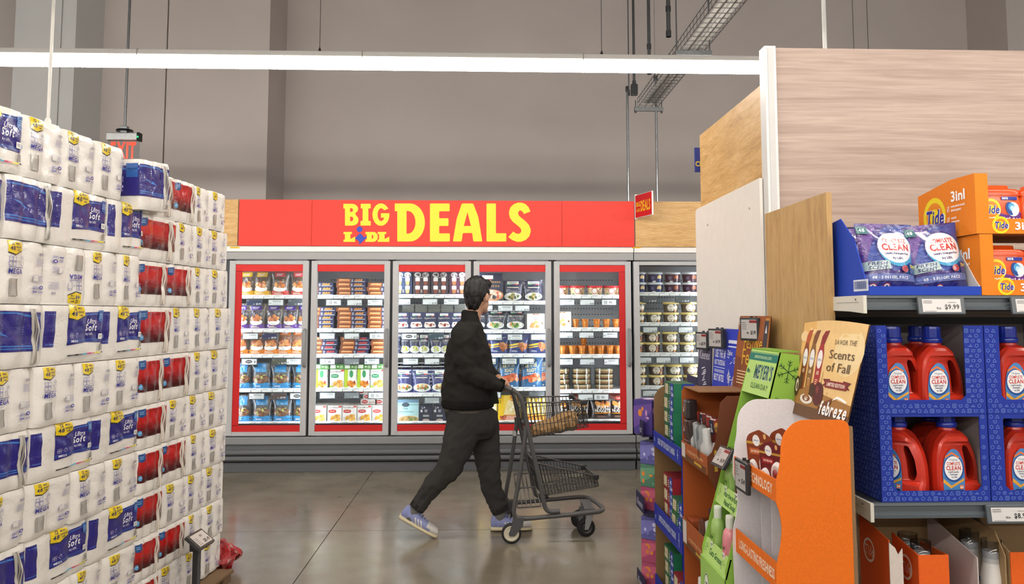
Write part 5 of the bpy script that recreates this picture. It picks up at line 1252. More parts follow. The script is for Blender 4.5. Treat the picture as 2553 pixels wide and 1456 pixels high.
# ---- Tide pods cases, gel pac bags, jugs
def tide_logo(cx, cy, s, txt='#2c2f9c', outline='#ffffff', ring=True, sh=0.15):
    it = []
    if ring: it += [El(cx, cy, s, s, '#f6d91a', 26), El(cx + s * 0.02, cy, s * 0.74, s * 0.74, '#ef8a10', 24), El(cx + s * 0.03, cy, s * 0.42, s * 0.42, '#f6d91a', 20)]
    if outline: it += [T('Tide', cx + s * 0.03, cy - s * 0.42, s * 0.8, outline, w=s * 1.75, sh=sh)]
    it += [T('Tide', cx + s * 0.02, cy - s * 0.38, s * 0.74, txt, w=s * 1.6, sh=sh)]
    return it
ORG = '#ee8208'
def pods_case(name_label, X, z, w=0.46):
    r = empty('pods_case', (X, YSF + 0.012, z)); tag(r, name_label, 'case', 'orange laundry pod cases on the upper shelf')
    d, h = 0.36, 0.21; t = 0.004
    s = MB(); s.prism([(0, 0), (d, 0), (d, h - 0.03), (d * 0.4, h), (0, h)], 'x', 0, t, ORG)
    S = lambda u, v, e: (-e, d / 2 - u, v)
    prt(s, tide_logo(-0.07, 0.085, 0.075) + [T('3in1', 0.085, 0.13, 0.036, '#ffffff', w=0.085), T('concentrated', 0.04, 0.108, 0.009, '#ffffff', 'l', 0.085), T('detergent', 0.04, 0.094, 0.009, '#ffffff', 'l', 0.062), T('stain', 0.042, 0.066, 0.009, '#ffffff', 'l', 0.03), T('remover', 0.042, 0.052, 0.009, '#ffffff', 'l', 0.05), R(0.018, 0.094, 0.032, 0.112, '#ffffff'), R(0.0195, 0.0955, 0.0305, 0.1105, ORG), R(0.018, 0.054, 0.032, 0.072, '#ffffff'), R(0.0195, 0.0555, 0.0305, 0.0705, ORG), Ln(0.021, 0.104, 0.024, 0.098, 0.002, '#ffffff'), Ln(0.024, 0.098, 0.034, 0.116, 0.002, '#ffffff'), Ln(0.021, 0.064, 0.024, 0.058, 0.002, '#ffffff'), Ln(0.024, 0.058, 0.034, 0.076, 0.002, '#ffffff')], S)
    s.build('side_wall', 'card', r)
    f = MB(); f.box(0, 0.046, -t, 0, 0, h, '#ee840f'); f.build('front_flange', 'card', r)
    f = MB(); f.box(0.046, w, -t, 0, 0, 0.052, ORG)
    prt(f, tide_logo(0.085, 0.03, 0.03) + [T('3in1', 0.135, 0.014, 0.026, '#ffffff', 'l', 0.065), T('PODS', 0.22, 0.014, 0.026, '#ffffff', 'l', 0.08)], FY(-t)); f.build('front_band', 'card', r)
    b = MB(); b.box(t, w, d - t, d, 0, h - 0.03, '#b58a5a'); b.build('back_wall', 'card', r)
    b = MB(); b.box(t, w, 0, d - t, 0, t, '#b58a5a'); b.build('bottom', 'card', r)
    b = MB(); b.box(w - t, w, 0, d - t, t, h - 0.03, '#e07c0e'); b.build('side_wall', 'card', r)
    return r
XU = atY(2430, 500, YSF + 0.012).x; XLc = atY(2443, 650, YSF + 0.012).x
pods_case('orange pod detergent case, lower of two on the upper shelf', XLc, ZU + 0.0005)
pods_case('orange pod detergent case, stacked on top, showing its side logo', XU, ZU + 0.2125)
def pods_tub():
    w, d, h = 0.15, 0.10, 0.135; m = MB()
    n = 32
    def rr(a, s): 
        c, q = math.cos(a), math.sin(a); return (abs(c) ** 0.6 * (1 if c > 0 else -1) * w / 2 * s, abs(q) ** 0.6 * (1 if q > 0 else -1) * d / 2 * s)
    prof = [(0.86, 0), (0.92, 0.004), (1.0, 0.05), (1.0, 0.085), (0.93, 0.108)]
    vs = [(*rr(2 * math.pi * k / n, s), z) for s, z in prof for k in range(n)]
    m.add(vs, [(i * n + k, i * n + (k + 1) % n, (i + 1) * n + (k + 1) % n, (i + 1) * n + k) for i in range(len(prof) - 1) for k in range(n)], '#e0561a', True)
    m.add(vs[:n], (tuple(range(n - 1, -1, -1)),), '#e0561a')
    def S(x, y, e):
        s = 1.0 if y > 0.05 else 0.92 + 0.08 * (y - 0.004) / 0.046
        u = max(-0.999, min(0.999, x / (w / 2 * s))); a = math.acos(max(-1, min(1, (abs(u) ** (1 / 0.6)) * (1 if u > 0 else -1))))
        p = rr(-a, s); return (x, p[1] - e, y)
    it = [R(-0.062, 0.008, 0.066, 0.045, '#6a2f8c'), Pg([(-0.062, 0.045), (0.066, 0.045), (0.066, 0.06), (0.02, 0.05), (-0.02, 0.058), (-0.062, 0.048)], '#6a2f8c')] + tide_logo(-0.032, 0.066, 0.03) + [R(0.0, 0.092, 0.05, 0.101, '#2c3aa0'), T('100%', 0.012, 0.0935, 0.006, '#ffffff'), El(0.036, 0.066, 0.021, 0.02, '#dcecf6'), El(0.026, 0.068, 0.013, 0.019, '#1f4c9c', 20, 0.3), El(0.031, 0.072, 0.010, 0.012, '#4aa6dc', 18, 0.6), El(0.036, 0.067, 0.008, 0.011, '#bfe0f2', 16, 0.8), El(0.042, 0.06, 0.011, 0.011, '#f6fafc', 16), T('PODS', -0.03, 0.034, 0.01, '#f4f2fa', w=0.038), T('3=1', 0.014, 0.034, 0.01, '#f4f2fa', w=0.022), El(0.036, 0.039, 0.004, 0.004, '#f4f2fa', 10), El(0.047, 0.039, 0.004, 0.004, '#c8b8dc', 10), El(0.058, 0.039, 0.004, 0.004, '#f4f2fa', 10), El(-0.04, 0.018, 0.006, 0.006, '#f4f2fa', 12), Ring(-0.04, 0.018, 0.005, 0.0065, '#c8342c', 12), Greek(-0.028, 0.013, 0.04, 0.024, 2, '#e8e0f0')]
    prt(m, it, S, 0.0008, 0.014, 0.0001)
    o = m.build('pods_tub', 'gloss'); o['category'] = 'detergent tub'
    l = MB(); prof = [(0.97, 0.105), (0.97, 0.116), (0.9, 0.123), (0.6, 0.125), (0.58, 0.135), (0.05, 0.137)]
    vs = [(*rr(2 * math.pi * k / n, s), z) for s, z in prof for k in range(n)]
    l.add(vs, [(i * n + k, i * n + (k + 1) % n, (i + 1) * n + (k + 1) % n, (i + 1) * n + k) for i in range(len(prof) - 1) for k in range(n)], '#e24e14', True); l.add(vs[-n:], (tuple(range(n)),), '#e24e14')
    l.build('lid', 'gloss', o)
    return o
pt = pods_tub()
for X0, z0, cs in ((XU, ZU + 0.2125, 'upper'), (XLc, ZU + 0.0005, 'lower')):
    for k in range(2):
        place(pt, (X0 + 0.105 + k * 0.165, YSF + 0.08, z0 + 0.0045), (0, 0, 0.03 * k), 'orange pod tub with round lid, %s in the %s orange case' % (ORD[k + 1], cs), 'orange pod tubs in the open cases', (1.18, 1.0, 1.26))

def gel_bags():
    X0 = 1.312; w = atY(2445, 725, YSF + 0.012).x - X0; z = ZU + 0.0005; y0 = YSF + 0.012; d = 0.34
    r = empty('display_tray', (X0, y0, z)); tag(r, 'blue cardboard tray holding purple gel pac bags on the upper shelf', 'tray')
    BL = '#1740b4'
    m = MB(); m.prism([(0, 0), (d, 0), (d, 0.27), (0.2, 0.285), (0.1, 0.2), (0.02, 0.05), (0, 0.03)], 'x', 0, 0.004, BL)
    prt(m, [R(-0.14, 0.015, -0.03, 0.055, '#dfe4f2'), *[R(-0.135 + k * 0.0075, 0.022, -0.131 + k * 0.0075, 0.05, '#4a5c98') for k in range(13)]], lambda u, v, e: (-e, d / 2 - (u + 0.2), v)); m.build('side_wall', 'card', r)
    m = MB(); m.prism([(0, 0), (d, 0), (d, 0.27), (0.2, 0.28), (0.1, 0.15), (0.02, 0.05), (0, 0.03)], 'x', w - 0.004, w, '#d5d0cc'); m.build('side_wall', 'card', r)
    m = MB(); m.box(0, w, -0.004, 0, 0, 0.03, BL); m.build('front_lip', 'card', r)
    m = MB(); m.box(0.004, w - 0.004, d - 0.004, d, 0, 0.27, '#1a2450'); m.build('back_wall', 'card', r)
    m = MB(); m.box(0.004, w - 0.004, 0, d - 0.004, 0, 0.004, BL); m.build('bottom', 'card', r)
    W, H = 0.205, 0.25
    it = [R(-W / 2, 0, W / 2, H, '#43327c'), Pg([(-W / 2, H * 0.5), (0, H * 0.95), (W / 2, H), (W / 2, H * 0.4), (0, H * 0.3)], '#3b4fa0'), Pg([(-W * 0.5, H * 0.35), (-W * 0.2, H * 0.9), (W * 0.05, H), (-W * 0.32, H), (-W * 0.5, H * 0.8)], '#6a4a94'), Pg([(W * 0.2, H * 0.3), (W * 0.5, H * 0.2), (W * 0.5, H * 0.8), (W * 0.4, H * 0.5)], '#2f7ac0'),
          El(0.02, H * 0.63, W * 0.36, H * 0.27, '#2a2f78', 26), El(0.025, H * 0.615, W * 0.345, H * 0.25, '#3fa0d0', 26), El(0.022, H * 0.64, W * 0.33, H * 0.225, '#f0eef4', 26), T('COMPLETE', 0.022, H * 0.715, H * 0.06, '#c8322c', w=W * 0.44), T('CLEAN', 0.022, H * 0.60, H * 0.095, '#c8322c', w=W * 0.52), T('Laundry Detergent Pacs', 0.022, H * 0.54, H * 0.03, '#2c2c70', w=W * 0.46), T('by LiDL', 0.022, H * 0.47, H * 0.032, '#2c2c70', w=W * 0.2),
          Pg([(-W * 0.5, H * 0.3), (-W * 0.06, H * 0.33), (-W * 0.08, H * 0.45), (-W * 0.5, H * 0.43)], '#a9c0c0'), T('FRESH', -W * 0.28, H * 0.385, H * 0.045, '#33306c', w=W * 0.3, sh=0.2), T('SCENT', -W * 0.28, H * 0.325, H * 0.045, '#33306c', w=W * 0.3, sh=0.2),
          R(-W * 0.5, H * 0.16, W * 0.44, H * 0.26, '#6a78b8'), T('48 - 5 IN 1 GEL PACS', -W * 0.06, H * 0.19, H * 0.04, '#e8ecf8', w=W * 0.64), R(-W * 0.5, 0, W * 0.5, H * 0.15, '#2a2c78'), El(-W * 0.36, H * 0.08, H * 0.045, H * 0.05, '#e8e6ee'), Ring(-W * 0.36, H * 0.08, H * 0.038, H * 0.05, '#b84a44'), El(-W * 0.14, H * 0.08, H * 0.045, H * 0.05, '#e8e6ee'), Ring(-W * 0.14, H * 0.08, H * 0.038, H * 0.05, '#b84a44'), El(-W * 0.14, H * 0.08, H * 0.015, H * 0.02, '#2c2c34'), El(-W * 0.36, H * 0.08, H * 0.015, H * 0.02, '#2c2c34'),
          R(W * 0.3, H * 0.26, W * 0.5, H * 0.42, '#20408c'), T('5in1', W * 0.4, H * 0.35, H * 0.045, '#f2e22a', w=W * 0.14), Pg([(-W * 0.5, H * 0.84), (-W * 0.3, H * 0.84), (-W * 0.33, H * 0.95), (-W * 0.5, H * 0.95)], '#2c6a70'), T('48', -W * 0.41, H * 0.87, H * 0.05, '#d8ecec'), El(W * 0.2, H * 0.33, W * 0.07, H * 0.05, '#a83a4a')]
    for k, (px, lean, lab) in enumerate(((2214, 0.02, 'purple gel pac detergent bag beside the tray side'), (2350, -0.10, 'purple gel pac detergent bag leaning against the orange case'))):
        b = bag('gel_pac_bag', W, H, 0.10, '#3c3274', it, 40 + k, 'bagfilm', 0.0095, 0.45)
        p = atY(px, 712, y0 + 0.07); b.location = (p.x, y0 + 0.075, z + 0.0045); b.rotation_euler = (-0.12, lean, 0.02); tag(b, lab, 'detergent bag', 'gel pac bags in the blue tray')
    b = bag('gel_pac_bag', W, H * 1.0, 0.08, '#3c3274', it[:4], 44); b.location = (X0 + 0.11, y0 + 0.2, z + 0.0045); b.rotation_euler = (-0.1, -0.03, 0); tag(b, 'purple gel pac detergent bag standing behind the first one', 'detergent bag', 'gel pac bags in the blue tray')
gel_bags()

LB = '#6d8ad8'
def laundry_symbols(x0, y0, x1, y1, s=0.0172, col=LB, holes=()):
    out = []; lw = s * 0.085; row = 0; y = y0 + s * 0.6
    while y < y1 - s * 0.4:
        x = x0 + s * 0.6 + (row % 2) * s * 0.75; k = row * 3
        while x < x1 - s * 0.4:
            if not any(a - s * 0.4 < x < b + s * 0.4 and c - s * 0.4 < y < d_ + s * 0.4 for a, b, c, d_ in holes):
                t = k % 6; q = s * 0.36
                if t in (0, 4): out.append(Ring(x, y, q - lw, q, col, 10)); 
                if t == 4: out.append(R(x - lw / 2, y - q * 0.5, x + lw / 2, y + q * 0.5, col))
                if t == 1: out += [Ln(x - q, y - q * 0.8, x + q, y - q * 0.8, lw, col), Ln(x - q, y - q * 0.8, x, y + q, lw, col), Ln(x + q, y - q * 0.8, x, y + q, lw, col)]
                if t == 2: out += [Ln(x - q, y - q, x + q, y - q, lw, col), Ln(x - q, y + q, x + q, y + q, lw, col), Ln(x - q, y - q, x - q, y + q, lw, col), Ln(x + q, y - q, x + q, y + q, lw, col), Ring(x, y, q * 0.45, q * 0.45 + lw, col, 8)]
                if t == 3: out += [Ln(x - q, y + q * 0.6, x - q * 0.7, y - q * 0.7, lw, col), Ln(x - q * 0.7, y - q * 0.7, x + q * 0.7, y - q * 0.7, lw, col), Ln(x + q, y + q * 0.6, x + q * 0.7, y - q * 0.7, lw, col), Ln(x - q, y + q * 0.5, x + q, y + q * 0.5, lw, col)]
                if t == 5: out += [Ln(x, y + q * 0.2, x - q * 1.1, y - q * 0.5, lw, col), Ln(x, y + q * 0.2, x + q * 1.1, y - q * 0.5, lw, col), Ln(x - q * 1.1, y - q * 0.5, x + q * 1.1, y - q * 0.5, lw, col), Ln(x, y + q * 0.2, x + q * 0.2, y + q * 0.8, lw, col)]
            x += s * 1.25; k += 1
        y += s * 0.98; row += 1
    return out
def jug():
    """handled detergent jug seen from its label side"""
    out = [(-0.062, 0.0), (0.064, 0.0), (0.074, 0.01), (0.078, 0.04), (0.076, 0.09), (0.066, 0.135), (0.048, 0.168), (0.026, 0.186), (0.016, 0.192), (-0.034, 0.192), (-0.042, 0.186), (-0.064, 0.165), (-0.074, 0.13), (-0.077, 0.08), (-0.076, 0.03), (-0.072, 0.01)]
    out = rounded(out, 0.02, 2)
    hole = rounded([(0.030, 0.052), (0.048, 0.050), (0.056, 0.070), (0.050, 0.112), (0.034, 0.146), (0.022, 0.150), (0.018, 0.140), (0.026, 0.105)], 0.008, 2)
    m = MB(); d = 0.105; cx, cz = 0.0, 0.09; col = '#c8301c'
    lay = [(-d / 2, 0.84), (-d / 2 + 0.006, 0.92), (-d / 2 + 0.022, 0.99), (0, 1.0), (d / 2 - 0.022, 0.99), (d / 2 - 0.006, 0.92), (d / 2, 0.84)]
    # the handle zone is pinched thinner than the belly
    n = len(out); rings = []
    for y, s in lay:
        rings.append([(cx + (p[0] - cx) * s, y * (0.62 if p[0] > 0.045 and p[1] > 0.04 else 1.0), cz + (p[1] - cz) * (s if p[1] > 0.02 else 0.5 + s * 0.5)) for p in out])
    for a, b in zip(rings, rings[1:]):
        m.add(a + b, [(i, (i + 1) % n, (i + 1) % n + n, i + n) for i in range(n)], col, True)
    k = len(hole)
    for ring, sgn in ((rings[0], 1), (rings[-1], -1)):
        flat = [Vector((p[0], p[2], 0)) for p in ring]; hf = [Vector((p[0], p[1], 0)) for p in hole]
        tr = tessellate_polygon([flat, hf]); y = ring[0][1]
        vs = list(ring) + [(p[0], y * 0.72, p[1]) for p in hole]
        m.add(vs, [tuple(t) for t in tr], col, False)
    m.add([(p[0], -d / 2 * 0.72, p[1]) for p in hole] + [(p[0], d / 2 * 0.72, p[1]) for p in hole], [(i, (i + 1) % k, (i + 1) % k + k, i + k) for i in range(k)], '#a82414', True)
    m.lathe([(0.030, 0.185), (0.027, 0.195), (0.024, 0.205)], 20, (-0.009, 0, 0), col)
    lab = rounded([(-0.052, 0.004), (0.012, 0.004), (0.016, 0.06), (0.012, 0.11), (-0.006, 0.138), (-0.024, 0.142), (-0.046, 0.122), (-0.056, 0.08)], 0.02, 3)
    it = [Pg(lab, '#4a86c4'), El(-0.02, 0.084, 0.033, 0.038, '#1f4c94', 24), Pg([(-0.054, 0.045), (-0.03, 0.028), (0.012, 0.05), (0.014, 0.058), (-0.028, 0.036), (-0.053, 0.056)], '#e8a83a'), Pg([(-0.046, 0.12), (-0.024, 0.132), (0.0, 0.118), (-0.002, 0.114), (-0.024, 0.126), (-0.046, 0.114)], '#e87a3a'), El(-0.02, 0.086, 0.029, 0.034, '#f2f2f4', 24),
          T('Original', -0.02, 0.107, 0.006, '#2c3a70', w=0.026, style='r'), T('COMPLETE', -0.02, 0.0945, 0.0085, '#cc2c24', w=0.043), T('CLEAN', -0.02, 0.0805, 0.0115, '#cc2c24', w=0.047), T('Liquid Laundry', -0.02, 0.073, 0.005, '#2c2c60', w=0.034), T('Detergent', -0.02, 0.066, 0.005, '#2c2c60', w=0.024), T('by LiDL', -0.018, 0.0585, 0.0045, '#2c2c60', w=0.018), R(-0.002, 0.026, 0.010, 0.038, '#e8763a'), T('64', 0.004, 0.0285, 0.007, '#ffffff', w=0.009), R(-0.046, 0.018, -0.024, 0.024, '#1a2448'), R(-0.022, 0.018, 0.008, 0.024, '#1a2448'), R(-0.05, 0.012, 0.01, 0.0135, '#d8e4f0'), T('100 FL OZ (3.12 QT) 2.96L', -0.02, 0.0055, 0.0042, '#d8e4f0', w=0.05)]
    prt(m, it, FY(-d / 2), 0.0006, None, 0.00008)
    o = m.build('detergent_jug', 'gloss'); o['category'] = 'detergent jug'
    c = MB(); nn = 30
    c.lathe([(0.029, 0.198), (0.031, 0.200), (0.031, 0.212), (0.0275, 0.214)], 24, (-0.009, 0, 0), '#1a2f9c')
    pr = [(0.0265, 0.213), (0.0262, 0.24), (0.025, 0.246), (0.001, 0.248)]
    vs = []
    for r_, z in pr:
        for q in range(nn): vs.append((-0.009 + (r_ + (0.0008 if q % 2 else 0)) * math.cos(2 * math.pi * q / nn), (r_ + (0.0008 if q % 2 else 0)) * math.sin(2 * math.pi * q / nn), z))
    c.add(vs, [(i * nn + q, i * nn + (q + 1) % nn, (i + 1) * nn + (q + 1) % nn, (i + 1) * nn + q) for i in range(3) for q in range(nn)], '#1a2f9c', False)
    c.build('cap', 'gloss', o)
    return o
JG = jug()
def jug_case(X0, X1, z0, z1, lab, win):
    y0 = YSF + 0.012; d = 0.36; w = X1 - X0; h = z1 - z0; t = 0.004; B1 = '#14309a'
    r = empty('jug_case', (X0, y0, z0)); tag(r, lab, 'case', 'blue laundry-symbol cases of jugs')
    a, b, c, e = win   # window left, right, bottom, top inside the front
    m = MB()
    if e >= h: m.prism([(0, 0), (w, 0), (w, h), (b, h), (b, c + 0.015), (b - 0.015, c), (a + 0.015, c), (a, c + 0.015), (a, h), (0, h)], 'y', -t, 0, B1)
    else: m.prism([(0, 0), (w, 0), (w, h), (0, h)], 'y', -t, 0, B1, [[(a + 0.015, c), (b - 0.015, c), (b, c + 0.015), (b, e), (a, e), (a, c + 0.015)]])
    prt(m, laundry_symbols(0, 0, w, h, holes=((a, b, c, e),)), FY(-t), d=0.0); m.build('front_wall', 'card', r)
    m = MB(); m.box(0, t, 0, d, 0, h, B1); prt(m, laundry_symbols(-d / 2, 0, d / 2, h), lambda u, v, e2: (-e2, d / 2 - u, v), d=0.0); m.build('side_wall', 'card', r)
    m = MB(); m.box(w - t, w, 0, d, 0, h, '#9a9290'); m.build('side_wall', 'card', r)
    m = MB(); m.box(t, w - t, d - t, d, 0, h, '#a39b98'); m.build('back_wall', 'card', r)
    m = MB(); m.box(t, w - t, 0, d - t, 0, t, '#a39b98'); m.build('bottom', 'card', r)
    return r
def px2(x): return (x - 1207) / 2000 * (YSF + 0.008)
CX0, CX1, CX2 = px2(2195), px2(2470), px2(2760)
ZM = 1.51 - (1033 - 785) / 2000 * (YSF + 0.008); ZT = 1.51 - (812 - 785) / 2000 * (YSF + 0.008)
def zz2(y): return 1.51 - (y - 785) / 2000 * (YSF + 0.008)
jug_case(CX0, CX1, ZL + 0.0005, ZM - 0.001, 'blue laundry-symbol jug case, lower one beside the orange display', (px2(2226) - CX0, px2(2450) - CX0, zz2(1222) - ZL, zz2(1040) - ZL))
jug_case(CX0, CX1, ZM, ZT, 'blue laundry-symbol jug case, upper one beside the orange display header', (px2(2221) - CX0, px2(2420) - CX0, zz2(998) - ZM, 9))
jug_case(CX1 + 0.004, CX2, ZL + 0.0005, ZM - 0.001, 'blue laundry-symbol jug case, lower one at the picture edge', (px2(2508) - CX1, px2(2740) - CX1, zz2(1222) - ZL, zz2(1045) - ZL))
jug_case(CX1 + 0.004, CX2, ZM, ZT, 'blue laundry-symbol jug case, upper one at the picture edge', (px2(2508) - CX1, px2(2740) - CX1, zz2(998) - ZM, 9))
JS = 0.99
for (px, zb, dy, rz, lab) in ((2258, ZM, 0.09, 0.0, 'red detergent jug partly behind the strip in the upper blue case'), (2362, ZM, 0.075, 0.0, 'red detergent jug front and centre in the upper blue case'), (2322, ZM, 0.22, 0.05, 'red detergent jug in back row of the upper blue case'), (2262, ZL, 0.085, -0.75, 'red detergent jug turned aside in the lower blue case'), (2390, ZL, 0.075, 0.0, 'red detergent jug front and centre in the lower blue case'), (2345, ZL, 0.23, 0.3, 'red detergent jug in back row of the lower blue case'), (2560, ZM, 0.08, 0.0, 'red detergent jug cut by picture edge, upper case'), (2566, ZL, 0.08, 0.0, 'red detergent jug cut by picture edge, lower case')):
    place(JG, ((px - 1207) / 2000 * (YSF + dy - 0.03), YSF + 0.012 + dy, zb + 0.005), (0, 0, rz), lab, 'red laundry detergent jugs in blue cases', (1.08, 1, 1.17))

def lower_cases():
    y0 = YSF + 0.03; z0 = 0.2205; t = 0.004; OR = '#e0560e'
    zt = lambda py: 1.51 - (py - 785) / 2000 * (y0)
    px = lambda x, y=y0: (x - 1207) / 2000 * y
    def logo(cx, cy, s, c='#f0dccc'): return [Ring(cx, cy, s * 0.8, s, c, 26), T('Tide', cx, cy - s * 0.36, s * 0.74, c, w=s * 1.5, sh=0.15), T('Tide', cx, cy - s * 0.31, s * 0.6, '#e0560e', w=s * 1.36, sh=0.15, style='r')]
    # case A: low-front tray with kraft inside
    X0 = px(2207); r = empty('detergent_case', (X0, y0, z0)); tag(r, 'opened orange case with kraft inside under the lower shelf', 'case', 'opened orange detergent cases under the lower shelf')
    h = 0.60; d = 0.4
    m = MB(); m.prism([(0, 0), (0.21, 0), (0.21, h - 0.03), (0, zt(1340) - z0)], 'x', 0, t, OR); prt(m, logo(0.0, 0.465, 0.041), lambda u, v, e: (-e, 0.14 - u, v)); m.build('side_wall', 'card', r)
    m = MB(); m.box(0, 0.40, d - t, d, 0, h - 0.02, '#a98a62'); m.build('back_wall', 'card', r)
    m = MB(); m.prism([(0, 0), (d, 0), (d, h - 0.02), (0.05, h - 0.05), (0, h - 0.12)], 'x', 0.40 - t, 0.40, '#a98a62'); m.build('side_wall', 'card', r)
    m = MB(); m.prism([(0, 0), (0.40, 0), (0.40, 0.30), (0.045, 0.30), (0.045, zt(1360) - z0), (0.03, zt(1375) - z0), (0.02, zt(1358) - z0), (0, zt(1345) - z0)], 'y', -t, 0, '#d9cdc4'); m.build('front_wall', 'card', r)
    m = MB(); m.box(t, 0.40 - t, 0, d - t, 0, t, '#a98a62'); m.build('bottom', 'card', r)
    m = MB(); m.prism([(0.0, 0.0), (0.3, 0.0), (0.3, zt(1330) - z0), (0.0, zt(1385) - z0)], 'x', px(2428) - X0, px(2428) - X0 + t, '#cfc3c0'); m.build('partition', 'card', r)
    # inner orange carton
    Xc = px(2283, y0 - 0.012); m = MB(); w, dd, hh = 0.10, 0.16, zt(1378) - z0
    c = empty('bottle_carton', (Xc, y0 + 0.0, z0 + 0.0045)); 
    m.box(0, w, -0.012, -0.008, 0.0, hh, '#ea620c'); m.build('front_wall', 'card', c)
    m = MB(); m.prism([(-0.012, 0), (dd, 0), (dd, hh + 0.03), (-0.012, hh)], 'x', -t, 0, OR); prt(m, logo(0.0, hh - 0.062, 0.042, '#f4e0d0'), lambda u, v, e: (-t - e, 0.07 - u, v)); m.build('side_wall', 'card', c)
    m = MB(); m.box(w - t, w, -0.008, dd, 0, hh, '#d8550c'); m.build('side_wall', 'card', c)
    m = MB(); m.box(0, w - t, -0.008, dd, 0, t, '#a98a62'); m.build('bottom', 'card', c)
    tag(c, 'small orange carton with white ring logo holding clear-capped bottles', 'carton')
    bt = MB(); bt.lathe([(0.034, 0), (0.037, 0.006), (0.037, 0.36), (0.03, 0.40), (0.028, 0.44)], 22, (0, 0, 0), '#ece8e4'); bt.lathe([(0.0001, 0.37), (0.012, 0.37)], 12, (0, -0.0001, 0), '#ece8e4')
    def S(x, y, e): a = x / 0.037; return ((0.0372 + e) * math.sin(a), -(0.0372 + e) * math.cos(a), y)
    prt(bt, [El(0.012, 0.33, 0.008, 0.009, '#3a62b0', 14), El(0.012, 0.33, 0.005, 0.005, '#dfe6f2', 10)], S, 0.0008, 0.01)
    bo = bt.build('fabric_booster_bottle', 'plastic'); bo['category'] = 'bottle'
    cp = MB(); cp.lathe([(0.033, 0.405), (0.034, 0.41), (0.032, 0.475), (0.0315, 0.475), (0.0325, 0.42)], 24, (0, 0, 0), '#e4e6ea', cap=False)
    cp.build('clear_cap', 'clear_plastic', bo)
    for k, (xx, yy, dz, lab) in enumerate(((Xc + 0.04, y0 + 0.05, 0.06, 'clear-capped white bottle in the small orange carton, front one'), (Xc + 0.032, y0 + 0.12, 0.085, 'clear-capped white bottle in the small orange carton, rear one'), (px(2466, y0 + 0.06), y0 + 0.06, 0.04, 'white bottle with clear measuring cap beside the torn partition'), (px(2412, y0 + 0.16), y0 + 0.16, 0.06, 'clear-capped bottle half hidden behind the torn partition'))):
        place(bo, (xx, yy, z0 + 0.009), (0, 0, 0.0), lab, 'clear-capped bottles under the lower shelf', (1, 1, (zt(1372 if k < 2 else 1368) + dz * 0.3 - z0) / 0.475))
    # case B, orange front at the picture edge
    Xb = px(2504); r = empty('detergent_case', (Xb + 0.01, y0, z0)); tag(r, 'orange-fronted detergent case at the picture edge under the lower shelf', 'case', 'opened orange detergent cases under the lower shelf')
    m = MB(); m.box(0, 0.36, -t, 0, 0, zt(1372) - z0, '#ea620c'); m.build('front_wall', 'card', r)
    m = MB(); m.prism([(0, 0), (d, 0), (d, h - 0.02), (0.16, zt(1320) - z0), (0, zt(1372) - z0)], 'x', 0, t, '#b89a70'); m.build('side_wall', 'card', r)
    m = MB(); m.box(t, 0.36, d - t, d, 0, h - 0.02, '#a98a62'); m.build('back_wall', 'card', r)
    m = MB(); m.box(t, 0.36, 0, d - t, 0, t, '#a98a62'); m.build('bottom', 'card', r)
    # grey-white end carton nearest the oak board
    m = MB(); m.box(1.30, 1.352, y0 + 0.215, y0 + 0.5, z0, 0.80, '#bdb5b0', 0.002)
    tag(m.build('flattened_carton', 'card'), 'flat white carton standing between end board and orange case', 'carton')
lower_cases()
# ------------------------------------------------------------------ cardboard displays along the aisle end
XF_, XK = 0.945, 1.2
def esl(parent, loc, rot, price, w=0.105, h=0.085, t=0.016):
    m = MB(); m.box(-w / 2, w / 2, 0, t, -h / 2, h / 2, '#35363a', 0.004)
    prt(m, [R(-w / 2 + 0.01, -h / 2 + 0.011, w / 2 - 0.012, h / 2 - 0.009, '#bcb8b6'), R(0.002, h / 2 - 0.024, w / 2 - 0.012, h / 2 - 0.012, '#8a3234'), T(price, w / 2 - 0.018, -0.022, 0.016, '#26262a', 'r', 0.036), Greek(-w / 2 + 0.014, 0.0, -0.012, h / 2 - 0.014, 4, '#77747a', fill=0.25), R(-0.014, -0.02, -0.004, -0.013, '#4a484c')], FY(0))
    for x in (-0.02, 0.02): m.box(x - 0.004, x + 0.004, t, t + 0.012, h / 2 - 0.006, h / 2 + 0.006, '#2a2b2e')
    return m.build('price_tag', 'screen', parent, loc, rot)
ROTX = (0, 0, -math.pi / 2)        # turns a part that looks towards -Y to look towards -X

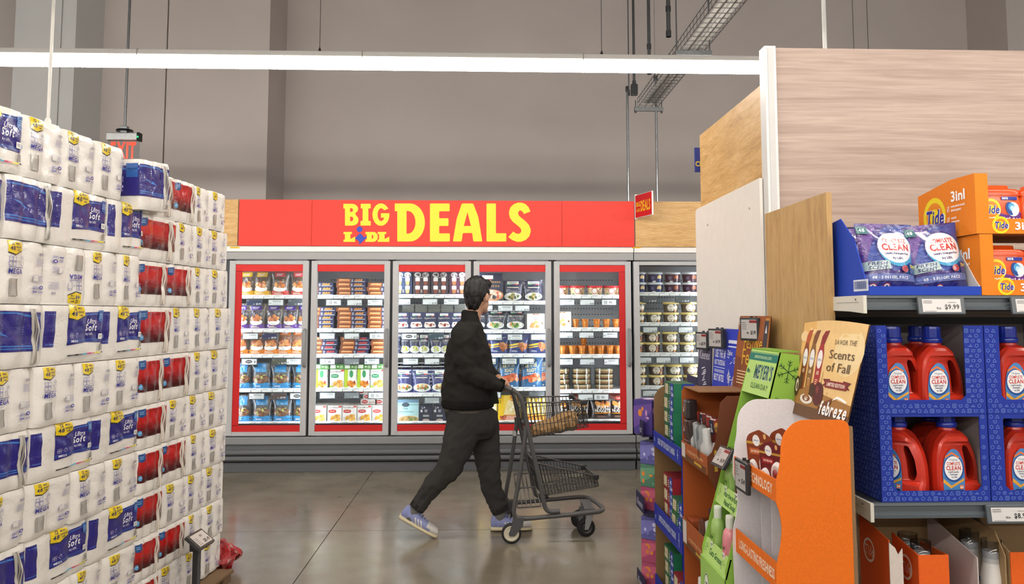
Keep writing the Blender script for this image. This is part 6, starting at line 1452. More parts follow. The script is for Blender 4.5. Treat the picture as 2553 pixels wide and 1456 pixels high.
# ---- orange air freshener display
def orange_display():
    Y0, Y1 = 2.59, 3.04; XB_ = 1.18; t = 0.005; OR = '#ea7000'
    r = empty('orange_display', ((XF_ + XB_) / 2, (Y0 + Y1) / 2, 0)); off = (-(XF_ + XB_) / 2, -(Y0 + Y1) / 2, 0)
    tag(r, 'bright orange cardboard air freshener display with scents of fall header', 'display stand')
    pp = [(2106, 1047), (1998, 1047), (1977, 1056), (1958, 1076), (1950, 1095), (1947, 1115), (1946, 1148), (1941, 1177), (1935, 1198), (1935, 1255), (1942, 1271), (1948, 1298), (1950, 1322), (1946, 1369), (1936, 1410), (1936, 1470)]
    o2 = [(atY(x, y, Y0).x, atY(x, y, Y0).z) for x, y in pp]
    o2 = o2 + [(XF_, 0.0), (XB_, 0.0)]
    o2[0] = (XB_, o2[0][1])
    def P(n, fn, mat='card'):
        m = MB(); fn(m); return m.build(n, mat, r, off)
    o2 = rounded(o2, 0.03, 4)
    P('side_wall', lambda m: m.prism(o2, 'y', Y0, Y0 + t, OR))
    far = [(x, z + (0.02 if z > 1.0 else 0)) for x, z in o2]
    P('side_wall', lambda m: m.prism(far, 'y', Y1 - t, Y1, '#e4e0e2'))
    P('back_wall', lambda m: m.box(XB_ - t, XB_ - 0.0005, Y0 + t + 0.0005, Y1 - t - 0.0005, 0, 1.17, '#d9d5d8'))
    P('back_edge', lambda m: m.box(XB_ + 0.0005, XB_ + 0.012, Y0 + 0.001, Y1, 0, 1.15, '#8a6a48'))
    zb = [(0.945, 0.866), (0.66, 0.578), (0.36, 0.28)]
    zb = [(atY(1936, 1198, Y0).z, atY(1936, 1255, Y0).z), (atY(1936, 1410, Y0).z, atY(1936, 1478, Y0).z)]
    zb.append((zb[1][0] - 0.29, zb[1][1] - 0.29))
    words = ['SCENT TECHNOLOGY', 'LONG-LASTING FRESHNESS', '']
    for k, (a, b) in enumerate(zb):
        m = MB(); m.box(XF_ - t, XF_, Y0 + 0.0012, Y1 - 0.0012, b, a, OR)
        prt(m, [T(words[k], 0.0, (a + b) / 2 - 0.016, 0.032, '#fbe3c8', w=0.36)], FX(XF_ - t, (Y0 + Y1) / 2)); m.build('front_band', 'card', r, off)
        P('shelf', lambda m: m.box(XF_, XB_ - t, Y0 + t, Y1 - t, b, b + t, '#e0dcde'))
    for k in range(3):
        y = Y0 + 0.11 + k * 0.105
        P('divider', lambda m: (m.box(XF_ + 0.05, XB_ - t, y, y + 0.003, zb[1][1] + t, zb[0][1], '#e2dee0'), m.box(XF_ + 0.05, XB_ - t, y, y + 0.003, zb[2][1] + t, zb[1][1], '#e2dee0')))
    # header card leaning back
    zt0, zt1 = 1.14, 1.478; xa, xb = XB_ - 0.012, 1.258
    def S(u, v, e):     # u 0..1 along the card from far to near, v 0..1 up
        f = v; ya = Y1 + (0.08 * f) - u * (Y1 + 0.08 * f - Y0); bow = 0.02 * math.sin(math.pi * u)
        return (xa + (xb - xa) * v - e - bow * 0.4, ya, zt0 + (zt1 - zt0) * v + (0.012 * math.sin(math.pi * u) if v > 0.99 else 0))
    m = MB(); m.grid(lambda a, b: S(a, b, 0), 8, 8, '#e9b76a'); m.grid(lambda a, b: S(1 - a, b, -0.004), 8, 8, '#8a6a48')
    W = Y1 - Y0; 
    it = [R(0, 0.0, 1, 0.12, '#4a3024'), R(0, 0.0, 1.0, 0.25, '#6a4628'), R(0, 0.12, 1, 0.3, '#a8763c'), Pg([(0.35, 0.3), (1, 0.22), (1, 1.0), (0.25, 1.0)], '#efc888'), El(0.82, 0.72, 0.2, 0.24, '#f4d9a4', 18), El(0.2, 0.93, 0.06, 0.05, '#f6d8a0', 12), El(0.45, 0.95, 0.07, 0.045, '#f6dca8', 12), El(0.05, 0.85, 0.08, 0.06, '#f2d09a', 12)]
    for cx, c1, c2 in ((0.12, '#b8501c', '#8a3a14'), (0.26, '#7a4424', '#8a5a2c'), (0.41, '#8c1c20', '#a8242a')):
        it += [Pg([(cx - 0.05, 0.28), (cx + 0.05, 0.28), (cx + 0.055, 0.68), (cx + 0.03, 0.78), (cx - 0.03, 0.78), (cx - 0.055, 0.68)], c2), Pg([(cx - 0.03, 0.78), (cx + 0.035, 0.78), (cx + 0.07, 0.88), (cx + 0.09, 0.93), (cx + 0.02, 0.92), (cx - 0.02, 0.86)], c1), El(cx, 0.62, 0.045, 0.1, '#f0ecea', 18), T('febreze', cx, 0.605, 0.03, '#3a5aa0', w=0.07, style='r'), T('AIR', cx, 0.46, 0.04, '#f0dcc0', w=0.05), Greek(cx - 0.025, 0.36, cx + 0.025, 0.42, 3, '#e8cfa8')]
    it += [El(0.03, 0.3, 0.05, 0.11, '#4a2c1c'), El(0.035, 0.31, 0.03, 0.07, '#efe2cc'), El(0.04, 0.3, 0.015, 0.04, '#5a3420'), El(0.1, 0.36, 0.035, 0.09, '#5a3824'), El(0.27, 0.19, 0.13, 0.05, '#ece4dc', 18), El(0.27, 0.2, 0.08, 0.035, '#8a4a24'), R(0.23, 0.21, 0.31, 0.33, '#a8703a'), R(0.24, 0.33, 0.30, 0.40, '#b8804a'), El(0.48, 0.27, 0.09, 0.12, '#5a1c20', 18), El(0.46, 0.31, 0.025, 0.04, '#8a3a3c', 10), Ln(0.5, 0.38, 0.51, 0.5, 0.008, '#c8a070'), Pg([(0.52, 0.12), (0.72, 0.2), (0.72, 0.25), (0.52, 0.17)], '#7a4422'), El(0.36, 0.3, 0.05, 0.07, '#4a2a1c')]
    it += [T('SAVOR THE', 0.76, 0.79, 0.05, '#5a4430', w=0.3, style='r', gap=0.16), T('Scents', 0.74, 0.645, 0.09, '#5a4430', w=0.36, style='r'), T('of Fall', 0.72, 0.515, 0.09, '#5a4430', w=0.34, style='r'), Pg([(0.53, 0.36), (0.57, 0.395), (0.53, 0.43), (0.64, 0.44), (0.64, 0.37)], '#6e1c20'), Pg([(0.95, 0.36), (0.91, 0.395), (0.95, 0.43), (0.84, 0.44), (0.84, 0.37)], '#6e1c20'), R(0.575, 0.35, 0.9, 0.425, '#8a2428'), T('LIMITED EDITION', 0.738, 0.37, 0.035, '#f4e4d4', w=0.27), T('febreze', 0.76, 0.085, 0.13, '#ffffff', w=0.42, sh=0.15, style='b'), Pg([(0.74, 0.235), (0.8, 0.262), (0.87, 0.25), (0.93, 0.232), (0.95, 0.25), (0.87, 0.275), (0.8, 0.285), (0.75, 0.255)], '#ffffff')]
    prt(m, it, S, 0.0006, 0.16, 0.00005); m.build('header_card', 'paper', r, off)
    esl(r, (XF_ - 0.024 + off[0], Y1 - 0.135 + off[1], (zb[0][0] + zb[0][1]) / 2 - 0.012), ROTX, '$5.49', 0.135, 0.11)
    # blister packs
    def blister(c1, c2, gel, seed):
        m = MB(); w, h = 0.098, 0.15; m.prism(rounded([(-w / 2, 0), (w / 2, 0), (w / 2, h * 0.86, 0.03), (0.0, h), (-w / 2, h * 0.86, 0.03)], 0.006, 4), 'y', 0, 0.002, c1)
        prt(m, [Pg([(-w / 2, h * 0.7), (w / 2, h * 0.7), (w / 2, h * 0.75), (-w / 2, h * 0.75)], '#c8963c'), El(-0.012, h * 0.78, 0.013, 0.017, '#f2efec'), T('febreze', -0.012, h * 0.77, 0.004, '#3a5aa0', w=0.018), R(-w * 0.4, h * 0.5, w * 0.05, h * 0.62, c2), T('BATHROOM', -w * 0.17, h * 0.54, 0.007, '#f4e4d4', w=0.032), El(0.02, h * 0.88, 0.005, 0.008, '#e8b070')], FY(0))
        o = m.build('air_freshener_pack', 'paper'); o['category'] = 'air freshener'
        for cx, cz, hh in ((0.018, 0.045, 0.042), (-0.03, 0.03, 0.03)):
            b = MB(); b.lathe([(0.022 * hh / 0.042, 0), (0.020 * hh / 0.042, 0.008), (0.013 * hh / 0.042, 0.012), (0.013 * hh / 0.042, 0.0115)], 22, (0, 0, 0), '#eeeae8', True, 1, 1.9 if True else 1, axis='y')
            q = b.build('scent_pod', 'gloss', o, (cx, 0.0, cz), (0, 0, 0)); q.scale = (1, -1.2, 1)
            g = MB(); g.lathe([(0.0125 * hh / 0.042, 0.0), (0.011 * hh / 0.042, 0.012), (0.0001, 0.0135)], 18, (0, 0, 0), gel, True, 1, 1.9, axis='y')
            q = g.build('gel', 'gloss', o, (cx, 0.0, cz)); q.scale = (1, -1.2, 1)
        return o
    pa = blister('#8a3c1c', '#c8642a', '#d8a818', 1); pb = blister('#6e1a1c', '#a8242a', '#9a3a3c', 2)
    zs = zb[0][1] + t + 0.001
    for k, (p, y, x, lab) in enumerate(((pa, Y1 - 0.13, XF_ + 0.03, 'amber air freshener blister pack behind the first price tag'), (pb, Y1 - 0.255, XF_ + 0.028, 'dark red air freshener blister pack next to the amber one'), (pa, Y1 - 0.17, XF_ + 0.10, 'brown air freshener pack in the second row'), (pb, Y1 - 0.27, XF_ + 0.14, 'dark red air freshener pack in the rear row'))):
        place(p, (x + 0.03, y, zs), (0.10, 0, -math.pi / 2 + (0.55, 0.42, 0.5, 0.45)[k]), lab, 'air freshener packs in the orange display', (1.25, 1.0, (1.22, 1.08, 1.3, 1.3)[k]))
    m = MB(); m.box(-0.05, 0.05, 0, 0.002, 0, 0.12, '#7a3418'); prt(m, [El(0.01, 0.08, 0.02, 0.03, '#c8c830'), R(-0.04, 0.02, 0.04, 0.04, '#d8b84a')], FY(0)); o = m.build('air_freshener_pack', 'paper', None, (XF_ + 0.06, Y1 - 0.16, zb[2][1] + t + 0.001), (0.05, 0, -math.pi / 2))
    tag(o, 'yellow-green air freshener pack on the lowest orange tier', 'air freshener', 'air freshener packs in the orange display')
orange_display()

# ---- green soap display with slanted front
def green_display():
    Y0, Y1 = 3.075, 3.40; t = 0.005; G1, G2, G3 = '#93c04a', '#b8dc7c', '#7fae38'
    xf = lambda z: 0.927 + 0.27 * (z - 0.583)
    r = empty('green_display', (1.06, (Y0 + Y1) / 2, 0)); off = (-1.06, -(Y0 + Y1) / 2, 0)
    tag(r, 'lime green cardboard hand soap display with slanted front', 'display stand')
    def P(n, fn, mat='card'):
        m = MB(); fn(m); return m.build(n, mat, r, off)
    zt = 1.365; XBk = 1.215
    side = [(xf(zt), zt), (XBk, zt - 0.01), (XBk, 0), (0.93, 0), (0.91, 0.52), (xf(0.52), 0.55)]
    def flake(cx, cy, s, c='#33602c'):
        out = []
        for k in range(6):
            a = k * math.pi / 3 + 0.3; ex, ey = cx + s * math.cos(a), cy + s * math.sin(a); out.append(Ln(cx, cy, ex, ey, s * 0.07, c))
            for q in (0.5, 0.75):
                bx, by = cx + s * q * math.cos(a), cy + s * q * math.sin(a)
                for da in (-0.8, 0.8): out.append(Ln(bx, by, bx + s * 0.28 * math.cos(a + da), by + s * 0.28 * math.sin(a + da), s * 0.055, c))
        return out
    def near(m):
        m.prism(side, 'y', Y0, Y0 + t, G1); prt(m, flake(1.17, 1.29, 0.045) + flake(1.115, 1.155, 0.04) + flake(1.0, 0.57, 0.05) + flake(1.12, 0.85, 0.05), FY(Y0), d=0.0)
    P('side_wall', near); P('side_wall', lambda m: m.prism(side, 'y', Y1 - t, Y1, G1))
    P('back_wall', lambda m: m.box(XBk - t, XBk - 0.0005, Y0 + t + 0.0005, Y1 - t - 0.0005, 0, zt - 0.012, '#6f9a34'))
    P('top_flap', lambda m: m.box(xf(zt), XBk, Y0 + 0.001, Y1 - 0.001, zt + 0.0005, zt + t, G3))
    L = Y1 - Y0
    def S(z0):      # slanted front: u along -Y from the middle, v up the slope
        return lambda u, v, e: (xf(z0 + v) - e, (Y0 + Y1) / 2 - u, z0 + v)
    def slab(name, z0, z1, col, items):
        m = MB(); s = S(z0)
        a, b, c, d_ = s(-L / 2, 0, 0), s(L / 2, 0, 0), s(L / 2, z1 - z0, 0), s(-L / 2, z1 - z0, 0)
        k = 0.006
        v = [a, b, c, d_] + [(p[0] + k, p[1], p[2]) for p in (a, b, c, d_)]
        m.add(v, ((0, 1, 2, 3), (7, 6, 5, 4), (0, 4, 5, 1), (1, 5, 6, 2), (2, 6, 7, 3), (3, 7, 4, 0)), col)
        prt(m, items, s); return m.build(name, 'card', r, off)
    h = 0.175
    slab('header_panel', zt - h, zt, G2, [R(-L / 2, h * 0.76, L / 2, h * 0.93, '#1c7a6c'), R(-L / 2, h * 0.945, L / 2, h * 0.955, '#1c7a6c'), T('LIMITED EDITION SEASONAL SCENTS', 0.0, h * 0.815, h * 0.06, '#bfe0b0', w=L * 0.6), T('Mrs.', -L * 0.4, h * 0.46, h * 0.1, '#1c5a54', w=L * 0.12), T('MEYER\'S', 0.045 + 0.003, h * 0.355, h * 0.3, '#f0f4ea', w=L * 0.62), T('MEYER\'S', 0.045, h * 0.37, h * 0.3, '#15584f', w=L * 0.62), T('CLEAN DAY', 0.03, h * 0.14, h * 0.12, '#1c5a3a', w=L * 0.6, style='r', gap=0.13)])
    slab('front_band', 0.735, 0.81, G2, [T('Hardworking', 0.02, 0.042, 0.02, '#2c6a34', w=L * 0.56), T('Hand Soap', 0.02, 0.012, 0.02, '#2c6a34', w=L * 0.44)] + flake(-L * 0.38, 0.045, 0.015, '#5a8a3a') + flake(L * 0.42, 0.04, 0.015, '#5a8a3a'))
    slab('front_band', 0.515, 0.59, G2, [T('Cuts Grease', 0.0, 0.03, 0.022, '#2c6a34', w=L * 0.5)] + flake(-L * 0.38, 0.045, 0.018, '#5a8a3a') + flake(L * 0.38, 0.045, 0.018, '#5a8a3a'))
    def base(m):
        m.box(0.902, 0.907, Y0, Y1, 0.0, 0.52, '#9fcb62')
        prt(m, [El(-L * 0.22, 0.42, 0.035, 0.05, '#e8efe0', 22), Ring(-L * 0.22, 0.42, 0.03, 0.034, '#5a7a4a', 22, 1.4), Greek(-L * 0.22 - 0.015, 0.4, -L * 0.22 + 0.015, 0.44, 3, '#5a6a52'), El(L * 0.2, 0.34, 0.035, 0.05, '#e8efe0', 22), Ring(L * 0.2, 0.34, 0.012, 0.016, '#4a5a42', 14), Greek(-L * 0.3, 0.3, -L * 0.05, 0.34, 2, '#4a7a34')], FX(0.902, (Y0 + Y1) / 2))
    P('base_front', base)
    for z in (0.515, 0.735, 0.96):
        P('shelf', lambda m: m.box(xf(z) + 0.004, XBk - t, Y0 + t, Y1 - t, z - 0.004, z, G3))
    P('divider', lambda m: m.prism([(xf(0.52) + 0.02, 0.52), (xf(1.15) + 0.02, 1.15), (XBk - t, 1.15), (XBk - t, 0.52)], 'y', (Y0 + Y1) / 2 - 0.012, (Y0 + Y1) / 2 + 0.012, '#a6d45c'))
    def bottle(liquid, lab_c, capc):
        m = MB(); m.lathe([(0.022, 0), (0.025, 0.004), (0.026, 0.12), (0.022, 0.145), (0.012, 0.16)], 20, (0, 0, 0), liquid)
        def Sb(x, y, e): a = x / 0.026; return ((0.0262 + e) * math.sin(a), -(0.0262 + e) * math.cos(a), y)
        prt(m, [R(-0.02, 0.03, 0.02, 0.105, lab_c), R(-0.012, 0.05, 0.012, 0.075, '#f4f4f0'), T('MEYER', 0, 0.085, 0.01, '#3a5a30', w=0.03), Greek(-0.01, 0.055, 0.01, 0.07, 3, '#8a9a80')], Sb, 0.0006, 0.012)
        o = m.build('soap_bottle', 'gloss'); o['category'] = 'bottle'
        c = MB(); c.lathe([(0.0145, 0.155), (0.0145, 0.19), (0.013, 0.2), (0.0001, 0.201)], 16, (0, 0, 0), capc); c.build('cap', 'plastic', o)
        return o
    bg_, bp_, bb_ = bottle('#9cc06a', '#86b04c', '#d4dccc'), bottle('#e08a94', '#d87a88', '#d8d8d0'), bottle('#7a2c1c', '#5a1c14', '#e8e8e4')
    for o_, y, z, lab in ((bg_, Y1 - 0.09, 0.515, 'green soap bottle on the lower tier of the green display'), (bp_, Y0 + 0.075, 0.515, 'pink soap bottle on the lower tier of the green display'), (bg_, Y1 - 0.10, 0.735, 'green soap bottle on the middle tier of the green display'), (bb_, Y0 + 0.09, 0.735, 'brown-red soap bottle on the middle tier of the green display')):
        place(o_, (xf(z) + 0.045, y, z + 0.0005), (0, 0, -math.pi / 2), lab, 'soap bottles in the green display', (1.15, 1.15, 1.1))
    m = MB(); m.prism([(-0.05, 0), (0.05, 0), (0.045, 0.12), (0.02, 0.15), (-0.03, 0.145), (-0.05, 0.11)], 'y', 0, 0.03, '#26282a'); m.tube([(0, 0.015, 0.148), (0, 0.015, 0.165)], 0.008, 10, '#1c1d1f')
    tag(m.build('refill_pouch', 'gloss', None, (xf(0.96) + 0.03, Y1 - 0.16, 0.9605), (0, 0, -math.pi / 2)), 'black refill pouch on the upper tier of the green display', 'pouch')
    q = atY(1818, 1112, Y1 - 0.02); e = esl(r, (xf(0.95) - 0.06 + off[0], Y1 - 0.01 + off[1] - 0.10, 0.935), (-0.55, 0.0, -math.pi / 2 + 0.1), '$4.99', 0.13, 0.09)
green_display()

# ---- brown seasonal scent display
def brown_display():
    Y0, Y1 = 3.42, 3.85; t = 0.005; BR, OG, DK = '#6a3418', '#b0561c', '#3c2620'
    r = empty('brown_display', (1.07, (Y0 + Y1) / 2, 0)); off = (-1.07, -(Y0 + Y1) / 2, 0)
    tag(r, 'orange-brown cardboard home fragrance display with tall header', 'display stand')
    def P(n, fn, mat='card'):
        m = MB(); fn(m); return m.build(n, mat, r, off)
    zt = 1.165
    # near side: cut back above each tier
    near = [(XK, 0), (XK, zt), (1.035, zt), (1.005, zt - 0.03), (0.995, zt - 0.1), (0.985, 0.98), (0.965, 0.93), (XF_, 0.91), (XF_, 0.835), (0.965, 0.80), (0.99, 0.74), (1.01, 0.62), (0.99, 0.56), (XF_, 0.53), (XF_, 0.44), (0.97, 0.40), (1.0, 0.30), (0.99, 0.18), (XF_, 0.12), (XF_, 0)]
    def nr(m):
        m.prism(near, 'y', Y0, Y0 + t, BR)
        prt(m, [T('F', 1.0, 0.85, 0.09, '#c8a034', style='r', w=0.05), R(1.16, zt - 0.08, 1.198, zt - 0.03, '#c89a1c')], FY(Y0))
    P('side_wall', nr)
    P('side_wall', lambda m: m.prism([(XK, 0), (XK, zt), (XF_ + 0.01, zt), (XF_, zt - 0.02), (XF_, 0)], 'y', Y1 - t, Y1, OG))
    P('back_wall', lambda m: m.box(XK - t, XK - 0.0005, Y0 + t + 0.0005, Y1 - t - 0.0005, 0, zt - 0.001, '#a04c18'))
    P('top', lambda m: m.box(XF_ + 0.01, XK, Y0 + 0.16, Y1, zt, zt + t, '#8a6038'))
    tiers = [(0.915, 0.835), (0.56, 0.44), (0.2, 0.1)]
    for k, (a, b) in enumerate(tiers):
        m = MB(); m.box(XF_ - t, XF_ - 0.0004, Y0, Y1, b, a, '#a85420')
        prt(m, [R(-0.21, b, 0.21, b + 0.03, '#6a3c18'), R(-0.205, b + 0.012, -0.14, a - 0.006, '#cfcac6'), T('Long-lasting fragrance', 0.03, b + 0.045, 0.017, '#ecc890', w=0.27, style='r'), R(0.02, b + 0.014, 0.14, b + 0.026, '#c89a2c')], FX(XF_ - t, (Y0 + Y1) / 2)); m.build('front_band', 'card', r, off)
        P('shelf', lambda m: m.box(XF_, XK - t, Y0 + t, Y1 - t, b, b + t, '#8a4418'))
    zh0, zh1 = zt, 1.505; x0, x1 = XK - 0.01, XK + 0.035
    def S(u, v, e): return (x0 + (x1 - x0) * v / (zh1 - zh0) - e, (Y0 + Y1) / 2 - u, zh0 + v)
    m = MB(); W = 0.43; H = zh1 - zh0
    out = rounded([(-W / 2, 0), (W / 2, 0), (W / 2, H, 0.02), (-W / 2, H, 0.02)], 0.02, 4)
    m.add([S(*p, 0) for p in out], (tuple(range(len(out))),), '#7a3a16'); m.add([S(*p, -0.004) for p in out][::-1], (tuple(range(len(out))),), '#8a6038')
    prt(m, [Pg([(-W / 2, H * 0.45), (W / 2, H * 0.3), (W / 2, H), (-W / 2 + 0.02, H)], '#98501c'), Pg([(-W * 0.3, 0.0), (W * 0.3, 0.0), (W * 0.46, H * 0.7), (-W * 0.2, H * 0.75)], '#8a4616'), R(W * 0.36, 0.0, W * 0.47, H * 0.97, '#c08a2a'), R(W * 0.34, H * 0.6, W * 0.46, H * 0.94, '#33303c'), Pg([(W * 0.37, H * 0.78), (W * 0.40, H * 0.89), (W * 0.43, H * 0.78)], '#d8d4dc'), T('Glade', -W * 0.38, H * 0.88, 0.03, '#e8e4f0', w=0.08), T('Festive', 0.02, H * 0.56, 0.06, '#e8b82c', w=W * 0.56, style='r'), T('Feels', 0.0, H * 0.34, 0.075, '#e8b82c', w=W * 0.5, style='r'), Greek(-W * 0.36, H * 0.08, W * 0.1, H * 0.28, 5, '#e0c090', fill=0.4)], S)
    m.build('header_card', 'paper', r, off)
    esl(r, (x1 - 0.034 + off[0], (Y0 + Y1) / 2 - 0.02 + off[1], zh1 - 0.06), (0, 0, -math.pi / 2 + 0.35), '$5.99', 0.13, 0.105, 0.024)
    def warmer(seed):
        m = MB(); w, h = 0.085, 0.15; c = ['#8a2c1c', '#6a2418', '#3a2c34'][seed]
        m.box(-w / 2, w / 2, 0, 0.003, 0, h, c); prt(m, [R(-w * 0.3, h * 0.62, -w * 0.02, h * 0.95, '#23263c'), Pg([(-w * 0.25, h * 0.68), (-w * 0.16, h * 0.88), (-w * 0.07, h * 0.68)], '#e0dce4'), El(w * 0.2, h * 0.8, w * 0.16, h * 0.12, '#c8963c'), T('Glade', 0, h * 0.96, 0.006, '#ffffff', w=0.03)], FY(0))
        o = m.build('fragrance_warmer_pack', 'paper'); o['category'] = 'fragrance pack'
        b = MB(); b.lathe([(0.02, 0.01), (0.026, 0.03), (0.024, 0.06), (0.014, 0.075), (0.013, 0.115), (0.004, 0.12)], 18, (-0.012, -0.024, 0), '#ece8e2'); b.lathe([(0.012, 0.012), (0.014, 0.04), (0.006, 0.075)], 14, (0.026, -0.02, 0), '#e6e0d8'); b.build('warmer', 'gloss', o)
        s = MB(); s.box(-w / 2 + 0.004, w / 2 - 0.004, -0.054, 0.0, 0.004, h * 0.86, '#ffffff', 0.018); s.build('blister_shell', 'clear_plastic', o)
        return o
    WA_ = [warmer(k) for k in range(3)]
    for k, (i, y, z, x, lab) in enumerate(((0, Y0 + 0.10, 0.8405, XF_ + 0.07, 'white fragrance warmer blister pack at the front of the top brown tier'), (1, Y0 + 0.20, 0.8405, XF_ + 0.08, 'fragrance warmer pack second along the top brown tier'), (0, Y0 + 0.30, 0.8405, XF_ + 0.08, 'fragrance warmer pack at far end of the top brown tier'), (2, Y0 + 0.13, 0.8405, XF_ + 0.15, 'fragrance warmer pack in rear row of the top brown tier'), (2, Y0 + 0.12, 0.4455, XF_ + 0.08, 'dark fragrance warmer pack on the middle brown tier'))):
        place(WA_[i], (x, y, z + (0.025 if k < 4 else 0.02)), (0.08, 0, -math.pi / 2 + 0.35), lab, 'fragrance warmer packs in the brown display', (1.3, 1.3, 1.3))
    # packs stacked on the near-front ledge against the blue display
    for k in range(3):
        m = MB(); m.box(-0.04, 0.04, -0.025, 0.025, 0, 0.09, ['#5a2c24', '#4a2620', '#2c2226'][k], 0.012); prt(m, [El(-0.01, 0.05, 0.02, 0.025, '#8a4a34'), R(-0.04, 0.02, -0.01, 0.07, '#2c2a3c'), Pg([(-0.035, 0.03), (-0.025, 0.06), (-0.015, 0.03)], '#d8d4dc')], FY(-0.025))
        tag(m.build('candle_box', 'gloss', None, (XF_ + 0.028, Y1 - 0.05, 0.8405 + k * 0.0915), (0, 0, -math.pi / 2)), 'dark glossy candle box, %s up at the brown display end' % ORD[k + 1], 'box', 'candle boxes in the brown display')
    m = MB(); m.box(-0.045, 0.045, -0.03, 0.03, 0, 0.12, '#a04a20', 0.004); tag(m.build('candle_box', 'paper', None, (XF_ + 0.04, Y1 - 0.06, 0.4455), (0, 0, -math.pi / 2)), 'orange candle box at the end of the middle brown tier', 'box', 'candle boxes in the brown display')
    m = MB(); m.lathe([(0.03, 0), (0.032, 0.005), (0.032, 0.12), (0.018, 0.16), (0.016, 0.2), (0.0001, 0.202)], 18, (0, 0, 0), '#e8e8e6')
    m.lathe([(0.0324, 0.03), (0.0324, 0.06)], 18, (0, 0, 0), '#3aa0c8', cap=False); m.lathe([(0.0324, 0.075), (0.0324, 0.1)], 18, (0, 0, 0), '#e8d02a', cap=False)
    tag(m.build('spray_can', 'gloss', None, (XF_ + 0.06, Y1 - 0.08, 0.1055)), 'white spray can with yellow and blue bands, lowest brown tier', 'spray can')
brown_display()

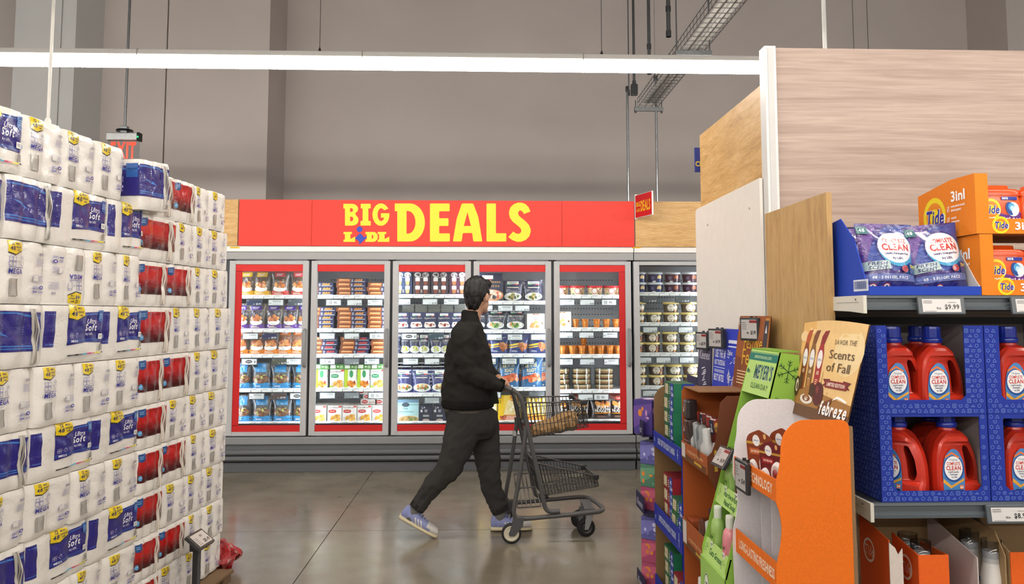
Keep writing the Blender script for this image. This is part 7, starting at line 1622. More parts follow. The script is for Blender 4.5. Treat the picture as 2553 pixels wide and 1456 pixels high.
# ---- blue storage bag display and tissue boxes
def blue_display():
    Y0, Y1 = 3.87, 4.49; t = 0.005; B1 = '#1c2fa0'
    r = empty('blue_display', (1.07, (Y0 + Y1) / 2, 0)); off = (-1.07, -(Y0 + Y1) / 2, 0)
    tag(r, 'royal blue cardboard display stacked with storage bag boxes', 'display stand')
    def P(n, fn, mat='card'):
        m = MB(); fn(m); return m.build(n, mat, r, off)
    tiers = [(0.873, 0.79), (0.48, 0.375), (0.10, 0.0)]
    P('side_wall', lambda m: m.prism([(XK, 0), (XK, 1.12), (1.06, 1.12), (1.0, 1.0), (XF_ + 0.035, 0.88), (XF_, 0.86), (XF_, 0)], 'y', Y0, Y0 + t, B1))
    P('side_wall', lambda m: m.prism([(XK, 0), (XK, 1.12), (1.03, 1.12)] + [(1.03 - 0.085 * math.sin(a), 1.03 + 0.09 * math.cos(a)) for a in (0.3, 0.7, 1.1, 1.5)] + [(XF_, 0.98), (XF_, 0)], 'y', Y1 - t, Y1, '#8a6a44'))
    P('back_wall', lambda m: m.box(XK - t, XK - 0.0005, Y0 + t + 0.0005, Y1 - t - 0.0005, 0, 1.118, B1))
    words = ['GREAT GIFT FOR HOLIDAY SHARING', 'LIMITED EDITION HOLIDAY DESIGNS', '']
    for k, (a, b) in enumerate(tiers):
        m = MB(); m.box(XF_ - t, XF_ - 0.0004, Y0, Y1, b, a, B1)
        prt(m, [T(words[k], 0.0, (a + b) / 2 - 0.013, 0.03, '#c4cdea', w=0.38), R(0.25, b + 0.02, 0.257, a - 0.015, '#b8c4e8'), R(0.243, (a + b) / 2 - 0.003, 0.264, (a + b) / 2 + 0.003, '#b8c4e8'), Ln(-0.28, b + 0.03, -0.26, b + 0.05, 0.005, '#b8c4e8'), Ln(-0.26, b + 0.03, -0.28, b + 0.05, 0.005, '#b8c4e8')], FX(XF_ - t, (Y0 + Y1) / 2)); m.build('front_band', 'card', r, off)
        P('shelf', lambda m: m.box(XF_, XK - t, Y0 + t, Y1 - t, b, b + t, '#16258a'))
    zh0, zh1 = 1.12, 1.44
    def S(u, v, e): return (XK - 0.004 + 0.03 * v / 0.32 - e, 3.995 - u, zh0 + v)
    m = MB(); W, H = 0.45, zh1 - zh0; out = rounded([(-W / 2, 0), (W / 2, 0), (W / 2, H), (-W / 2, H)], 0.01, 3)
    m.add([S(*p, 0) for p in out], (tuple(range(len(out))),), '#1a35c0'); m.add([S(*p, -0.004) for p in out][::-1], (tuple(range(len(out))),), '#5a4a3a')
    it = [T('USE THE #1', -W * 0.26, H * 0.54, H * 0.12, '#dfe4fa', w=W * 0.4), T('MOST TRUSTED BAG', -W * 0.26, H * 0.42, H * 0.08, '#dfe4fa', w=W * 0.4), T('THAT GOES THE DISTANCE', -W * 0.26, H * 0.30, H * 0.045, '#dfe4fa', w=W * 0.38), T('BEST BITES', -W * 0.26, H * 0.17, H * 0.1, '#dfe4fa', w=W * 0.38), R(-W * 0.47, H * 0.375, -W * 0.05, H * 0.385, '#dfe4fa'), R(-W * 0.47, H * 0.69, -W * 0.05, H * 0.70, '#dfe4fa'), R(W * 0.02, H * 0.72, W * 0.47, H * 0.74, '#dfe4fa'), R(W * 0.02, H * 0.78, W * 0.47, H * 0.83, '#dfe4fa'), T('Ziploc', W * 0.1, H * 0.6, H * 0.07, '#dfe4fa', w=W * 0.18), T('SHARE', W * 0.4, H * 0.02, H * 0.06, '#dfe4fa', w=W * 0.14)]
    rr = random.Random(4)
    for k in range(26):
        a = rr.uniform(0, 6.28); cx, cy = W * 0.24 + rr.uniform(-0.19, 0.2) * W, H * (0.32 + rr.uniform(-0.26, 0.27)); it.append(Ln(cx, cy, cx + 0.03 * math.cos(a), cy + 0.03 * math.sin(a), 0.0045, '#dfe4fa'))
        if k % 3 == 0: it.append(Ring(cx, cy, 0.012, 0.016, '#dfe4fa', 12))
    prt(m, it, S, d=0.00005); m.build('header_card', 'paper', r, off)
    esl(r, (XK - 0.03 + off[0], 4.05 + off[1], zh1 - 0.05), (0, 0, -math.pi / 2 + 0.35), '$4.99', 0.12, 0.10, 0.024)
    # storage bag boxes
    def zbox(c1, c2, seed):
        w, h, d = 0.20, 0.072, 0.11; m = MB(); m.box(-w / 2, w / 2, -d / 2, d / 2, 0, h, c1, 0.002)
        it = [R(-w * 0.42, h * 0.14, -w * 0.08, h * 0.86, '#cfc6a4'), food(-w * 0.25, h * 0.5, w * 0.12, h * 0.26, ['#b89a78', '#d8c8a0', '#e6dcc0'], 12, 0.006, seed), R(w * 0.2, 0, w / 2, h, '#2440a8'), T('Ziploc', w * 0.26, h * 0.12, h * 0.26, '#e8ecfa', 'l', h * 0.75, rot=math.pi / 2 * 0), R(w * 0.02, h * 0.1, w * 0.06, h * 0.9, c2), Greek(w * 0.08, h * 0.2, w * 0.18, h * 0.8, 4, '#dfe0cc'), T('40', w * 0.36, h * 0.52, h * 0.28, '#e8ecfa')]
        it += [El(-w * 0.46 + rr.uniform(0, 0.9) * w, rr.uniform(0.05, 0.95) * h, 0.003, 0.003, '#b9cfa0', 6) for _ in range(10)]
        prt(m, it, FY(-d / 2), d=0.00008)
        prt(m, [R(-d / 2, 0, -d * 0.1, h, c2), R(-d * 0.1, 0, d / 2, h, '#1f3a9c'), T('Ziploc', d * 0.2, h * 0.1, h * 0.3, '#e8ecfa', w=h * 0.7, rot=0)], lambda u, v, e: (w / 2 + e, u, v))
        o = m.build('storage_bag_box', 'paper'); o['category'] = 'box'
        return o
    zg, zr = zbox('#24603c', '#1c7a54', 1), zbox('#8a1e28', '#b02430', 2)
    def col(proto, y, x, z0, n, lab):
        for k in range(n):
            place(proto, (x + rr.uniform(-0.004, 0.004), y, z0 + 0.0005 + k * 0.0725), (0, 0, -math.pi / 2 + rr.uniform(-0.02, 0.02)), '%s, %s up' % (lab, ORD[k + 1]), 'storage bag boxes in the blue display')
    zs = [b + t for a, b in tiers]
    col(zg, Y0 + 0.34, XF_ + 0.075, zs[0], 5, 'green storage bag box, front stack of the top blue tier')
    col(zr, Y0 + 0.12, XF_ + 0.19, zs[0], 4, 'red storage bag box, rear stack of the top blue tier')
    col(zr, Y0 + 0.40, XF_ + 0.075, zs[1], 4, 'red storage bag box on the middle blue tier')
    col(zg, Y0 + 0.16, XF_ + 0.065, zs[1], 3, 'green storage bag box on the middle blue tier')
    col(zg, Y0 + 0.40, XF_ + 0.075, zs[2], 4, 'green storage bag box on the lowest blue tier')
    col(zr, Y0 + 0.16, XF_ + 0.065, zs[2], 3, 'red storage bag box on the lowest blue tier')
    # tissue display beyond
    Ya, Yb = 4.51, 4.73
    r2 = empty('tissue_display', (1.07, (Ya + Yb) / 2, 0)); off2 = (-1.07, -(Ya + Yb) / 2, 0); tag(r2, 'dark purple cardboard tissue display beyond the blue one', 'display stand')
    def P2(n, fn, mat='card'):
        m = MB(); fn(m); return m.build(n, mat, r2, off2)
    P2('back_wall', lambda m: m.box(XK - t, XK, Ya, Yb, 0, 1.16, '#2c2850'))
    P2('side_wall', lambda m: m.box(XF_ + 0.02, XK - t, Yb - t, Yb, 0, 1.0, '#2c2850')); P2('side_wall', lambda m: m.box(XF_ + 0.02, XK - t, Ya, Ya + t, 0, 1.0, '#2c2850'))
    for z in (0.92, 0.5, 0.06):
        m = MB(); m.box(XF_ - 0.06, XF_ - 0.055, Ya, Yb, z - 0.09, z, '#241f48'); prt(m, [T('Kleenex', 0.0, z - 0.07, 0.04, '#d8d4ec', w=0.16, sh=0.2, style='r')], FX(XF_ - 0.06, (Ya + Yb) / 2)); m.build('front_band', 'card', r2, off2)
        P2('shelf', lambda m: m.box(XF_ - 0.055, XK - t, Ya + t, Yb - t, z - 0.09, z - 0.085, '#241f48'))
    def S2(u, v, e): return (XK - 0.004 + 0.02 * v - e, 4.37 - u, 1.1 + v)
    m = MB(); out = [(-0.15, 0), (0.13, 0), (0.15, 0.30), (-0.09, 0.30)]
    m.add([S2(*p, 0) for p in out], ((0, 1, 2, 3),), '#2d2852'); m.add([S2(*p, -0.004) for p in out][::-1], ((0, 1, 2, 3),), '#2d2852')
    it = [T('Kleenex', 0.01, 0.17, 0.05, '#e4e0f0', w=0.2, style='r', sh=0.2)]
    for k in range(9): it.append(Ln(-0.02 + 0.02 * math.sin(k * 2.1), 0.03 + k * 0.011, 0.03 + 0.02 * math.cos(k), 0.04 + k * 0.011, 0.006, '#e4e0f0'))
    prt(m, it, S2); m.build('header_card', 'paper', r2, off2)
    esl(r2, (XK - 0.03 + off2[0], 4.31 + off2[1], 1.37), (0, 0, -math.pi / 2 + 0.35), '$1.79', 0.11, 0.095, 0.024)
    def tissue(c1, c2, c3, seed):
        m = MB(); q = 0.105; rs = random.Random(seed); m.box(-q / 2, q / 2, -q / 2, q / 2, 0, 0.125, c1, 0.003)
        for S_ in (FY(-q / 2), lambda u, v, e: (-q / 2 - e, -u, v), lambda u, v, e: (u, v - 0.0625, 0.125 + e)):
            it = [Pg([(-q / 2, 0.02), (q * 0.1, 0.05), (q / 2, 0.09), (q / 2, 0.115), (-q / 2, 0.1)], c2)] + [El(rs.uniform(-0.04, 0.04), rs.uniform(0.02, 0.1), rs.uniform(0.005, 0.014), rs.uniform(0.005, 0.014), rs.choice([c3, '#e08a3a', c2]), 10) for _ in range(7)]
            prt(m, it, S_, clip=(-q / 2, 0.004, q / 2, 0.12))
        m.lathe([(0.03, 0.1262), (0.0001, 0.1264)], 16, (0, 0, 0), '#d8d0e0', cap=False)
        o = m.build('tissue_box', 'paper'); o['category'] = 'tissue box'; return o
    TB = [tissue('#4a3a86', '#6a4c9c', '#c89ac0', 1), tissue('#a8486a', '#c8607a', '#e8b0b8', 2), tissue('#4c7a64', '#6a9a7c', '#c8d8c0', 3), tissue('#5a5a9c', '#7a7ac0', '#c8c8ec', 4)]
    place(TB[0], (XF_ + 0.0, Ya + 0.11, 0.8355 + 0.0), (0, 0, 0.75), 'purple patterned tissue box on the top tissue tier', 'cube tissue boxes in the tissue display', (1.2, 1.2, 1.55))
    place(TB[0], (XF_ + 0.16, Ya + 0.11, 0.8355), (0, 0, 0.2), 'purple patterned tissue box at the back of the top tissue tier', 'cube tissue boxes in the tissue display', (1.15, 1.15, 1.7))
    nm = ['purple', 'pink', 'green', 'lavender']
    for ti, (z, seq) in enumerate(((0.4155, (1, 2, 3)), (-0.0245 + 0.0005, (1, 1, 3)))):
        for k, c in enumerate(seq):
            place(TB[c], (XF_ + 0.02, Ya + 0.11, max(z, 0.0) + k * 0.1265), (0, 0, 0.78), '%s tissue box turned cornerwise, %s up on the %s tissue tier' % (nm[c], ORD[k + 1], ('middle', 'lowest')[ti]), 'cube tissue boxes in the tissue display')
blue_display()
# ------------------------------------------------------------------ shopping cart
def shopping_cart():
    YN, YFr = 5.47, 5.93; DX = -0.042
    r = empty('shopping_cart', (atY(1380, 1200, 5.7).x, 5.7, 0)); off = (-r.location.x, -5.7, 0)
    tag(r, 'dark grey two-tier wire shopping cart pushed by the shopper', 'shopping cart')
    G = '#4f4d4d'
    def P(n, fn, mat='paint', parent=None):
        m = MB(); fn(m); return m.build(n, mat, parent or r, off if parent is None else None)
    def smooth(pts, it=2):
        p = [Vector(q) for q in pts]
        for _ in range(it):
            o = [p[0]]
            for a, b in zip(p, p[1:]): o += [a * 0.75 + b * 0.25, a * 0.25 + b * 0.75]
            o.append(p[-1]); p = o
        return p
    def near(px): return [atY(x, y, YN) for x, y in px]
    def far(pts): return [Vector((p.x + DX, p.y + (YFr - YN), p.z)) for p in pts]
    t1 = near([(1277, 972), (1292, 982), (1302, 1000), (1307, 1022), (1325, 1110), (1345, 1200), (1356, 1255), (1361, 1270), (1373, 1277), (1396, 1274)])
    t3 = near([(1309, 1062), (1311, 1080), (1307, 1104), (1294, 1197), (1281, 1268), (1281, 1283), (1289, 1292), (1305, 1294), (1398, 1285), (1480, 1277)])
    for pts in (t1, far(t1)): P('front_post', lambda m: m.tube(smooth(pts), 0.0155, 10, G))
    e = far(t3); mid = [t3[-1] + Vector((0.05, 0.02, 0)), t3[-1] + Vector((0.085, 0.10, 0)), e[-1] + Vector((0.085, -0.10, 0)), e[-1] + Vector((0.05, -0.02, 0))]
    P('base_rail', lambda m: m.tube(smooth(list(t3) + mid + list(reversed(e)), 2), 0.015, 10, G))
    for y0, lst in ((0, t1), (1, far(t1))):
        pass
    a = atY(1296, 1092, YFr); P('sticker', lambda m: m.lathe([(0.0165, 0), (0.0165, 0.035)], 12, (far(t3)[2].x - 0.004, far(t3)[2].y, far(t3)[2].z - 0.02), '#c9c9c6'), 'paper')
    hb = [t1[0], t1[0] + Vector((-0.035, 0.012, 0.012)), t1[0] + Vector((-0.05, 0.06, 0.015)), far(t1)[0] + Vector((-0.05, -0.06, 0.015)), far(t1)[0] + Vector((-0.035, -0.012, 0.012)), far(t1)[0]]
    P('handle', lambda m: m.tube(smooth(hb), 0.016, 12, '#55504e'), 'plastic')
    HB = (hb[2] + hb[3]) / 2
    # baskets
    def basket(name, ntl, ntr, nbr, nbl, ftl, ftr, fbr, fbl, nx, ny, nz):
        m = MB(); W = 0.0027; c = '#5a5858'
        L = lambda a, b, t: a * (1 - t) + b * t
        def quadgrid(A, B, C, D, nu, nv):   # A-B top, D-C bottom
            for i in range(nu + 1): m.tube([L(A, B, i / nu), L(D, C, i / nu)], W, 5, c, caps=False)
            for j in range(nv + 1): m.tube([L(A, D, j / nv), L(B, C, j / nv)], W, 5, c, caps=False)
        quadgrid(ntl, ntr, nbr, nbl, nx, nz); quadgrid(ftl, ftr, fbr, fbl, nx, nz); quadgrid(ntr, ftr, fbr, nbr, ny, nz); quadgrid(ntl, ftl, fbl, nbl, ny, nz); quadgrid(nbl, nbr, fbr, fbl, nx, ny)
        for q in ([ntl, ntr], [ntr, ftr], [ftl, ftr], [ntl, ftl]): m.tube(q, 0.0052, 8, c)
        m.build(name, 'metal', r, off)
        for q in (ntr, ftr):
            b = MB(); b.box(q.x - 0.03, q.x + 0.014, q.y - 0.014, q.y + 0.014, q.z - 0.018, q.z + 0.014, '#232325', 0.006); b.build('corner_bumper', 'plastic', r, off)
    yn, yf = 5.50, 5.90
    ntl, ntr, nbr, nbl = atY(1309, 1004, yn), atY(1458, 1003, yn), atY(1466, 1064, yn), atY(1322, 1091, yn)
    sh = lambda p, k=0.0: Vector((p.x + DX * 0.9 + k, yf, p.z))
    basket('upper_basket', ntl, ntr, nbr, nbl, sh(ntl), sh(ntr), sh(nbr), sh(nbl), 16, 8, 3)
    yn, yf = 5.52, 5.88
    ntl, ntr, nbr, nbl = atY(1336, 1154, yn), atY(1488, 1188, yn), atY(1492, 1212, yn), atY(1354, 1236, yn)
    basket('lower_basket', ntl, ntr, nbr, nbl, sh(ntl), sh(ntr), sh(nbr), sh(nbl), 18, 9, 3)
    # low rack between the posts
    def rack(m):
        A, B, C_, D = atY(1286, 1217, 5.55), atY(1335, 1214, 5.55), atY(1349, 1262, 5.50), atY(1290, 1266, 5.50)
        A2, B2 = A + Vector((0, 0.33, 0.03)), B + Vector((0, 0.33, 0.03))
        for k in range(6):
            t = k / 5; m.tube([A2.lerp(B2, t), A.lerp(B, t), D.lerp(C_, t)], 0.004, 6, '#77736f')
        for q in ([A, B], [D, C_], [A2, B2]): m.tube(q, 0.005, 6, '#5a5858')
    P('low_rack', rack, 'metal')
    def wheel(c, rad, w, rear):
        ww = empty('wheel', c + Vector(off), parent=r)
        m = MB(); m.lathe([(rad * 0.78, -w / 2), (rad * 0.94, -w / 2), (rad, -w * 0.3), (rad, w * 0.3), (rad * 0.94, w / 2), (rad * 0.78, w / 2)], 28, (0, 0, 0), '#1b1b1c', axis='y', cap=False); m.build('tyre', 'rubber', ww)
        m = MB(); hc = '#d8cfb8' if rear else '#252526'; m.lathe([(0.0001, -w * 0.42), (rad * 0.3, -w * 0.42), (rad * 0.34, -w * 0.3), (rad * 0.55, -w * 0.3), (rad * 0.6, -w * 0.42), (rad * 0.79, -w * 0.44), (rad * 0.79, w * 0.44), (0.0001, w * 0.42)], 28, (0, 0, 0), hc, axis='y', cap=False)
        m.lathe([(0.0001, -w * 0.46), (rad * 0.27, -w * 0.45), (rad * 0.27, -w * 0.3)], 20, (0, 0, 0), '#2a2a2b', axis='y', cap=False); m.build('hub', 'plastic', ww)
        m = MB(); m.lathe([(0.0001, -w * 0.75), (0.006, -w * 0.75), (0.006, w * 0.75), (0.0001, w * 0.75)], 10, (0, 0, 0), '#b8b8b8', axis='y', cap=False); m.build('axle_bolt', 'metal', ww)
        return ww
    cs = []
    rn = atY(1275, 1331.5, 5.45); rn.z = 0.0665; wheel(rn, 0.066, 0.03, True)
    rf = rn + Vector((DX, 0.49, 0)); wheel(rf, 0.066, 0.03, True)
    fn = atY(1461, 1309, 5.60); fn.z = 0.0625; wheel(fn, 0.062, 0.03, False)
    ff = atY(1445, 1284, 5.83); ff.z = 0.0625; wheel(ff, 0.062, 0.03, False)
    for c, s in ((rn, 1), (rf, 1)):
        P('rear_fork', lambda m: [m.prism([(c.x - 0.016, c.z - 0.012), (c.x + 0.02, c.z - 0.016), (c.x + 0.075, c.z + 0.05), (c.x + 0.085, c.z + 0.105), (c.x + 0.02, c.z + 0.105), (c.x - 0.012, c.z + 0.02)], 'y', c.y + dy, c.y + dy + 0.004, '#4a4a4c') for dy in (-0.024, 0.02)])
    for c in (fn, ff):
        def fork(m):
            for dy in (-0.024, 0.02): m.prism([(c.x - 0.012, c.z - 0.012), (c.x + 0.014, c.z - 0.012), (c.x + 0.045, c.z + 0.07), (c.x + 0.045, c.z + 0.085), (c.x + 0.0, c.z + 0.085), (c.x - 0.006, c.z + 0.05)], 'y', c.y + dy, c.y + dy + 0.004, '#b0b2b4')
            m.box(c.x - 0.002, c.x + 0.05, c.y - 0.026, c.y + 0.026, c.z + 0.082, c.z + 0.087, '#b0b2b4'); m.lathe([(0.012, 0.087), (0.012, 0.125)], 10, (c.x + 0.02, c.y, c.z), '#8f9193')
        P('swivel_fork', fork, 'metal')
    P('caster_plate', lambda m: m.box(fn.x - 0.01, fn.x + 0.06, fn.y - 0.03, ff.y + 0.03, 0.185, 0.192, '#5a5a5c'), 'paint')
    # paper bag lying in the upper basket
    m = MB(); rr = random.Random(5)
    secs = [(1325, 1062, 1086), (1340, 1055, 1084), (1360, 1048, 1082), (1385, 1038, 1079), (1405, 1028, 1075), (1425, 1022, 1071), (1436, 1030, 1068)]
    n = 14
    def B(u, v):
        f = u * (len(secs) - 1); i = min(int(f), len(secs) - 2); t = f - i
        px = secs[i][0] * (1 - t) + secs[i + 1][0] * t; yt = secs[i][1] * (1 - t) + secs[i + 1][1] * t; yb = secs[i][2] * (1 - t) + secs[i + 1][2] * t
        c = atY(px, (yt + yb) / 2, 5.68); hz = (atY(px, yt, 5.68).z - atY(px, yb, 5.68).z) / 2; a = v * 2 * math.pi
        sq = lambda q: abs(q) ** 0.7 * (1 if q > 0 else -1)
        nz = mnoise.noise(Vector((u * 9, math.cos(a) * 2.2, math.sin(a) * 2.2))) * 0.022
        return (c.x + nz * 0.6, 5.68 + sq(math.cos(a)) * (0.10 + nz), c.z + sq(math.sin(a)) * (hz + nz * 0.5) )
    m.grid(B, 18, 20, '#a98558', False)
    for u in (0.0, 1.0):
        ring = [B(u, k / 20) for k in range(20)]; m.poly(ring if u else ring[::-1], '#8f6f48')
    tag(m.build('paper_bag', 'card'), 'crumpled brown paper bag lying in the cart upper basket', 'bag')
    return r, t1
CART, T1N = shopping_cart()

# ------------------------------------------------------------------ the shopper
def loft(bm, rings, n=16):
    """rings: (centre, half-axis a, half-axis b)"""
    prev = None; vs = []
    for c, a, b in rings:
        ring = [bm.verts.new(c + a * math.cos(2 * math.pi * k / n) + b * math.sin(2 * math.pi * k / n)) for k in range(n)]
        if prev:
            for k in range(n): bm.faces.new((prev[k], prev[(k + 1) % n], ring[(k + 1) % n], ring[k]))
        else: bm.faces.new(ring[::-1])
        prev = ring
    bm.faces.new(prev)
def limb(bm, pts, k=1.0, n=16):
    """pts: (px, py, Y, width in pixels, half depth in metres)"""
    C = [atY(p[0], p[1], p[2]) for p in pts]; rings = []
    for i, p in enumerate(pts):
        t = (C[min(i + 1, len(C) - 1)] - C[max(i - 1, 0)]).normalized()
        a = Vector((0, 1, 0)).cross(t); a = a.normalized() if a.length > 1e-5 else Vector((1, 0, 0))
        b = t.cross(a).normalized()
        rings.append((C[i], a * (p[3] / 2 * p[2] / 2000 * k), b * p[4] * k))
    loft(bm, rings, n)
def chain(bm, pts, n=10):
    """pts: (Vector, radius)"""
    rings = []
    for i, (c, r) in enumerate(pts):
        t = (pts[min(i + 1, len(pts) - 1)][0] - pts[max(i - 1, 0)][0]).normalized()
        ref = Vector((0, 1, 0)) if abs(t.y) < 0.8 else Vector((1, 0, 0))
        a = ref.cross(t).normalized(); b = t.cross(a); rings.append((c, a * r, b * r))
    loft(bm, rings, n)
def blob(bm, c, ax, n=16, m=10, rot=None):
    rings = []
    for j in range(1, m):
        a = math.pi * j / m; q = math.sin(a); rr = rot or Matrix.Identity(3)
        rings.append((c + rr @ Vector((0, 0, -ax[2] * math.cos(a))), rr @ Vector((ax[0] * q, 0, 0)), rr @ Vector((0, ax[1] * q, 0))))
    loft(bm, rings, n)
def remesh(bm, voxel, smooth=2):
    bmesh.ops.recalc_face_normals(bm, faces=bm.faces)
    me = bpy.data.meshes.new('tmp'); bm.to_mesh(me); bm.free()
    ob = bpy.data.objects.new('tmp', me); COL.objects.link(ob)
    md = ob.modifiers.new('r', 'REMESH'); md.mode = 'VOXEL'; md.voxel_size = voxel
    if smooth:
        sm = ob.modifiers.new('s', 'SMOOTH'); sm.iterations = smooth; sm.factor = 0.5
    dg = bpy.context.evaluated_depsgraph_get(); ev = ob.evaluated_get(dg); e = ev.to_mesh()
    vs = [v.co.copy() for v in e.vertices]; ns = [v.normal.copy() for v in e.vertices]; fs = [tuple(p.vertices) for p in e.polygons]
    ev.to_mesh_clear(); bpy.data.objects.remove(ob); bpy.data.meshes.remove(me)
    return vs, ns, fs
def surf(name, mat, data, col, parent=None, disp=None, colfn=None):
    vs, ns, fs = data; m = MB()
    if disp: vs = [v + n * disp(v) for v, n in zip(vs, ns)]
    m.v = [tuple(v) for v in vs]; m.f = fs; m.sm = [True] * len(fs)
    if colfn:
        m.c = [lin(colfn((vs[f[0]] + vs[f[2]]) / 2)) for f in fs]
    else: m.c = [lin(col)] * len(fs)
    return m.build(name, mat, parent)

def shopper():
    YM, YN, YL = 5.69, 5.60, 5.77
    W = lambda px, Y=YM: px * Y / 2000
    HA = math.radians(52)                       # head turned towards the freezers
    hd = atY(1191, 737, YM); HF = Vector((math.cos(HA), math.sin(HA), 0)); HS = Vector((math.sin(HA), -math.cos(HA), 0))
    R3 = Matrix(((HF.x, HS.x, 0), (HF.y, HS.y, 0), (0, 0, 1)))
    # ---- body: head, neck, trunk, arms with hands, legs, one continuous surface
    bm = bmesh.new()
    blob(bm, hd + Vector((0, 0, 0.012)), (0.098, 0.077, 0.115), rot=R3)
    blob(bm, hd + HF * 0.028 + Vector((0, 0, -0.055)), (0.068, 0.060, 0.072), rot=R3)          # jaw
    blob(bm, hd + HF * 0.075 + Vector((0, 0, -0.105)), (0.024, 0.028, 0.02), rot=R3)            # chin
    chain(bm, [(hd + HF * 0.092 + Vector((0, 0, 0.012)), 0.009), (hd + HF * 0.112 + Vector((0, 0, -0.022)), 0.014), (hd + HF * 0.095 + Vector((0, 0, -0.036)), 0.013)], 8)   # nose
    for s in (-1, 1):
        blob(bm, hd + HF * 0.088 + HS * s * 0.033 + Vector((0, 0, 0.006)), (0.012, 0.019, 0.012), 10, 6, rot=R3)      # brow and eye socket ridge
        blob(bm, hd + HS * s * 0.083 - HF * 0.0 + Vector((0, 0, -0.014)), (0.02, 0.012, 0.034), 12, 8, rot=R3)      # ears
    blob(bm, hd + HF * 0.094 + Vector((0, 0, -0.068)), (0.012, 0.026, 0.009), 10, 6, rot=R3)                           # mouth
    limb(bm, [(1186, 760, YM, 38, 0.055), (1180, 785, YM, 38, 0.056), (1172, 812, YM, 52, 0.075), (1170, 830, YM, 74, 0.15), (1168, 880, YM, 84, 0.16), (1168, 950, YM, 84, 0.15), (1170, 1010, YM, 84, 0.14), (1168, 1050, YM, 80, 0.14)])
    nearleg = [(1165, 1030, YN, 92, 0.095), (1150, 1085, YN, 84, 0.09), (1136, 1130, YN, 74, 0.082), (1118, 1168, YN, 62, 0.072), (1086, 1203, YN, 53, 0.064), (1058, 1240, YN, 42, 0.055), (1038, 1268, YN, 35, 0.046)]
    farleg = [(1196, 1030, YL, 86, 0.095), (1207, 1085, YL, 76, 0.09), (1214, 1130, YL, 66, 0.082), (1219, 1168, YL, 57, 0.072), (1224, 1210, YL, 51, 0.064), (1237, 1245, YL, 48, 0.058), (1249, 1276, YL, 38, 0.05)]
    limb(bm, nearleg, 0.74); limb(bm, farleg, 0.74)
    nf = [(1036, 1268, YN, 28, 0.035), (1024, 1284, YN, 28, 0.036)]; limb(bm, nf + [(1020, 1296, YN, 22, 0.03)]); limb(bm, [(1249, 1270, YL, 28, 0.036), (1246, 1290, YL, 28, 0.036), (1248, 1303, YL, 24, 0.03)])
    # arms
    YA, YB_ = 5.50, 5.86
    arm = [(1158, 826, YA + 0.03, 62, 0.085), (1156, 860, YA, 58, 0.075), (1157, 900, YA - 0.01, 56, 0.07), (1168, 932, YA - 0.01, 52, 0.065), (1200, 946, YA, 47, 0.058), (1232, 956, YA + 0.01, 38, 0.05), (1252, 962, YA + 0.02, 29, 0.04)]
    arm2 = [(1178, 830, YB_, 58, 0.08), (1182, 870, YB_, 54, 0.07), (1190, 915, YB_, 50, 0.06), (1215, 930, YB_ - 0.02, 42, 0.05), (1240, 942, YB_ - 0.06, 30, 0.04)]
    limb(bm, arm, 0.62); limb(bm, arm2, 0.62)
    bar = T1N[0] + Vector((-0.05, 0.06, 0.015))          # the handle bar runs along +Y from here
    def hand(wrist, ybase, s):
        kn = []
        palm_c = Vector((bar.x - 0.022, ybase, bar.z + 0.026))
        chain(bm, [(wrist, 0.030), (wrist * 0.55 + palm_c * 0.45, 0.031), (palm_c, 0.029)], 12)
        for k in range(4):
            y = ybase + s * (-0.033 + k * 0.0215); L = (0.88, 1.0, 1.06, 0.94)[k]
            p0 = Vector((bar.x - 0.012, y, bar.z + 0.026)); p1 = Vector((bar.x + 0.016 * L, y, bar.z + 0.028)); p2 = Vector((bar.x + 0.030 * L, y, bar.z + 0.002)); p3 = Vector((bar.x + 0.020 * L, y, bar.z - 0.024 * L)); p4 = Vector((bar.x + 0.002, y, bar.z - 0.031 * L))
            chain(bm, [(p0 - Vector((0.02, 0, 0.002)), 0.0125), (p0, 0.0118), (p1, 0.0108), (p2, 0.0098), (p3, 0.009), (p4, 0.0072)], 8)
        th0 = palm_c + Vector((-0.012, s * -0.03, -0.008))
        chain(bm, [(th0, 0.0135), (th0 + Vector((0.012, s * -0.014, -0.022)), 0.012), (th0 + Vector((0.028, s * -0.006, -0.045)), 0.0105), (th0 + Vector((0.044, s * 0.004, -0.056)), 0.008)], 8)
    hand(atY(1250, 961, YA + 0.02), bar.y + 0.055, -1)
    hand(atY(1239, 941, YB_ - 0.06), bar.y + 0.21, 1)
    data = remesh(bm, 0.0058, 3)
    SK = '#c99a7e'
    body = surf('person', 'skin', data, SK)
    tag(body, 'person in black jacket and charcoal trousers pushing the cart, head turned to the freezers', 'person')
    # ---- eyes and glasses
    for s in (-1, 1):
        e = MB(); c = hd + HF * 0.094 + HS * s * 0.032 + Vector((0, 0, -0.004)); e.sphere(c, 0.0115, '#efeae6'); e.sphere(c + HF * 0.008, 0.0055, '#1e1512'); e.build('eye', 'gloss', body)
    g = MB()
    for s in (-1, 1):
        c = hd + HF * 0.112 + HS * s * 0.034 + Vector((0, 0, -0.006))
        g.tube([c + HS * 0.023 * math.cos(a) + Vector((0, 0, 0.016 * math.sin(a))) for a in [2 * math.pi * k / 20 for k in range(20)]], 0.0011, 6, '#26262a', closed=True)
        g.tube([c + HS * s * 0.026 + Vector((0, 0, 0.006)), hd + HS * s * 0.083 + HF * 0.06 + Vector((0, 0, 0.006)), hd + HS * s * 0.084 + Vector((0, 0, 0.008)), hd + HS * s * 0.08 - HF * 0.018 + Vector((0, 0, -0.008))], 0.0016, 6, '#26262a')
    g.tube([hd + HF * 0.114 + HS * -0.009 + Vector((0, 0, 0)), hd + HF * 0.116 + Vector((0, 0, 0.003)), hd + HF * 0.114 + HS * 0.009], 0.0016, 6, '#26262a'); g.build('glasses', 'plastic', body)
    # ---- hair
    bm = bmesh.new()
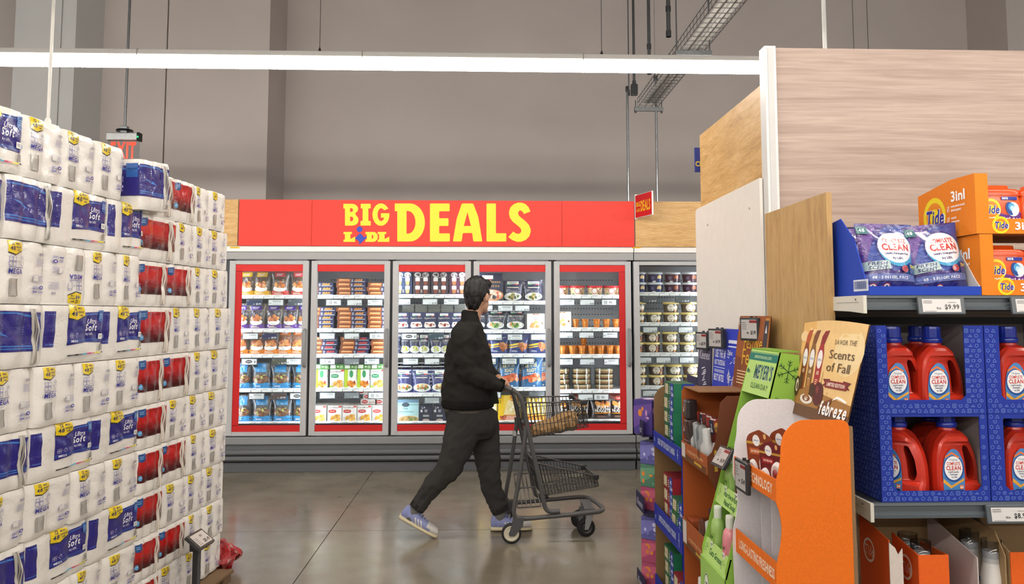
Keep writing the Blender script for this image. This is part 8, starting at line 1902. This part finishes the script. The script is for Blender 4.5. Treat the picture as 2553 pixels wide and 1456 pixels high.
    blob(bm, hd + Vector((0, 0, 0.030)) - HF * 0.012, (0.105, 0.085, 0.112), 20, 12, rot=R3)
    blob(bm, hd - HF * 0.05 + Vector((0, 0, -0.022)), (0.056, 0.066, 0.088), 18, 10, rot=R3)
    blob(bm, hd + HF * 0.05 + Vector((0, 0, 0.082)), (0.055, 0.074, 0.042), 16, 8, rot=R3)
    for s in (-1, 1): blob(bm, hd + HS * s * 0.068 + HF * 0.022 + Vector((0, 0, 0.022)), (0.026, 0.02, 0.045), 12, 8, rot=R3)
    hv, hn, hf = remesh(bm, 0.006, 2)
    keep = []
    for f in hf:
        c = sum((hv[i] for i in f), Vector()) / len(f) - hd; fx = c.dot(HF)
        ear = math.hypot((fx - 0.002) / 0.026, (c.z + 0.018) / 0.036) < 1 and abs(c.dot(HS)) > 0.05
        keep.append(not ear and not (fx > 0.045 and c.z < 0.052 + 0.01 * math.sin(60 * c.dot(HS))) and not (fx > 0.0 and c.z < -0.02))
    hf = [f for f, k in zip(hf, keep) if k]
    surf('hair', 'hair', (hv, hn, hf), '#0d0c0c', body, lambda v: 0.010 * mnoise.noise(Vector(((v.x - hd.x) * 30, (v.y - hd.y) * 30, (v.z) * 11))) + 0.005 * mnoise.noise(Vector((v.x * 80, v.y * 80, v.z * 26))))
    # ---- jacket
    bm = bmesh.new()
    T_ = [(1013, 1106, 1227, 0.205), (1000, 1104, 1228, 0.212), (975, 1104, 1229, 0.215), (930, 1106, 1228, 0.215), (890, 1111, 1223, 0.215), (855, 1118, 1214, 0.215), (830, 1128, 1205, 0.205), (812, 1138, 1200, 0.17), (799, 1148, 1197, 0.125), (788, 1151, 1196, 0.09), (776, 1154, 1194, 0.075)]
    rings = []
    for y, a, b, dep in T_:
        c = atY((a + b) / 2, y, YM); rings.append((c, Vector((W((b - a) / 2), 0, 0)), Vector((0, dep, 0))))
    loft(bm, rings, 24); limb(bm, arm[:-1] + [(1250, 961, YA + 0.02, 34, 0.045)]); limb(bm, arm2)
    blob(bm, atY(1160, 828, YA + 0.05), (0.09, 0.085, 0.075))
    jd = remesh(bm, 0.0115, 3)
    def folds(v):
        n = mnoise.noise(Vector((v.x * 9, v.y * 5, v.z * 13))) * 0.012 + mnoise.noise(Vector((v.x * 22 + v.z * 14, v.y * 9, v.z * 22))) * 0.008
        n -= abs(mnoise.noise(Vector((v.x * 17 - v.z * 9, v.y * 7, v.z * 14 + v.x * 8)))) * 0.012 - 0.003
        if v.z < 0.93: n = n * 0.4 + (0.004 if v.z < 0.91 else 0)
        return n + 0.004
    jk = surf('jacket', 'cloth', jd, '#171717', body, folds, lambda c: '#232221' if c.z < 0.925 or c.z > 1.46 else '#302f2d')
    # ribbed cuff, collar band and the open front flap showing its green lining
    m = MB(); c0, c1 = atY(1244, 959, YA + 0.02), atY(1256, 963, YA + 0.02); d = (c1 - c0)
    ring = []
    a_ = Vector((0, 1, 0)).cross(d.normalized()).normalized()
    for q in range(24):
        an = 2 * math.pi * q / 24; rr = 0.047 + (0.0016 if q % 2 else 0); ring.append((a_ * math.cos(an) * rr * 1.0 + Vector((0, 1, 0)) * math.sin(an) * rr * 0.95))
    vs = [c0 + p for p in ring] + [c1 + p * 0.86 for p in ring]; m.add(vs, [(k, (k + 1) % 24, (k + 1) % 24 + 24, k + 24) for k in range(24)], '#0f0f0f', True); m.add([c1 + p * 0.86 for p in ring], (tuple(range(24)),), '#0b0b0b')
    m.build('cuff', 'cloth', body)
    m = MB()
    fl = [(1222, 868, 5.80), (1232, 930, 5.83), (1238, 975, 5.84), (1244, 1006, 5.84)]; fb = [(1214, 868, 5.74), (1222, 930, 5.76), (1224, 975, 5.76), (1226, 1008, 5.76)]
    A = [atY(*p) for p in fl]; B_ = [atY(*p) for p in fb]
    for i in range(3): m.add([A[i], A[i + 1], B_[i + 1], B_[i]], ((0, 1, 2, 3),), '#333a2c', True); m.add([p + Vector((0.002, 0.006, 0)) for p in (A[i], B_[i], B_[i + 1], A[i + 1])], ((0, 1, 2, 3),), '#141414', True)
    m.build('jacket_flap', 'cloth', body)
    # shirt hem under the jacket
    m = MB(); c0 = atY(1166, 1019, YM); 
    m.lathe([(W(58), -0.012), (W(59), 0.02)], 28, c0, '#6a655e', sx=1.0, sy=0.18 / W(58)); m.build('shirt_hem', 'cloth', body)
    # ---- trousers
    bm = bmesh.new()
    hip = [(1018, 1110, 1230, 0.17), (1040, 1114, 1237, 0.175), (1068, 1117, 1236, 0.165), (1092, 1128, 1226, 0.10)]
    loft(bm, [(atY((a + b) / 2, y, YM), Vector((W((b - a) / 2), 0, 0)), Vector((0, dep, 0))) for y, a, b, dep in hip], 24)
    limb(bm, nearleg[:-1] + [(1039, 1267, YN, 37, 0.05)]); limb(bm, farleg[:-1] + [(1249, 1275, YL, 40, 0.052)])
    td = remesh(bm, 0.0115, 3)
    def tf(v):
        k = 0.8 if v.z > 0.55 else 1.25
        q = v.x * 0.75 - v.z * 0.66; t_ = v.x * 0.66 + v.z * 0.75
        return k * (mnoise.noise(Vector((v.x * 7 - v.z * 8, v.y * 6, v.z * 12 + v.x * 9))) * 0.008 - abs(mnoise.noise(Vector((q * 26, v.y * 9, t_ * 7)))) * 0.012 - abs(mnoise.noise(Vector((v.x * 8 + 5, v.y * 8, v.z * 30)))) * 0.007) + 0.006
    surf('trousers', 'cloth', td, '#444241', body, tf)
    for pts in (nearleg, farleg):      # elastic ankle cuffs
        m = MB(); (xa, ya, yy, wa, da), (xb, yb, _, wb, db) = pts[-2], pts[-1]
        c1 = atY(xb, yb, yy); c0 = c1 * 0.62 + atY(xa, ya, yy) * 0.38; t = (c1 - c0).normalized(); a = Vector((0, 1, 0)).cross(t).normalized()
        ring = [(a * math.cos(2 * math.pi * q / 28) * (wb / 2 * yy / 2000 * 1.08 + (0.002 if q % 2 else 0)) + Vector((0, 1, 0)) * math.sin(2 * math.pi * q / 28) * (db * 1.06)) for q in range(28)]
        m.add([c0 + p * 1.05 for p in ring] + [c1 + p for p in ring], [(k, (k + 1) % 28, (k + 1) % 28 + 28, k + 28) for k in range(28)], '#343231', True); m.add([c1 + p for p in ring], (tuple(range(28)),), '#1c1b1b')
        m.build('ankle_cuff', 'cloth', body)
    # ---- socks and shoes
    m = MB()
    for pts in ([(1040, 1264, YN, 30, 0.04), (1026, 1283, YN, 31, 0.041), (1018, 1300, YN, 26, 0.036)], [(1249, 1268, YL, 31, 0.04), (1246, 1290, YL, 31, 0.041), (1248, 1306, YL, 26, 0.036)]):
        b2 = bmesh.new(); limb(b2, pts); mm = MB(); mm.bm(b2, '#7f7d79', True); mm.build('sock', 'cloth', body)
    def shoe(loc, pitch, yaw):
        root = empty('shoe', loc, (0, -pitch if False else pitch, yaw), parent=body)
        Lf, Wd = 0.292, 0.105
        def outline(t):     # half width along the foot, t from heel 0 to toe 1
            return Wd / 2 * (0.72 + 0.28 * math.sin(t * math.pi * 0.9 + 0.2)) * (1 - max(0, (t - 0.84) / 0.16) ** 2 * 0.42) * (1 - max(0, (0.08 - t) / 0.08) ** 2 * 0.4)
        def bend(x, z):     # the toe end stays flat on the floor when the heel lifts
            if pitch <= 0.01: return x, z
            return x, z
        b2 = bmesh.new(); n = 16
        rings = [(Vector((Lf * t, 0, 0.017)), Vector((0, outline(t), 0)), Vector((0, 0, 0.017))) for t in (0.0, 0.04, 0.1, 0.3, 0.5, 0.7, 0.85, 0.94, 0.985, 1.0)]
        loft(b2, rings, n); so = MB(); so.bm(b2, '#d8cba8', True); so.build('sole', 'rubber', root)
        b2 = bmesh.new(); H_ = [(0.01, 0.055), (0.05, 0.082), (0.12, 0.088), (0.25, 0.084), (0.36, 0.078), (0.5, 0.062), (0.65, 0.053), (0.8, 0.05), (0.92, 0.045), (0.985, 0.03)]
        rings = []
        for t, h in H_:
            rings.append((Vector((Lf * t, 0, 0.02 + h / 2)), Vector((0, outline(t) * (0.93 if t > 0.3 else 0.86), 0)), Vector((0, 0, h / 2 + 0.004))))
        loft(b2, rings, 18); vs, ns, fs = remesh(b2, 0.006, 2)
        def cf(c):
            if c.x > Lf * 0.78 or (c.x > Lf * 0.66 and c.z > 0.045): return '#f0ebe8'
            if c.x < Lf * 0.16: return '#a2abe0'
            return '#a8b0e4'
        surf('upper', 'cloth', (vs, ns, fs), '#8f98d2', root, None, cf)
        st = MB()
        for k in range(3):
            for s in (-1, 1):
                col_ = []
                for j in range(5):
                    z = 0.03 + j * 0.0095; x = Lf * (0.40 + k * 0.075) - j * 0.006; tt = x / Lf
                    h = 0.084 + (0.05 - 0.084) * min(1, max(0, (tt - 0.25) / 0.45)); zc = 0.02 + h / 2
                    yv = s * (outline(tt) * 0.93 * math.sqrt(max(0.05, 1 - ((z - zc) / (h / 2 + 0.004)) ** 2)) + 0.002); col_.append(((x, yv, z), (x + 0.011, yv, z)))
                for p, q in zip(col_, col_[1:]): st.add([p[0], p[1], q[1], q[0]], ((0, 1, 2, 3),), '#e6e2e0', True)
        st.build('side_stripe', 'paper', root)
        lc = MB()
        for k in range(5):
            x = Lf * (0.40 + k * 0.065); z = 0.105 - k * 0.011; lc.tube([(x, -0.03, z - 0.012), (x + 0.006, 0, z + 0.002), (x, 0.03, z - 0.012)], 0.0035, 6, '#6d769c')
        lc.build('laces', 'cloth', root)
        tg = MB(); tg.box(Lf * 0.3, Lf * 0.42, -0.026, 0.026, 0.098, 0.112, '#7d87bc', 0.005); tg.build('tongue', 'cloth', root)
    heel = atY(993, 1291, YN); toe = atZ(1084, 1337, 0.0)
    pr = math.atan2(heel.z - 0.0, toe.x - heel.x)
    shoe((heel.x + 0.0, YN, heel.z), pr, 0.0)
    hf_ = atY(1223, 1322, YL); shoe((hf_.x, YL, 0.001), 0.0, 0.0)
shopper()
